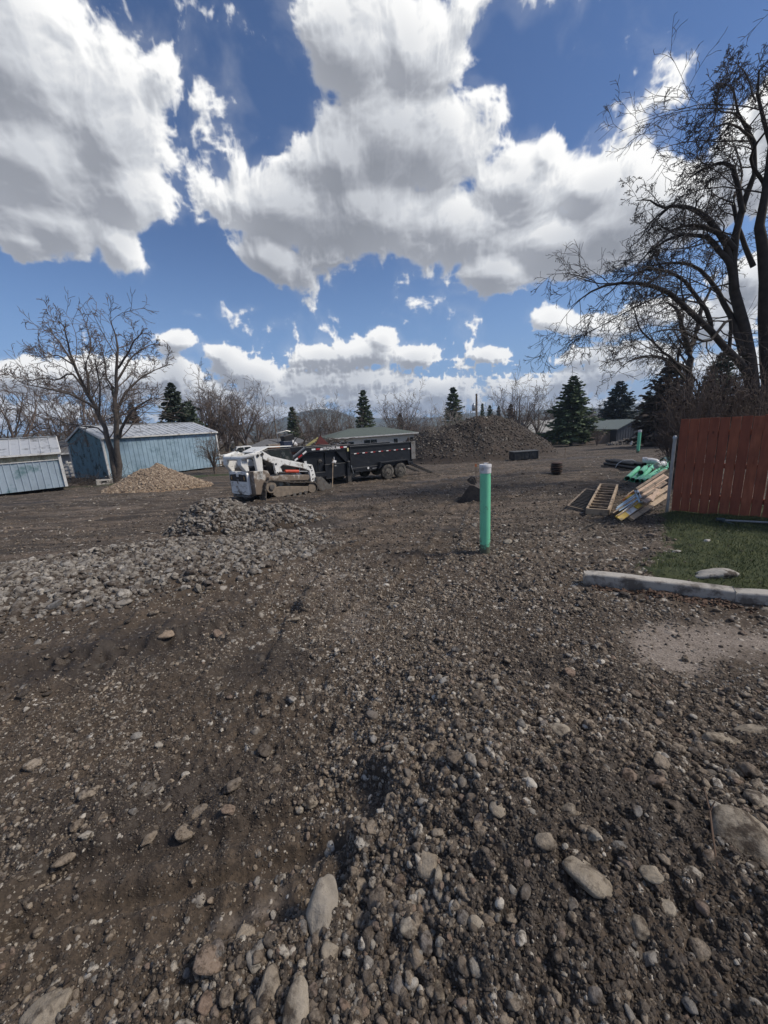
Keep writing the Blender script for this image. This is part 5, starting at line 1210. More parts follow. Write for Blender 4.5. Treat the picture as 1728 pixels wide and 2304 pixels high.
# ------------------------------------------------------------------ metal sheds and houses
BLUEM = M('blue_metal_cladding', (.26, .365, .44), .45, var=.16, vscale=1.3, dirt=.35, dirtcol=(.15, .23, .28), dscale=.9)
BLUEG = M('greyish_blue_cladding', (.30, .37, .43), .5, var=.12, vscale=1.5, dirt=.4, dirtcol=(.12, .20, .225), dscale=1.0)
BLUET = M('shaded_teal_cladding', (.14, .24, .28), .55, var=.2, vscale=2, dirt=.4, dirtcol=(.05, .07, .07), dscale=1.5)  # darker gable copy of the blue cladding, its shaded side painted in
CREAM = M('cream_cladding', (.46, .43, .30), .6, var=.15, vscale=2, dirt=.45, dirtcol=(.20, .175, .11), dscale=1.5)
ROOFM = M('pale_metal_roof', (.52, .54, .56), .38, metal=.35, var=.12, vscale=1.2, dirt=.35, dirtcol=(.20, .21, .22), dscale=1.2)
TRIM = M('white_trim', (.60, .60, .58), .5, dirt=.3, dirtcol=(.35, .33, .3))
def rib_panel(w, h, rib=.028, n=1):
    """upright ribbed sheet in x (0..w), z (0..h), ribs towards -y"""
    poly = [(0, 0), (.015, -rib), (.05, -rib), (.065, 0)]
    for k in range(1, n): x = w*k/n; poly += [(x, 0), (x+.01, -rib*.35), (x+.03, -rib*.35), (x+.04, 0)]
    poly += [(w-.002, 0), (w-.002, .012), (0, .012)]
    return poly
def clad(parent, p, d, L_, z0, z1, mat, pw=.32, name='wall_panel', topf=None):
    """cladding along direction d (unit 2-D) from local point p; topf gives the height along the wall"""
    n = max(1, round(L_/pw)); w = L_/n
    for k in range(n):
        pl = rib_panel(w, 1); mb = MB(); off = len(mb.v)
        def zt(x): return topf(k*w+x) if topf else z1
        ox, oy = p[0]+d[0]*k*w, p[1]+d[1]*k*w; nx, ny = -d[1], d[0]
        vs = [(ox+d[0]*a+nx*b_, oy+d[1]*a+ny*b_, z0) for a, b_ in pl]+[(ox+d[0]*a+nx*b_, oy+d[1]*a+ny*b_, zt(a)) for a, b_ in pl]
        m_ = len(pl); mb.add(vs, [tuple(range(m_)), tuple(range(2*m_-1, m_-1, -1))]+[(i_, i_+m_, (i_+1) % m_+m_, (i_+1) % m_) for i_ in range(m_)]); mb.build(name, mat, parent)
def roof_panels(parent, x0, x1, ya, za, yb, zb_, mat, pw=.45, name='roof_panel'):
    """sheets running up the slope from (ya,za) to (yb,zb)"""
    n = max(1, round((x1-x0)/pw)); w = (x1-x0)/n; up = Vector((0, yb-ya, zb_-za)).normalized(); nn = Vector((1, 0, 0)).cross(up); 
    if nn.z < 0: nn = -nn
    for k in range(n):
        x = x0+k*w; mb = MB(); prof = [(0, 0), (.02, .035), (.055, .035), (.075, 0), (w-.003, 0), (w-.003, -.015), (0, -.015)]
        vs = [(x+a, ya+nn.y*b_, za+nn.z*b_) for a, b_ in prof]+[(x+a, yb+nn.y*b_, zb_+nn.z*b_) for a, b_ in prof]; m_ = 7
        mb.add(vs, [tuple(range(m_)), tuple(range(2*m_-1, m_-1, -1))]+[(i_, i_+m_, (i_+1) % m_+m_, (i_+1) % m_) for i_ in range(m_)]); mb.build(name, mat, parent)
def shed(x, y, phi, L_, D_, h, ridge, label, wallm, gablem, roofm, band=None, name='metal_shed', z=None, ov=.12):
    e = empty(name, (x, y, z if z is not None else float(Tmid(x, y))), phi, label, 'shed')
    if band:
        clad(e, (0, 0), (1, 0), L_, 0, h-band[0]-.03, wallm); clad(e, (0, 0), (1, 0), L_, h-band[0], h, band[1], pw=.32)
        MB().box((L_/2, -.035, h-band[0]-.01), (L_, .04, .05)).build('trim_rail', TRIM, e)
    else: clad(e, (0, 0), (1, 0), L_, 0, h, wallm)
    gf = lambda t: h+(ridge-h)*(1-abs(t-D_/2)/(D_/2))-.02
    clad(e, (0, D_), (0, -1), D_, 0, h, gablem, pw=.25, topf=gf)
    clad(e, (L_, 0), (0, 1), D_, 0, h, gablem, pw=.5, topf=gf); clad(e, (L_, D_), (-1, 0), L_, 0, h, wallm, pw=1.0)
    for (cx_, cy_) in ((0, 0), (L_, 0), (0, D_), (L_, D_)): MB().box((cx_+(-.02 if cx_ == 0 else .02), cy_+(-.02 if cy_ == 0 else .02), h/2), (.14, .14, h)).build('corner_trim', TRIM, e)
    rf = MB().box((L_/2, D_/2, ridge+.05), (L_+2*ov, .30, .03)).build('ridge_cap', roofm, e)
    s_ = (ridge-h)/(D_/2)
    roof_panels(e, -ov, L_+ov, -.22, h-s_*.22+.05, D_/2, ridge+.03, roofm); roof_panels(e, -ov, L_+ov, D_+.22, h-s_*.22+.05, D_/2, ridge+.03, roofm)
    for xx in (-ov, L_+ov):
        for (ya, yb) in ((-.22, D_/2), (D_+.22, D_/2)): MB().bar((xx, ya, h-s_*.22-.02), (xx, yb, ridge-.03), .05, .15).build('barge_board', TRIM, e)
    MB().box((L_/2, -.235, h-s_*.22+.0), (L_+2*ov, .03, .10)).build('eave_trim', TRIM, e)
    return e
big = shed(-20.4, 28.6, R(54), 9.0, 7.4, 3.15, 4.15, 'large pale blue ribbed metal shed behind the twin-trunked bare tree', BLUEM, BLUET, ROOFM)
small = shed(-19.25-8.2*math.cos(R(40)), 23.1-8.2*math.sin(R(40)), R(40), 8.2, 4.2, 2.12, 3.0, 'smaller greyish blue shed with cream upper band at the left edge', BLUEG, BLUEG, ROOFM, band=(.46, CREAM))
# open side door flap at the right end of the large shed
B = lambda x, y, z: big.matrix_basis @ Vector((x, y, z))

def hip_house(label, x, y, phi, L_, D_, h, ridge, wallc, roofc, wins=(), name='house', gable=False, cat='house', z=None, door=None, ov=.5):
    e = empty(name, (x, y, z if z is not None else float(Tbase(x, y))), phi, label, cat)
    MB().box((L_/2, D_/2, h/2), (L_, D_, h)).build('wall', wallc, e)
    i_ = 0.001 if gable else D_*.42
    mb = MB(); z0 = h-.05
    P_ = [(-ov, -ov, z0), (L_+ov, -ov, z0), (L_+ov, D_+ov, z0), (-ov, D_+ov, z0), (i_-ov*gable, D_/2, ridge), (L_-i_+ov*gable, D_/2, ridge)]
    P_ += [(p[0], p[1], p[2]+.14) for p in P_]
    mb.add(P_, [(0, 1, 5, 4), (1, 2, 5), (2, 3, 4, 5), (3, 0, 4), (6, 10, 11, 7), (7, 11, 8), (8, 11, 10, 9), (9, 10, 6), (0, 6, 7, 1), (1, 7, 8, 2), (2, 8, 9, 3), (3, 9, 6, 0)])
    rf = mb.build('roof', roofc, e)
    MB().box((L_/2, -ov-.01, z0+.05), (L_+2*ov, .04, .16)).build('gutter', TRIM, rf)
    if gable: MB().prism([(0, h), (D_, h), (D_/2, ridge)], .01, L_-.01, 'x').build('gable_wall', wallc, e)
    for (cx_, cz_, w, hh) in wins:
        f = MB().box((cx_, -.03, cz_), (w+.16, .06, hh+.16)).build('window', TRIM, e); MB().box((cx_, -.065, cz_), (w, .02, hh)).build('pane', GLASS, f)
        if w > .9: MB().box((cx_, -.08, cz_), (.05, .02, hh)).build('mullion', TRIM, f)
    if door: d = MB().box((door, -.03, 1.05), (.95, .06, 2.1)).build('door', M('dark_door', (.05, .06, .065), .5), e); MB().box((door+.35, -.07, 1.0), (.05, .04, .05)).build('door_handle', GALV, d)
    return e
CRW = M('cream_wall', (.66, .62, .53), .8, var=.08, dirt=.2, dirtcol=(.3, .27, .22)); GRNR = M('green_shingles', (.085, .105, .092), .9, var=.25, vscale=3); GRYR = M('grey_shingles', (.12, .12, .122), .9, var=.25, vscale=3)
DKW = M('dark_grey_siding', (.065, .07, .08), .8, var=.15); BRK = M('red_brick_wall', (.20, .07, .05), .85, var=.25); PALEW = M('pale_grey_wall', (.38, .38, .38), .8, var=.1)
TANW = M('tan_wall', (.25, .20, .16), .85, var=.15)
def put_house(pxl, pxr, Y, ybase_off, **k): pass
a = at(748, 1000, 52); b_ = at(933, 1000, 56)
ph = math.atan2(b_[1]-a[1], b_[0]-a[0]); LL = math.hypot(b_[0]-a[0], b_[1]-a[1])
hip_house('cream bungalow with low green hip roof behind the black dump trailer', a[0], a[1], ph, LL, 8.5, 3.30, 4.35, CRW, GRNR, z=-2.6,
          wins=((1.6, 2.05, .8, 1.3), (2.6, 2.05, .8, 1.3), (5.4, 2.2, 1.9, 1.2), (9.2, 2.2, .6, 1.0), (11.7, 2.2, .5, 1.1)), door=7.4)
a = at(530, 1012, 42); hip_house('low dark house with a plain grey roof seen over the loader cab', a[0], a[1], R(12), 9.5, 7, 2.1, 3.35, DKW, GRYR, z=-2.2, wins=((2, 1.3, 1.0, .8), (6, 1.3, 1.0, .8)))
a = at(936, 1000, 66); hip_house('small outbuilding with grey roof right of the green roofed bungalow', a[0], a[1], R(8), 4.2, 5, 2.2, 3.2, M('olive_wall', (.10, .105, .085), .8), GRYR, z=-3.2)
a = at(962, 1004, 72); hip_house('small red brick gable house peeking out left of the huge dirt pile', a[0], a[1]+5, R(8)-math.pi/2, 6, 4.2, 2.4, 3.7, BRK, M('pale_roof_edge', (.3, .27, .26), .7), gable=True, z=-3.5, ov=.25)
a = at(1200, 985, 70); hip_house('long low building with pale roof half hidden behind the large spruce', a[0], a[1], R(5), 11, 7, 2.4, 4.4, DKW, M('pale_worn_roof', (.30, .30, .285), .8, var=.2), gable=True, z=-3.4)
a = at(1310, 990, 62); hip_house('long green roofed outbuilding joined to the left side of the dark barn', a[0], a[1]+1.5, R(4), 8, 5, 2.2, 3.5, TANW, M('grey_green_roof', (.17, .20, .185), .6, var=.2), gable=True, z=-3.0)
# dark barn: gable towards us with double doors
gL = at(1386, 997, 57); gR = at(1458, 995, 58)
ph = math.atan2(gR[1]-gL[1], gR[0]-gL[0]); WB = math.hypot(gR[0]-gL[0], gR[1]-gL[1])
e = empty('dark_barn', (gL[0], gL[1], float(Tbase(gL[0], gL[1]))), ph, 'dark grey gable-fronted barn with green roof in the distance left of the fence', 'barn')
hb = 2.05; rb = 3.15
MB().prism([(0, 0), (WB, 0), (WB, hb), (WB/2, rb), (0, hb)], 0, 7, 'y').build('wall', DKW, e)
for s0, s1 in (((-.3, hb-.12), (WB/2, rb+.08)), ((WB+.3, hb-.12), (WB/2, rb+.08))):
    MB().prism([s0, s1, (s1[0], s1[1]+.12), (s0[0], s0[1]+.12)], -.35, 7.3, 'y').build('roof', M('grey_green_roof', (.17, .20, .185), .6), e)
for k in range(int(WB/.45)): MB().box((.25+k*.45, -.02, hb/2), (.05, .04, hb-.05)).build('siding_batten', DKW, e)
MB().box((WB*.60, -.05, .95), (.95, .04, 1.9)).build('barn_door', M('barn_door', (.06, .063, .07), .8), e); MB().box((WB*.78, -.05, .95), (.95, .04, 1.9)).build('barn_door', M('barn_door', (.06, .063, .07), .8), e)
MB().prism([(WB, 0), (WB+2.2, 0), (WB+2.2, 1.7), (WB, hb-.1)], 1.5, 6, 'y').build('lean_to', M('grey_siding', (.12, .125, .13), .8), e)
# house between the sheds, rail fence
a = at(20, 1060, 33); hip_house('grey roofed house with pale wall showing in the gap between the two blue sheds', a[0]-1, a[1]+2, R(28), 13, 8, 3.0, 4.3, PALEW, GRYR, z=-1.7, wins=((9.5, 1.6, .9, .8),))
p = ground(150, 1079); q = ground(178, 1074); e = empty('rail_fence', tuple(p+Vector((-.6, .4, 0))), math.atan2(q.y-p.y, q.x-p.x), 'white four-rail wooden fence in the gap between the blue sheds', 'fence')
for k in range(4): MB().box((1.6, 0, .35+k*.32), (4.4, .03, .12)).build('rail', TRIM, e)
for x in (-.5, 1.5, 3.6): MB().box((x, .07, .75), (.11, .11, 1.5)).build('fence_post', TRIM, e)
# tan board fence beside the barn
a = at(1318, 994, 57); b_ = at(1384, 990, 58.5); e = empty('board_fence', (a[0], a[1], float(Tbase(a[0], a[1]))), math.atan2(b_[1]-a[1], b_[0]-a[0]), 'weathered tan board fence running up to the left side of the dark barn', 'fence')
LF = math.hypot(b_[0]-a[0], b_[1]-a[1])
for k in range(int(LF/.3)): MB().box((.15+k*.3, 0, .85), (.28, .03, 1.7+rnd.uniform(-.04, .04))).build('board', M('tan_board', (.17, .135, .11), .85, var=.3), e)
for z in (.4, 1.3): MB().box((LF/2, .04, z), (LF, .05, .09)).build('rail', TIMB, e)
# pale fence and cars far right, seen past the barn
a = at(1466, 985, 52); e = empty('picket_fence', (a[0], a[1], float(Tbase(a[0], a[1]))), R(-6), 'low pale fence between the dark barn and the steel post', 'fence')
for k in range(20): MB().box((k*.28, 0, .5), (.18, .03, 1.0)).build('picket', M('pale_picket', (.24, .22, .19), .8), e)
MB().box((2.6, .03, .7), (5.5, .04, .08)).build('rail', TIMB, e); MB().box((2.6, .03, .25), (5.5, .04, .08)).build('rail', TIMB, e)
a = at(1462, 970, 80); hip_house('dark low house far off between the barn and the red fence', a[0], a[1], R(-5), 12, 8, 2.6, 4.2, DKW, GRYR, z=-4.2, wins=((3, 1.5, 1, .9), (7, 1.5, 1, .9)))
# background rooftops
for (px, py, Y, L_, ph_, lab, wc, rc) in (
    (5, 992, 60, 12, 10, 'distant house with dark gable roof behind the small blue shed', PALEW, GRYR), (700, 985, 95, 11, -8, 'distant pale house among bare trees left of the bungalow', CRW, GRYR),
    (960, 965, 120, 13, 4, 'distant house with brown roof above the red brick gable', CRW, M('brown_roof', (.10, .075, .06), .9)), (1010, 962, 135, 12, -10, 'distant white walled house under the tall conifer', PALEW, GRYR),
    (430, 995, 90, 12, 12, 'distant house hidden behind the bare thicket right of the big shed', CRW, GRYR), (1110, 960, 140, 14, 0, 'distant pale roofed building behind the crest of the huge pile', PALEW, ROOFM), (1540, 935, 110, 14, -12, 'distant pale building glimpsed behind the shrubs left of the big tree', PALEW, ROOFM)):
    a = at(px, py, Y); zt = float(Tbase(a[0], a[1])); hip_house(lab, a[0], a[1], R(ph_), L_, 8, 2.7, 4.3, wc, rc, z=zt, wins=((2.5, 1.5, 1.2, 1.0), (6, 1.5, 1.2, 1.0), (9, 1.5, 1.2, 1.0)), gable=rnd.random() < .5)

# white pickup nose and gate behind the large shed
p = at(496, 1040, 38); e = empty('white_pickup', (p[0], p[1], float(Tmid(p[0], p[1]))), R(25), 'white pickup truck parked behind the right end of the large blue shed', 'truck')
MB().prism([(0, .55), (0, 1.05), (.15, 1.15), (1.2, 1.2), (1.75, 1.85), (3.1, 1.88), (3.45, 1.25), (5.2, 1.22), (5.25, .6), (4.9, .5), (.3, .5)], 0, 1.8, 'y').build('body', WHITE, e, bevel=.06)
MB().prism([(1.42, 1.28), (1.85, 1.76), (2.35, 1.78), (2.35, 1.28)], -.012, .0, 'y').build('side_window', GLASS, e); MB().prism([(2.45, 1.28), (2.45, 1.78), (3.0, 1.78), (3.22, 1.28)], -.012, .0, 'y').build('side_window', GLASS, e)
MB().prism([(1.30, 1.24), (1.72, 1.80), (1.70, 1.84), (1.24, 1.27)], .15, 1.65, 'y').build('windscreen', GLASS, e)
for x in (.95, 4.2):
    for s_, yy in ((-1, .1), (1, 1.7)): wheel(e, (x, yy, .38), .38, .24, s_)
MB().box((-.02, .9, .75), (.06, 1.5, .25)).build('grille', BLACKP, e); MB().box((-.04, .9, .52), (.12, 1.75, .14)).build('bumper', GALV, e)
for yy in (.2, 1.6): MB().box((-.03, yy, .98), (.06, .3, .16)).build('headlight', SILV, e)
p = at(487, 1062, 33); e = empty('farm_gate', (p[0], p[1], float(Tmid(p[0], p[1]))), R(20), 'grey braced gate hung at the right end of the large blue shed', 'gate')
for z in (.5, 1.0, 1.5): MB().box((.9, 0, z), (1.8, .05, .09)).build('gate_rail', TIMB, e)
MB().bar((0, .0, 1.5), (1.7, .0, .5), .05, .08).build('brace', TIMB, e); 
for x in (0, 1.8): MB().box((x, 0, .85), (.10, .10, 1.7)).build('gate_post', TIMB, e)
# utility poles
def pole(px, ytop, Y, r, label, trans=False, arms=True):
    t = at(px, ytop, Y); zb = float(Tbase(t[0], t[1])); e = empty('utility_pole', (t[0], t[1], zb), R(15), label, 'pole'); h = t[2]-zb
    MB().tube([(0, 0, -.5), (0, 0, h)], [r, r*.72], 12).build('pole_shaft', TIMB, e, smooth=True)
    if trans:
        MB().tube([(-.55, -.1, h-2.6), (-.55, -.1, h-2.5), (-.55, -.1, h-1.7), (-.55, -.1, h-1.6)], [.2, .28, .28, .2], 16).build('transformer', GALV, e, smooth=True); MB().box((-.28, -.05, h-2.1), (.35, .1, .1)).build('bracket', STEELD, e)
        MB().cyl((-.55, -.1, h-1.6), (-.55, -.1, h-1.35), .05, 8).build('bushing', BLACKP, e)
    if arms: MB().box((0, 0, h-.35), (1.7, .1, .12)).build('cross_arm', TIMB, e)
    return e
pole(1072, 886, 62, .20, 'tall bare utility pole with a grey transformer behind the huge dirt pile', True, False)
pole(617, 938, 58, .10, 'thin dark pole rising behind the debris trailer', False, False)
pole(112, 985, 80, .14, 'thin leaning pole far behind the gap between the sheds', False, True)
# block and brush by the shed
p = ground(236, 1090); e = empty('concrete_block', tuple(p), R(40), 'pale concrete block lying at the foot of the large blue shed', 'block'); MB().box((0, 0, .16), (.9, .42, .36), (0, .08, .0)).build('block_body', CONC, e, bevel=.02)
MB().box((-.02, -.215, .2), (.3, .012, .12)).build('painted_recess', DARKV, e)  # thin dark slab on the face paints the shade of a hollow

# ------------------------------------------------------------------ trees
BARK = M('grey_bark', (.095, .078, .066), .95, var=.4, vscale=5, bmp=.8, bscale=14)
BARKR = M('dark_bark', (.050, .041, .035), .95, var=.4, vscale=5, bmp=.8, bscale=14)
BARKB = M('brownish_bark', (.15, .118, .10), .95, var=.35, vscale=3)
TWIG = M('brown_twigs', (.13, .10, .083), .95, var=.3, vscale=1.2); TWIGD = M('dark_twigs', (.065, .052, .045), .95, var=.3, vscale=1.2)
TWIGP = M('pale_twigs', (.28, .25, .22), .95, var=.2, vscale=1.2)
def unit(v): return v/np.maximum(np.linalg.norm(v, axis=-1, keepdims=True), 1e-9)
def tubes(pts, rad, s):
    """(m,n,3) polylines with (m,n) radii -> verts and quads"""
    m, n, _ = pts.shape; T_ = np.gradient(pts, axis=1); T_ = unit(T_)
    ref = np.where(np.abs(T_[..., 2:3]) > .9, np.array([1., 0, 0]), np.array([0, 0, 1.])); A_ = unit(np.cross(T_, ref)); B_ = np.cross(T_, A_)
    ang = np.arange(s)*2*np.pi/s
    V_ = pts[:, :, None]+rad[:, :, None, None]*(np.cos(ang)[None, None, :, None]*A_[:, :, None]+np.sin(ang)[None, None, :, None]*B_[:, :, None])
    base = (np.arange(m)[:, None, None]*n+np.arange(n-1)[None, :, None])*s; k = np.arange(s)[None, None]; k2 = (k+1) % s
    F_ = np.stack(np.broadcast_arrays(base+k, base+k2, base+s+k2, base+s+k), -1).reshape(-1, 4)
    return V_.reshape(-1, 3), F_
class TreeMesh:
    def __init__(s): s.V = []; s.F = []; s.o = 0
    def add(s, V_, F_): s.V.append(V_); s.F.append(F_+s.o); s.o += len(V_)
    def mesh(s, name): return np_mesh(name, np.concatenate(s.V), np.concatenate(s.F))
def level(P0, D, L_, r0, n, wig, trop, rg, rmin=.004, taper=.75):
    m = len(P0); pts = np.zeros((m, n+1, 3)); rad = np.zeros((m, n+1)); dirs = np.zeros((m, n+1, 3)); pts[:, 0] = P0; d = unit(D); rad[:, 0] = r0; dirs[:, 0] = d
    curl = rg.normal(0, 1, (m, 3))*wig*.6
    for i_ in range(1, n+1):
        d = unit(d+rg.normal(0, wig, (m, 3))+curl+np.array([0, 0, trop])); pts[:, i_] = pts[:, i_-1]+d*(L_/n)[:, None]; rad[:, i_] = np.maximum(r0*(1-taper*i_/n), rmin); dirs[:, i_] = d
    return pts, rad, dirs
def kids(pts, rad, dirs, L_, k, ang, lr, rr, rg, t0=.25, tip=True, up=0.):
    m, n1, _ = pts.shape; t = t0+(1-t0)*(np.arange(k)[None]+rg.random((m, k)))/k; f_ = t*(n1-1); i_ = np.minimum(f_.astype(int), n1-2); w = (f_-i_)[..., None]
    I = np.arange(m)[:, None]
    P_ = pts[I, i_]*(1-w)+pts[I, i_+1]*w; d = dirs[I, i_]; r_ = rad[I, i_]*(1-w[..., 0])+rad[I, i_+1]*w[..., 0]
    side = unit(np.cross(d, rg.normal(size=d.shape))); a = (ang*(.7+.6*rg.random((m, k))))[..., None]
    nd = unit(d*np.cos(a)+side*np.sin(a)+np.array([0, 0, up])); ln = L_[:, None]*lr*(1-.45*t)*(.6+.8*rg.random((m, k)))
    return P_.reshape(-1, 3), nd.reshape(-1, 3), ln.ravel(), (r_*rr).ravel()
def limb_arrays(limbs, nres=14):
    """authored limbs: list of [(x,y,z,r),...] resampled on smooth curves"""
    out = []
    for lm in limbs:
        a = np.array(lm, float); t = np.arange(len(a)); tt = np.linspace(0, len(a)-1, nres)
        # catmull-rom
        res = []
        for u in tt:
            i_ = min(int(u), len(a)-2); f_ = u-i_; p0, p1, p2, p3 = a[max(i_-1, 0)], a[i_], a[i_+1], a[min(i_+2, len(a)-1)]
            res.append(.5*((2*p1)+(-p0+p2)*f_+(2*p0-5*p1+4*p2-p3)*f_**2+(-p0+3*p1-3*p2+p3)*f_**3))
        out.append(res)
    out = np.array(out); return out[..., :3], np.maximum(out[..., 3], .01)
def crown_from(limbs, specs, seed, rmin, tm_fine, tm_thick, nres=14, sides=7, cap=9.):
    rg = np.random.default_rng(seed); P_, R_ = limb_arrays(limbs, nres); P_ = P_.copy()
    P_[:, 1:-1] += rg.normal(0, 1, P_[:, 1:-1].shape)*R_[:, 1:-1, None]*.22
    V_, F_ = tubes(P_, R_, sides); tm_thick.add(V_, F_)
    dirs = unit(np.gradient(P_, axis=1)); L_ = np.linalg.norm(np.diff(P_, axis=1), axis=2).sum(1)
    pts, rad = P_, np.minimum(R_, cap)
    for li, (k, ang, lr, rr, n, wig, trop, sd, t0, up) in enumerate(specs):
        P0, D, ln, r0 = kids(pts, rad, dirs, L_, k, R(ang), lr, rr, rg, t0=t0, up=up)
        r0 = np.maximum(r0, rmin*1.15)
        pts, rad, dirs = level(P0, D, ln, r0, n, wig, trop, rg, rmin=rmin); L_ = ln
        V_, F_ = tubes(pts, rad, sd); (tm_thick if sd >= 5 else tm_fine).add(V_, F_)
def tree_obj(name, label, x, y, z, trunk_me, crown_me, tm, cm, rz=0, sc=1., group=None, cat='tree'):
    e = empty(name, (x, y, z), rz, label, cat, group); e.scale = (sc,)*3 if not hasattr(sc, '__len__') else sc
    a = bpy.data.objects.new('trunk', trunk_me); COL.objects.link(a); a.parent = e
    b_ = bpy.data.objects.new('crown', crown_me); COL.objects.link(b_); b_.parent = e
    for me, mt in ((trunk_me, tm), (crown_me, cm)):
        if not me.materials: me.materials.append(mt)
    return e
def authored_tree(name, label, base, limbs_px, Y, specs, seed, rmin, tmat, cmat, sides=8, dY=1.2, spread=None, cap=9., rs=1.):
    """limbs given as (px, py, radius[, depth offset]) in the picture; depth wanders so the crown is as deep as it is wide"""
    rg = np.random.default_rng(seed+1); bx, by, bz = base; L3 = []
    for li, lm in enumerate(limbs_px):
        off = rg.uniform(-1, 1)*(spread or 0); pts = []
        for i_, q in enumerate(lm):
            dy = q[3] if len(q) > 3 else off*(i_/(len(lm)-1))**1.2
            p = at(q[0], q[1], Y+dy); pts.append((p[0]-bx, p[1]-by, p[2]-bz, q[2]*rs))
        L3.append(pts)
    a, b_ = TreeMesh(), TreeMesh(); crown_from(L3, specs, seed, rmin, b_, a, sides=sides, cap=cap)
    t_me = a.mesh('trunk'); t_me.polygons.foreach_set('use_smooth', np.ones(len(t_me.polygons), dtype=bool))
    return tree_obj(name, label, bx, by, bz, t_me, b_.mesh('crown'), tmat, cmat)

# ---- great bare tree at right, behind the fence
Yr = 12.5; gx = at(1695, 1000, Yr)
LR = [
 [(1712, 1010, .42), (1700, 930, .40), (1690, 840, .36), (1672, 740, .30), (1655, 640, .24), (1652, 560, .20), (1668, 470, .17), (1700, 380, .12), (1690, 300, .10), (1665, 270, .07), (1650, 200, .04)],
 [(1740, 1010, .40), (1735, 880, .38), (1730, 720, .36), (1722, 600, .30), (1712, 520, .24), (1722, 430, .18), (1735, 340, .12), (1720, 270, .09), (1700, 180, .05), (1735, 130, .03)],
 [(1696, 860, .26), (1640, 790, .20), (1590, 735, .17), (1540, 685, .15), (1490, 650, .125), (1430, 637, .10), (1370, 640, .07), (1320, 662, .045), (1285, 690, .02)],
 [(1600, 740, .13), (1590, 700, .12), (1560, 660, .105), (1530, 625, .09), (1490, 608, .07), (1440, 610, .05), (1390, 640, .03), (1340, 690, .015)],
 [(1672, 800, .2), (1650, 740, .17), (1635, 690, .15), (1605, 640, .125), (1565, 600, .10), (1520, 592, .075), (1460, 600, .05), (1410, 640, .025)],
 [(1655, 650, .20), (1635, 560, .17), (1600, 500, .15), (1560, 470, .12), (1520, 462, .09), (1490, 468, .07), (1460, 450, .04), (1430, 452, .02)],
 [(1645, 600, .17), (1610, 550, .14), (1570, 530, .11), (1520, 532, .08), (1470, 560, .05), (1430, 600, .025)],
 [(1652, 560, .16), (1625, 530, .13), (1590, 515, .11), (1560, 505, .08), (1510, 520, .05), (1470, 560, .02)],
 [(1672, 480, .14), (1655, 400, .12), (1640, 370, .10), (1600, 372, .075), (1560, 395, .05), (1540, 415, .02)],
 [(1690, 310, .07), (1650, 280, .05), (1610, 285, .035), (1590, 300, .015)], [(1690, 290, .06), (1650, 255, .045), (1620, 250, .03), (1605, 215, .015)], [(1700, 230, .05), (1680, 170, .035), (1655, 140, .015)],
 [(1720, 420, .10), (1690, 350, .07), (1740, 270, .04), (1760, 200, .02)], [(1725, 700, .16), (1760, 600, .12), (1790, 480, .08), (1800, 380, .04)],
 [(1695, 600, .14), (1665, 520, .11), (1650, 450, .09), (1670, 400, .06), (1655, 330, .03)], [(1730, 800, .15), (1800, 700, .10), (1880, 640, .06), (1950, 640, .02)],
 [(1735, 560, .12), (1800, 500, .08), (1880, 430, .05), (1930, 400, .02)], [(1640, 790, .10), (1640, 720, .09), (1590, 770, .07), (1520, 740, .05), (1450, 755, .02)],
]
authored_tree('bare_tree', 'largest bare tree with many arching limbs, towering behind the red fence', (gx[0], gx[1], -.45), LR, Yr,
    [(9, 50, .40, .55, 6, .13, -.04, 4, .20, .03), (6, 42, .55, .55, 5, .16, -.05, 4, .15, 0), (5, 42, .55, .6, 4, .18, -.07, 3, .15, 0), (4, 38, .58, .7, 3, .2, -.07, 3, .15, 0)], 5, .0055, BARKR, TWIGD, spread=1.7, cap=.042, rs=.50)
# ---- slimmer bare tree left of it
gx = at(1553, 990, 17)
authored_tree('bare_tree', 'slim bare tree standing just left of the largest tree, behind the shrubs', (gx[0], gx[1], -.7),
    [[(1556, 990, .17), (1552, 900, .15), (1551, 800, .13), (1550, 780, .12)], [(1551, 790, .11), (1535, 740, .09), (1525, 700, .06), (1500, 680, .03)], [(1551, 790, .11), (1570, 740, .09), (1580, 690, .07), (1600, 650, .04), (1610, 600, .02)],
     [(1552, 840, .08), (1500, 800, .05), (1470, 770, .035), (1440, 740, .03), (1425, 690, .02)], [(1550, 830, .07), (1520, 815, .04), (1470, 800, .03), (1420, 810, .02), (1385, 840, .01)], [(1552, 870, .06), (1500, 812, .035), (1440, 805, .025), (1395, 825, .012)]],
    17, [(7, 45, .5, .5, 5, .14, 0, 4, .2, .1), (5, 42, .55, .6, 4, .18, 0, 3, .15, 0), (4, 40, .55, .7, 3, .2, 0, 3, .1, 0)], 9, .007, BARKR, TWIGD, spread=1.2)
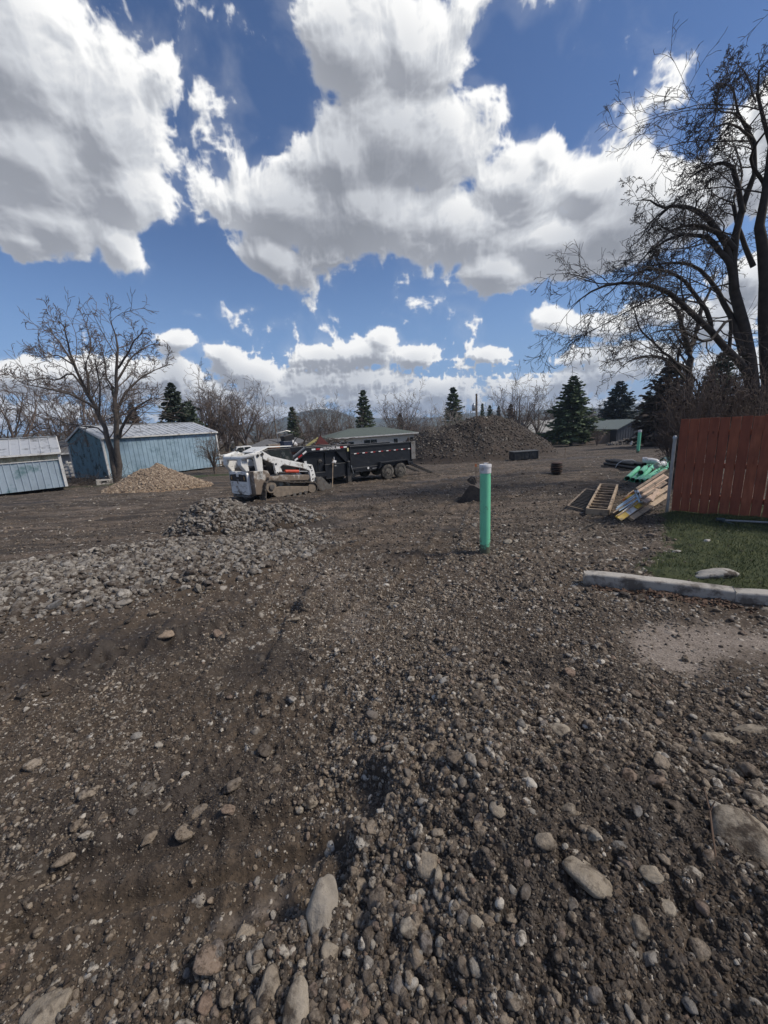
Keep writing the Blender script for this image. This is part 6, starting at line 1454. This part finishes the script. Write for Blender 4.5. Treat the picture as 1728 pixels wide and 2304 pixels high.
# ---- twin-trunked tree at left
bs = ground(262, 1083)
LL_ = [
 [(266, 1086, .34), (258, 1040, .27), (246, 1000, .22), (235, 965, .19), (222, 935, .17), (205, 900, .15), (190, 870, .125), (165, 820, .10), (148, 790, .07), (122, 755, .045), (95, 725, .02)],
 [(264, 1086, .30), (266, 1030, .24), (262, 985, .21), (260, 940, .19), (258, 905, .17), (262, 870, .14), (262, 830, .11), (265, 780, .08), (255, 740, .05), (245, 715, .02)],
 [(215, 920, .12), (195, 905, .10), (165, 890, .09), (130, 880, .07), (95, 872, .05), (50, 862, .03), (25, 845, .012)],
 [(205, 900, .12), (185, 870, .1), (160, 840, .08), (130, 855, .06), (95, 850, .04), (60, 858, .02), (40, 850, .01)],
 [(200, 885, .12), (198, 850, .1), (193, 825, .085), (200, 800, .07), (205, 770, .05), (195, 735, .03), (200, 705, .015)],
 [(180, 850, .09), (160, 800, .07), (150, 760, .05), (140, 730, .03), (110, 710, .012)], [(165, 820, .08), (130, 800, .05), (100, 805, .03), (75, 800, .012)],
 [(260, 930, .12), (280, 890, .10), (300, 865, .08), (325, 845, .06), (355, 830, .035), (385, 820, .012)], [(268, 985, .13), (285, 940, .10), (315, 912, .08), (342, 895, .03)],
 [(262, 860, .1), (280, 830, .08), (300, 800, .06), (330, 780, .04), (355, 770, .015)], [(263, 830, .09), (285, 800, .07), (300, 770, .05), (320, 750, .02)],
 [(262, 880, .09), (240, 850, .07), (235, 810, .05), (225, 780, .02)], [(222, 935, .09), (225, 880, .07), (218, 830, .05), (210, 800, .02)], [(250, 1005, .08), (225, 965, .06), (190, 960, .05), (140, 950, .035), (100, 930, .02), (60, 945, .01)],
]
authored_tree('bare_tree', 'twin-trunked bare tree leaning left in front of the large blue shed', tuple(bs), LL_, bs.y, [(10, 46, .33, .5, 5, .14, .02, 4, .2, .1), (6, 42, .55, .6, 4, .17, .02, 3, .15, 0), (4, 40, .55, .7, 3, .2, .0, 3, .12, 0)], 15, .013, BARK, TWIG, spread=2.6, cap=.09, rs=.8)

# ---- generic bare trees, shared meshes
def bare_proto(seed, H, kind='spread'):
    rg = np.random.default_rng(seed); limbs = []
    n = {'spread': 7, 'upright': 9, 'shrub': 12, 'fan': 11}[kind]
    th = {'spread': .22, 'upright': .14, 'shrub': .02, 'fan': .05}[kind]*H
    if kind != 'shrub': limbs.append([(0, 0, -.3, H*.022), (rg.normal()*.1, rg.normal()*.1, th, H*.018), (rg.normal()*.3, rg.normal()*.3, H*.55, H*.010), (rg.normal()*.4, rg.normal()*.4, H*.98, .012)])
    for k in range(n):
        a = k*2*math.pi/n+rg.uniform(-.4, .4); out = {'spread': .42, 'upright': .20, 'shrub': .32, 'fan': .40}[kind]*H*rg.uniform(.6, 1.1); top = H*rg.uniform(.68, 1.0); z0 = th*rg.uniform(.6, 1.5) if kind != 'shrub' else 0
        limbs.append([(0, 0, z0, H*.011), (out*.3*math.cos(a), out*.3*math.sin(a), z0+(top-z0)*.3, H*.009), (out*.7*math.cos(a+.1), out*.7*math.sin(a+.1), z0+(top-z0)*.65, H*.006), (out*math.cos(a+.2), out*math.sin(a+.2), top, .012)])
    A_, B_ = TreeMesh(), TreeMesh()
    crown_from(limbs, [(6, 40, .5, .55, 5, .13, .03, 4, .2, .12), (5, 38, .55, .6, 3, .17, .02, 3, .15, .05), (3, 36, .55, .8, 2, .2, 0, 3, .15, 0)], seed, .016 if kind != 'shrub' else .010, B_, A_, sides=5, nres=9)
    return A_.mesh('trunk'), B_.mesh('crown')
PB = {'spread': [bare_proto(101, 9, 'spread'), bare_proto(102, 9, 'spread')], 'upright': [bare_proto(103, 10, 'upright'), bare_proto(104, 10, 'upright')], 'fan': [bare_proto(105, 9, 'fan')], 'shrub': [bare_proto(107, 4, 'shrub'), bare_proto(108, 4, 'shrub')]}
HT = {'spread': 9, 'upright': 10, 'fan': 9, 'shrub': 4}
_mc = {}
def twig_mat_mesh(me, mt):
    k = (me.name, mt.name)
    if k not in _mc: c = me.copy(); c.materials.clear(); c.materials.append(mt); _mc[k] = c
    return _mc[k]
def bare(px, ytop, Y, kind, v, label, tm=None, cm=None, rz=None, name='bare_tree', group=None, cat='tree', wid=1.0):
    t = at(px, ytop, Y); zb = float(Tbase(t[0], t[1])); s_ = (t[2]-zb)/HT[kind]; a, b_ = PB[kind][v]
    return tree_obj(name, label, t[0], t[1], zb, twig_mat_mesh(a, tm or BARKB), twig_mat_mesh(b_, cm or TWIG), tm or BARKB, cm or TWIG, rz if rz is not None else rnd.uniform(0, 6), (s_*wid, s_*wid, s_), group, cat)
bare(180, 868, 40, 'fan', 0, 'multi-stemmed bare tree behind the twin-trunked one, over the shed gable', wid=1.1); bare(105, 905, 46, 'spread', 0, 'bare tree behind the small blue shed, left of the multi-stemmed one')
bare(-15, 868, 33, 'spread', 1, 'bare tree crown entering at the left edge above the small shed', wid=1.2); bare(225, 880, 46, 'upright', 0, 'upright bare tree seen between the two trunks')
for i_, (px, yt, Y, kd_, v) in enumerate([(440, 872, 56, 'upright', 0), (467, 868, 60, 'upright', 1), (492, 888, 58, 'upright', 0), (515, 880, 62, 'upright', 1), (538, 893, 57, 'spread', 0), (572, 918, 55, 'spread', 1), (600, 935, 66, 'spread', 0)]):
    bare(px, yt, Y, kd_, v, ['first', 'second', 'third', 'fourth', 'fifth', 'sixth', 'last'][i_]+' from the left of the bare brown trees behind the loader and dark house')
for i_, (px, yt, Y, kd_, v, lab) in enumerate([(690, 930, 64, 'spread', 1, 'bare tree between the thin pole and the columnar conifer'), (722, 922, 70, 'fan', 0, 'fan-shaped bare tree before the blue hill'), (755, 925, 68, 'spread', 0, 'bare tree just left of the tall columnar conifer'),
    (785, 942, 62, 'spread', 1, 'low bare tree above the bungalow roof'), (897, 900, 74, 'fan', 0, 'pale fan-shaped bare tree right of the bungalow ridge'), (930, 935, 80, 'spread', 0, 'low bare tree behind the grey roofed outbuilding'), (958, 940, 84, 'spread', 1, 'low bare tree left of the pale frosty tree'),
    (1165, 872, 62, 'fan', 0, 'wide spreading bare tree right behind the crest of the huge pile'), (1210, 905, 66, 'spread', 0, 'bare tree between the huge pile and the large spruce'), (1240, 915, 80, 'upright', 1, 'thin upright bare tree left of the large spruce'), (1345, 905, 78, 'upright', 0, 'bare tree between the two dark spruces'), (1345, 965, 50, 'shrub', 0, 'small bare shrub in front of the tan board fence')]):
    bare(px, yt, Y, kd_, v, lab)
for px, yt, lab in ((1000, 925, 'left one of the pale frosty-looking trees behind the huge pile'), (1035, 935, 'right one of the pale frosty-looking trees behind the huge pile')): bare(px, yt, 52, 'fan', 0, lab, BARKB, TWIGP)
bare(471, 985, 30.5, 'upright', 1, 'thin leafless sapling growing against the right part of the blue shed wall', BARK, TWIG, wid=1.5)
# shrubs behind the fence with dark seed heads
for i_, (px, Y, yt) in enumerate([(1535, 11.5, 890), (1560, 12, 862), (1580, 10.5, 850), (1590, 11.5, 835), (1635, 10.8, 850), (1690, 11.6, 860), (1735, 10.5, 845)]):
    bare(px, yt, Y, 'shrub', i_ % 2, ['leftmost low shrub behind the fence', 'second shrub from the left behind the fence', 'third shrub from the left behind the fence, under the slim bare tree', 'middle shrub of the thicket behind the fence', 'shrub left of the thick trunks behind the fence', 'shrub in front of the thick trunks', 'shrub at the right edge above the fence'][i_], BARKB, TWIG, name='leafless_shrub', cat='shrub', wid=.62)
# seed heads
P_ = []; 
for _ in range(230):
    px, py = rnd.uniform(1490, 1728), rnd.uniform(845, 925); P_.append(at(px, py, rnd.uniform(10.2, 12.0)))
scatter('seed_heads', np.array(P_), np.tile([[.022, .022, .055]], (230, 1))*rng.uniform(.6, 1.3, (230, 1)), M('seed_brown', (.045, .030, .024), .95), 'clod', sub=1, rot=np.stack([rng.normal(0, .35, 230), rng.normal(0, .35, 230), rng.uniform(0, 6, 230)], 1))
tag(bpy.data.objects['seed_heads'], 'dark upright seed heads on the shrubs behind the red fence', 'seed heads')
# brush heap at the shed corner
bp_ = ground(205, 1092); e = empty('brush_heap', tuple(bp_+Vector((-.3, .8, 0))), R(40), 'heap of dark cut brush in the gap beside the large blue shed', 'brush')
rg = np.random.default_rng(3); n = 260; P0 = np.stack([rg.normal(0, 1.5, n), rg.normal(0, .6, n), rg.uniform(0, .35, n)], 1); D = rg.normal(0, 1, (n, 3))*np.array([1, .7, .35])+np.array([0, 0, .15])
pts, rad_, _ = level(P0, D, rg.uniform(.4, 1.5, n), np.full(n, .014), 4, .2, -.03, rg, rmin=.007); tm_ = TreeMesh(); tm_.add(*tubes(pts, rad_, 3)); link_mesh('cut_branches', tm_.mesh('cut_branches'), TWIGD, e)

# ---- conifers
def needle_mat(name, c0, c1):
    m, b, p = new_mat(name); tc = b.n('ShaderNodeTexCoord').outputs['Object']; n = b.noise(tc, 1.3, 4, .6); n2 = b.noise(tc, 9, 3, .6)
    c = b.mix(b.mr(b.m('ADD', b.m('MULTIPLY', n, .6), b.m('MULTIPLY', n2, .4)), .35, .65), c0, c1); setp(b, p, Base_Color=c, Roughness=.75, Specular_IOR_Level=.25); return m
NG = needle_mat('green_needles', (.050, .080, .042), (.135, .175, .088)); NB_ = needle_mat('dark_needles', (.034, .050, .034), (.085, .105, .074)); NR = needle_mat('browned_needles', (.055, .045, .035), (.11, .085, .065)); NBL = needle_mat('bluish_needles', (.032, .046, .044), (.080, .10, .095))
def conifer_proto(seed, H=10., Rw=2.6, nb=260, dens=15, droop=.25, ragged=.25, pw=.75, low=.06):
    rg = np.random.default_rng(seed); A_ = TreeMesh()
    A_.add(*tubes(np.array([[[0, 0, -.3], [0.03, 0, H*.4], [0, .03, H*.8], [0, 0, H]]]), np.array([[.020*H, .014*H, .006*H, .01]]), 7))
    zf = low+(1-low)*np.sort(rg.random(nb))**.85; zf = np.clip(zf, 0, .985); a = np.arange(nb)*2.399+rg.normal(0, .3, nb)
    Lb = Rw*(1-zf)**pw*(1+rg.normal(0, ragged, nb))*np.clip(.55+zf*3.5, 0, 1)+.12; Lb = np.clip(Lb, .15, Rw*1.3)
    D = np.stack([np.cos(a), np.sin(a), .10+.55*zf], 1); P0 = np.stack([0*a, 0*a, zf*H], 1)
    pts, rad_, dirs = level(P0, D, Lb, .008*Lb+.010, 5, .05, -droop*.18, rg, rmin=.006); A_.add(*tubes(pts, rad_, 3))
    # sprays
    m = nb*dens; bi = np.repeat(np.arange(nb), dens); t = .12+.88*rg.random(m)**.8; f_ = t*5; ii = np.minimum(f_.astype(int), 4); w = (f_-ii)[:, None]
    C_ = pts[bi, ii]*(1-w)+pts[bi, ii+1]*w; d = dirs[bi, ii]; side = unit(np.cross(d, [0, 0, 1.]))*np.where(rg.random(m) < .5, -1, 1)[:, None]
    Ls = Lb[bi]*(.38*(1-.65*t))*(.6+.8*rg.random(m))+.13; sd = unit(d*.75+side*(.3+.9*rg.random((m, 1)))+rg.normal(0, .22, (m, 3))-np.array([0, 0, .10+droop*.35]))
    wv = unit(np.cross(sd, rg.normal(0, 1, (m, 3))+np.array([0, 0, 1.2])))*(.055+.17*Ls[:, None])
    tipv = C_+sd*Ls[:, None]; midp = C_+sd*Ls[:, None]*.45
    V_ = np.stack([C_, midp+wv, tipv, midp-wv], 1).reshape(-1, 3); F_ = np.arange(m*4).reshape(-1, 4); B_ = TreeMesh(); B_.add(V_, F_)
    return A_.mesh('trunk'), B_.mesh('foliage'), H
CP = [conifer_proto(201, 10, 3.0, 300, 22, .35, .22, .72), conifer_proto(202, 10, 2.1, 240, 20, .30, .16, .62), conifer_proto(203, 10, 1.3, 200, 18, .15, .10, .5), conifer_proto(204, 10, 3.6, 320, 20, .5, .30, .85, .03)]
CW = [3.0, 2.1, 1.3, 3.6]
def conifer(px, ytop, w_px, Y, v, mat, label, name='conifer'):
    t = at(px, ytop, Y); zb = float(Tbase(t[0], t[1])); H = t[2]-zb; dd = float((t-CAMP) @ _f); wm = w_px*dd/FPX/2; s_ = H/10; sx = wm/CW[v]
    a, b_, _ = CP[v]; e = empty(name, (t[0], t[1], zb), rnd.uniform(0, 6), label, 'tree'); e.scale = (sx, sx, s_)
    o1 = bpy.data.objects.new('trunk', twig_mat_mesh(a, BARKR)); COL.objects.link(o1); o1.parent = e; o2 = bpy.data.objects.new('foliage', twig_mat_mesh(b_, mat)); COL.objects.link(o2); o2.parent = e; return e
conifer(383, 861, 128, 46, 3, NB_, 'broad dark spruce behind the right half of the large blue shed'); conifer(425, 905, 60, 50, 0, NG, 'shorter green spruce leaning out right of the broad dark one'); conifer(293, 906, 62, 50, 0, NR, 'brownish conifer between the twin trunks and the broad spruce')
conifer(251, 868, 15, 47, 2, NB_, 'very narrow dark conifer seen through the twin-trunked tree'); conifer(656, 916, 46, 76, 1, NG, 'rounded dark conifer left of the blue hill'); conifer(816, 878, 58, 72, 1, NG, 'tall pointed conifer right of the blue hill, behind the bungalow')
conifer(899, 930, 20, 84, 2, NB_, 'small dark conifer inside the fan-shaped bare tree'); conifer(1019, 872, 62, 74, 1, NG, 'tall dark conifer rising behind the left flank of the huge pile')
conifer(1085, 908, 16, 92, 2, NG, 'narrow conifer just right of the utility pole'); conifer(1102, 912, 30, 98, 1, NG, 'first of the small conifers right of the utility pole'); conifer(1122, 914, 24, 92, 1, NBL, 'bluish small conifer over the crest of the huge pile'); conifer(1149, 909, 34, 74, 1, NR, 'brownish conifer inside the wide spreading bare tree')
conifer(1292, 846, 112, 57, 0, NG, 'large dense green spruce right of the huge dirt pile'); conifer(1396, 858, 104, 66, 0, NBL, 'dark bluish spruce above the dark barn')
conifer(1512, 806, 150, 38, 3, NR, 'broad brownish conifer behind the slim bare tree'); conifer(1628, 792, 150, 34, 3, NB_, 'dark conifer mass behind the shrubs and the thick trunks'); conifer(1735, 850, 120, 30, 3, NR, 'brown conifer at the right edge above the fence')
conifer(1460, 880, 50, 90, 1, NG, 'small far conifer right of the dark bluish spruce'); conifer(1478, 890, 40, 100, 1, NR, 'small brownish far conifer next to the steel post')

# ---- far woods: one mass of thin leafless trees and dark evergreens
tm_ = TreeMesh(); rg = np.random.default_rng(77)
pa, pb = PB['spread'][0][1], PB['upright'][0][1]
def mesh_arr(me):
    v = np.zeros(len(me.vertices)*3, np.float32); me.vertices.foreach_get('co', v); f_ = np.zeros(len(me.loops), np.int32); me.loops.foreach_get('vertex_index', f_); return v.reshape(-1, 3), f_.reshape(-1, 4)
arrs = [mesh_arr(pa), mesh_arr(pb)]
for k in range(130):
    Y = 85*(3.2**rg.random()); X_ = rg.uniform(-1.15, 1.15)*Y; v, f_ = arrs[k % 2]
    # a thinned copy is enough at this distance
    sel = np.sort(rg.choice(len(f_)//3, len(f_)//3//5, replace=False)); ff = f_.reshape(-1, 3, 4)[:len(f_)//3][sel].reshape(-1, 4) if False else f_[rg.random(len(f_)) < .16]
    uq, inv = np.unique(ff, return_inverse=True); a = rg.uniform(0, 6); s_ = rg.uniform(.55, .85); fat = 1+Y/140
    vv = v[uq]*np.array([s_*1.1, s_*1.1, s_]); vv = np.stack([vv[:, 0]*math.cos(a)-vv[:, 1]*math.sin(a), vv[:, 0]*math.sin(a)+vv[:, 1]*math.cos(a), vv[:, 2]], 1)
    vv += np.array([X_, Y, float(Tbase(X_, Y))]); tm_.add(vv, inv.reshape(-1, 4))
o = link_mesh('distant_woods', tm_.mesh('distant_woods'), TWIG); tag(o, 'band of leafless brown woods beyond the houses', 'woods', kind='stuff')
# scrub that hides the ground line far off
n = 5200; Yq = 70*(6**rng.random(n)); Xq = rng.uniform(-1.2, 1.2, n)*Yq; s_ = rng.uniform(.5, 1.4, n)*(1+Yq/220)
scatter('distant_scrub', np.stack([Xq, Yq, Tbase(Xq, Yq)+s_*.25], 1), np.stack([s_*1.3, s_*1.3, s_*rng.uniform(.6, 1.1, n)], 1), needle_mat('scrub', (.035, .032, .024), (.095, .082, .062)), 'clod', sub=2); tag(bpy.data.objects['distant_scrub'], 'low brown scrub covering the ground beyond the houses', 'scrub')

# ---- hills on the skyline
HM, hb_, hp_ = new_mat('forested_hill'); hg = hb_.n('ShaderNodeNewGeometry').outputs['Position']
hc = hb_.mix(hb_.mr(hb_.noise(hg, .009, 6, .65), .40, .62), (.028, .040, .026), (.085, .085, .055)); setp(hb_, hp_, Base_Color=hc, Roughness=1.)
def ridge(name, y0, y1, prof, seed, nx=260, ny=40):
    xs = np.linspace(-2600, 2600, nx); ys = np.linspace(y0, y1, ny); GX, GY = np.meshgrid(xs, ys); px_ = []
    zt = np.interp(GX*(y0+y1)/2/GY, [p[0] for p in prof], [p[1] for p in prof]); w = np.sin(np.pi*(GY-y0)/(y1-y0))
    GZ = -8+(zt+8)*w**.8*(1+.16*fbm(GX*.0032, GY*.0032, seed, 5))+7*fbm(GX*.008, GY*.008, seed+9, 4)*w
    i_ = (np.arange(ny-1)[:, None]*nx+np.arange(nx-1)[None]).ravel(); o = link_mesh(name, np_mesh(name, np.stack([GX.ravel(), GY.ravel(), GZ.ravel()], 1), np.stack([i_, i_+1, i_+nx+1, i_+nx], 1)), HM, smooth=True); tag(o, kind='structure')
def pr(lst, Y): return [(at(px, py, Y)[0], at(px, py, Y)[2]) for px, py in lst]
ridge('hills', 1050, 1450, pr([(-300, 1000), (-60, 992), (60, 978), (100, 969), (150, 974), (215, 985), (330, 984), (480, 975), (590, 955), (640, 941), (680, 931), (716, 926), (755, 929), (800, 940), (840, 951), (900, 953), (1000, 946), (1190, 935), (1300, 928), (1420, 920), (1490, 908), (1560, 914), (1728, 905), (1900, 895)], 1250), 3)
ridge('far_hills', 1500, 2100, pr([(-300, 1010), (0, 994), (250, 982), (480, 963), (590, 951), (760, 944), (860, 941), (980, 939), (1080, 929), (1190, 922), (1300, 923), (1400, 912), (1490, 906), (1728, 896), (2000, 885)], 1800), 8)

# ---- grass on the lawn: tufts of blades
n = 30000; lx = rng.uniform(2.2, 9.5, n*3); ly = rng.uniform(1.6, 8.0, n*3); lm = lawn_mask(lx, ly, .35)
dk, _, _ = polydist(lx, ly, CURB); k = (rng.random(n*3) < (lm-.25)*1.6*(.25+1.1*vnoise(lx*2.6, ly*2.6, 55))) & (dk > .16); lx, ly = lx[k][:n], ly[k][:n]; n = len(lx)
z = Tfine(lx, ly); hgt = rng.uniform(.015, .05, n)*(.7+.6*vnoise(lx*1.5, ly*1.5, 66)); a = rng.uniform(0, 6.28, n); ln = rng.normal(0, .5, (n, 2))*hgt[:, None]; wv = np.stack([np.cos(a), np.sin(a), 0*a], 1)*rng.uniform(.0022, .0045, n)[:, None]
Bp = np.stack([lx, ly, z-.004], 1); Tp = Bp+np.stack([ln[:, 0], ln[:, 1], hgt], 1); Mp = Bp*.45+Tp*.55+np.stack([0*a, 0*a, hgt*.12], 1)
V_ = np.stack([Bp-wv, Bp+wv, Mp+wv*.8, Mp-wv*.8, Mp-wv*.8, Mp+wv*.8, Tp+wv*.1, Tp-wv*.1], 1).reshape(-1, 3); F_ = (np.arange(n)[:, None]*8+np.array([[0, 1, 2, 3, 4, 5, 6, 7]])).reshape(-1, 4)
GRM, gb, gp_ = new_mat('grass_blades'); gg = gb.n('ShaderNodeNewGeometry').outputs['Position']; gc = gb.mix(gb.mr(gb.noise(gg, 2.2, 4, .6), .35, .65), (.055, .075, .022), (.135, .15, .045)); gc = gb.mix(gb.mr(gb.noise(gg, 45, 2, .5), .54, .68, 0, .7), gc, (.16, .14, .07)); setp(gb, gp_, Base_Color=gc, Roughness=.7)
o = link_mesh('lawn_grass', np_mesh('lawn_grass', V_, F_), GRM); tag(o, 'short green grass of the lawn between curb and red fence', 'grass', kind='stuff')
# dead leaves and twigs caught along the curb foot
n = 420; t = rng.random(n); t = t*.9+.05; cx0 = np.interp(t, [0, .35, .7, 1], [CURB[0][0], CURB[1][0], CURB[2][0], CURB[3][0]]); cy0 = np.interp(t, [0, .35, .7, 1], [CURB[0][1], CURB[1][1], CURB[2][1], CURB[3][1]])
cx0 = cx0-abs(rng.normal(0, .07, n))*.5; cy0 = cy0-abs(rng.normal(0, .07, n))-.02; s_ = rng.uniform(.008, .022, n)
scatter('leaf_litter', np.stack([cx0, cy0, Tfine(cx0, cy0)+.008], 1), np.stack([s_*1.3, s_*.8, s_*.16], 1), M('dead_leaves', (.11, .065, .042), .85, var=.4, vscale=20), 'chip', sub=1); tag(bpy.data.objects['leaf_litter'], 'brown dead leaves blown against the foot of the curb', 'leaves')

# ------------------------------------------------------------------ air: one closed box of thin haze round the whole scene
hz_m = bpy.data.materials.new('air_haze'); hz_m.use_nodes = True; ht = hz_m.node_tree; ht.nodes.clear(); hbld = NB(ht)
hv = hbld.n('ShaderNodeVolumePrincipled', {'Color': (.62, .78, 1., 1), 'Density': .00034, 'Anisotropy': .1}); ho = hbld.n('ShaderNodeOutputMaterial'); ht.links.new(hv.outputs[0], ho.inputs['Volume'])
o = MB().box((0, 100, 32), (5400, 5000, 176)).build('haze', hz_m); tag(o, kind='stuff')
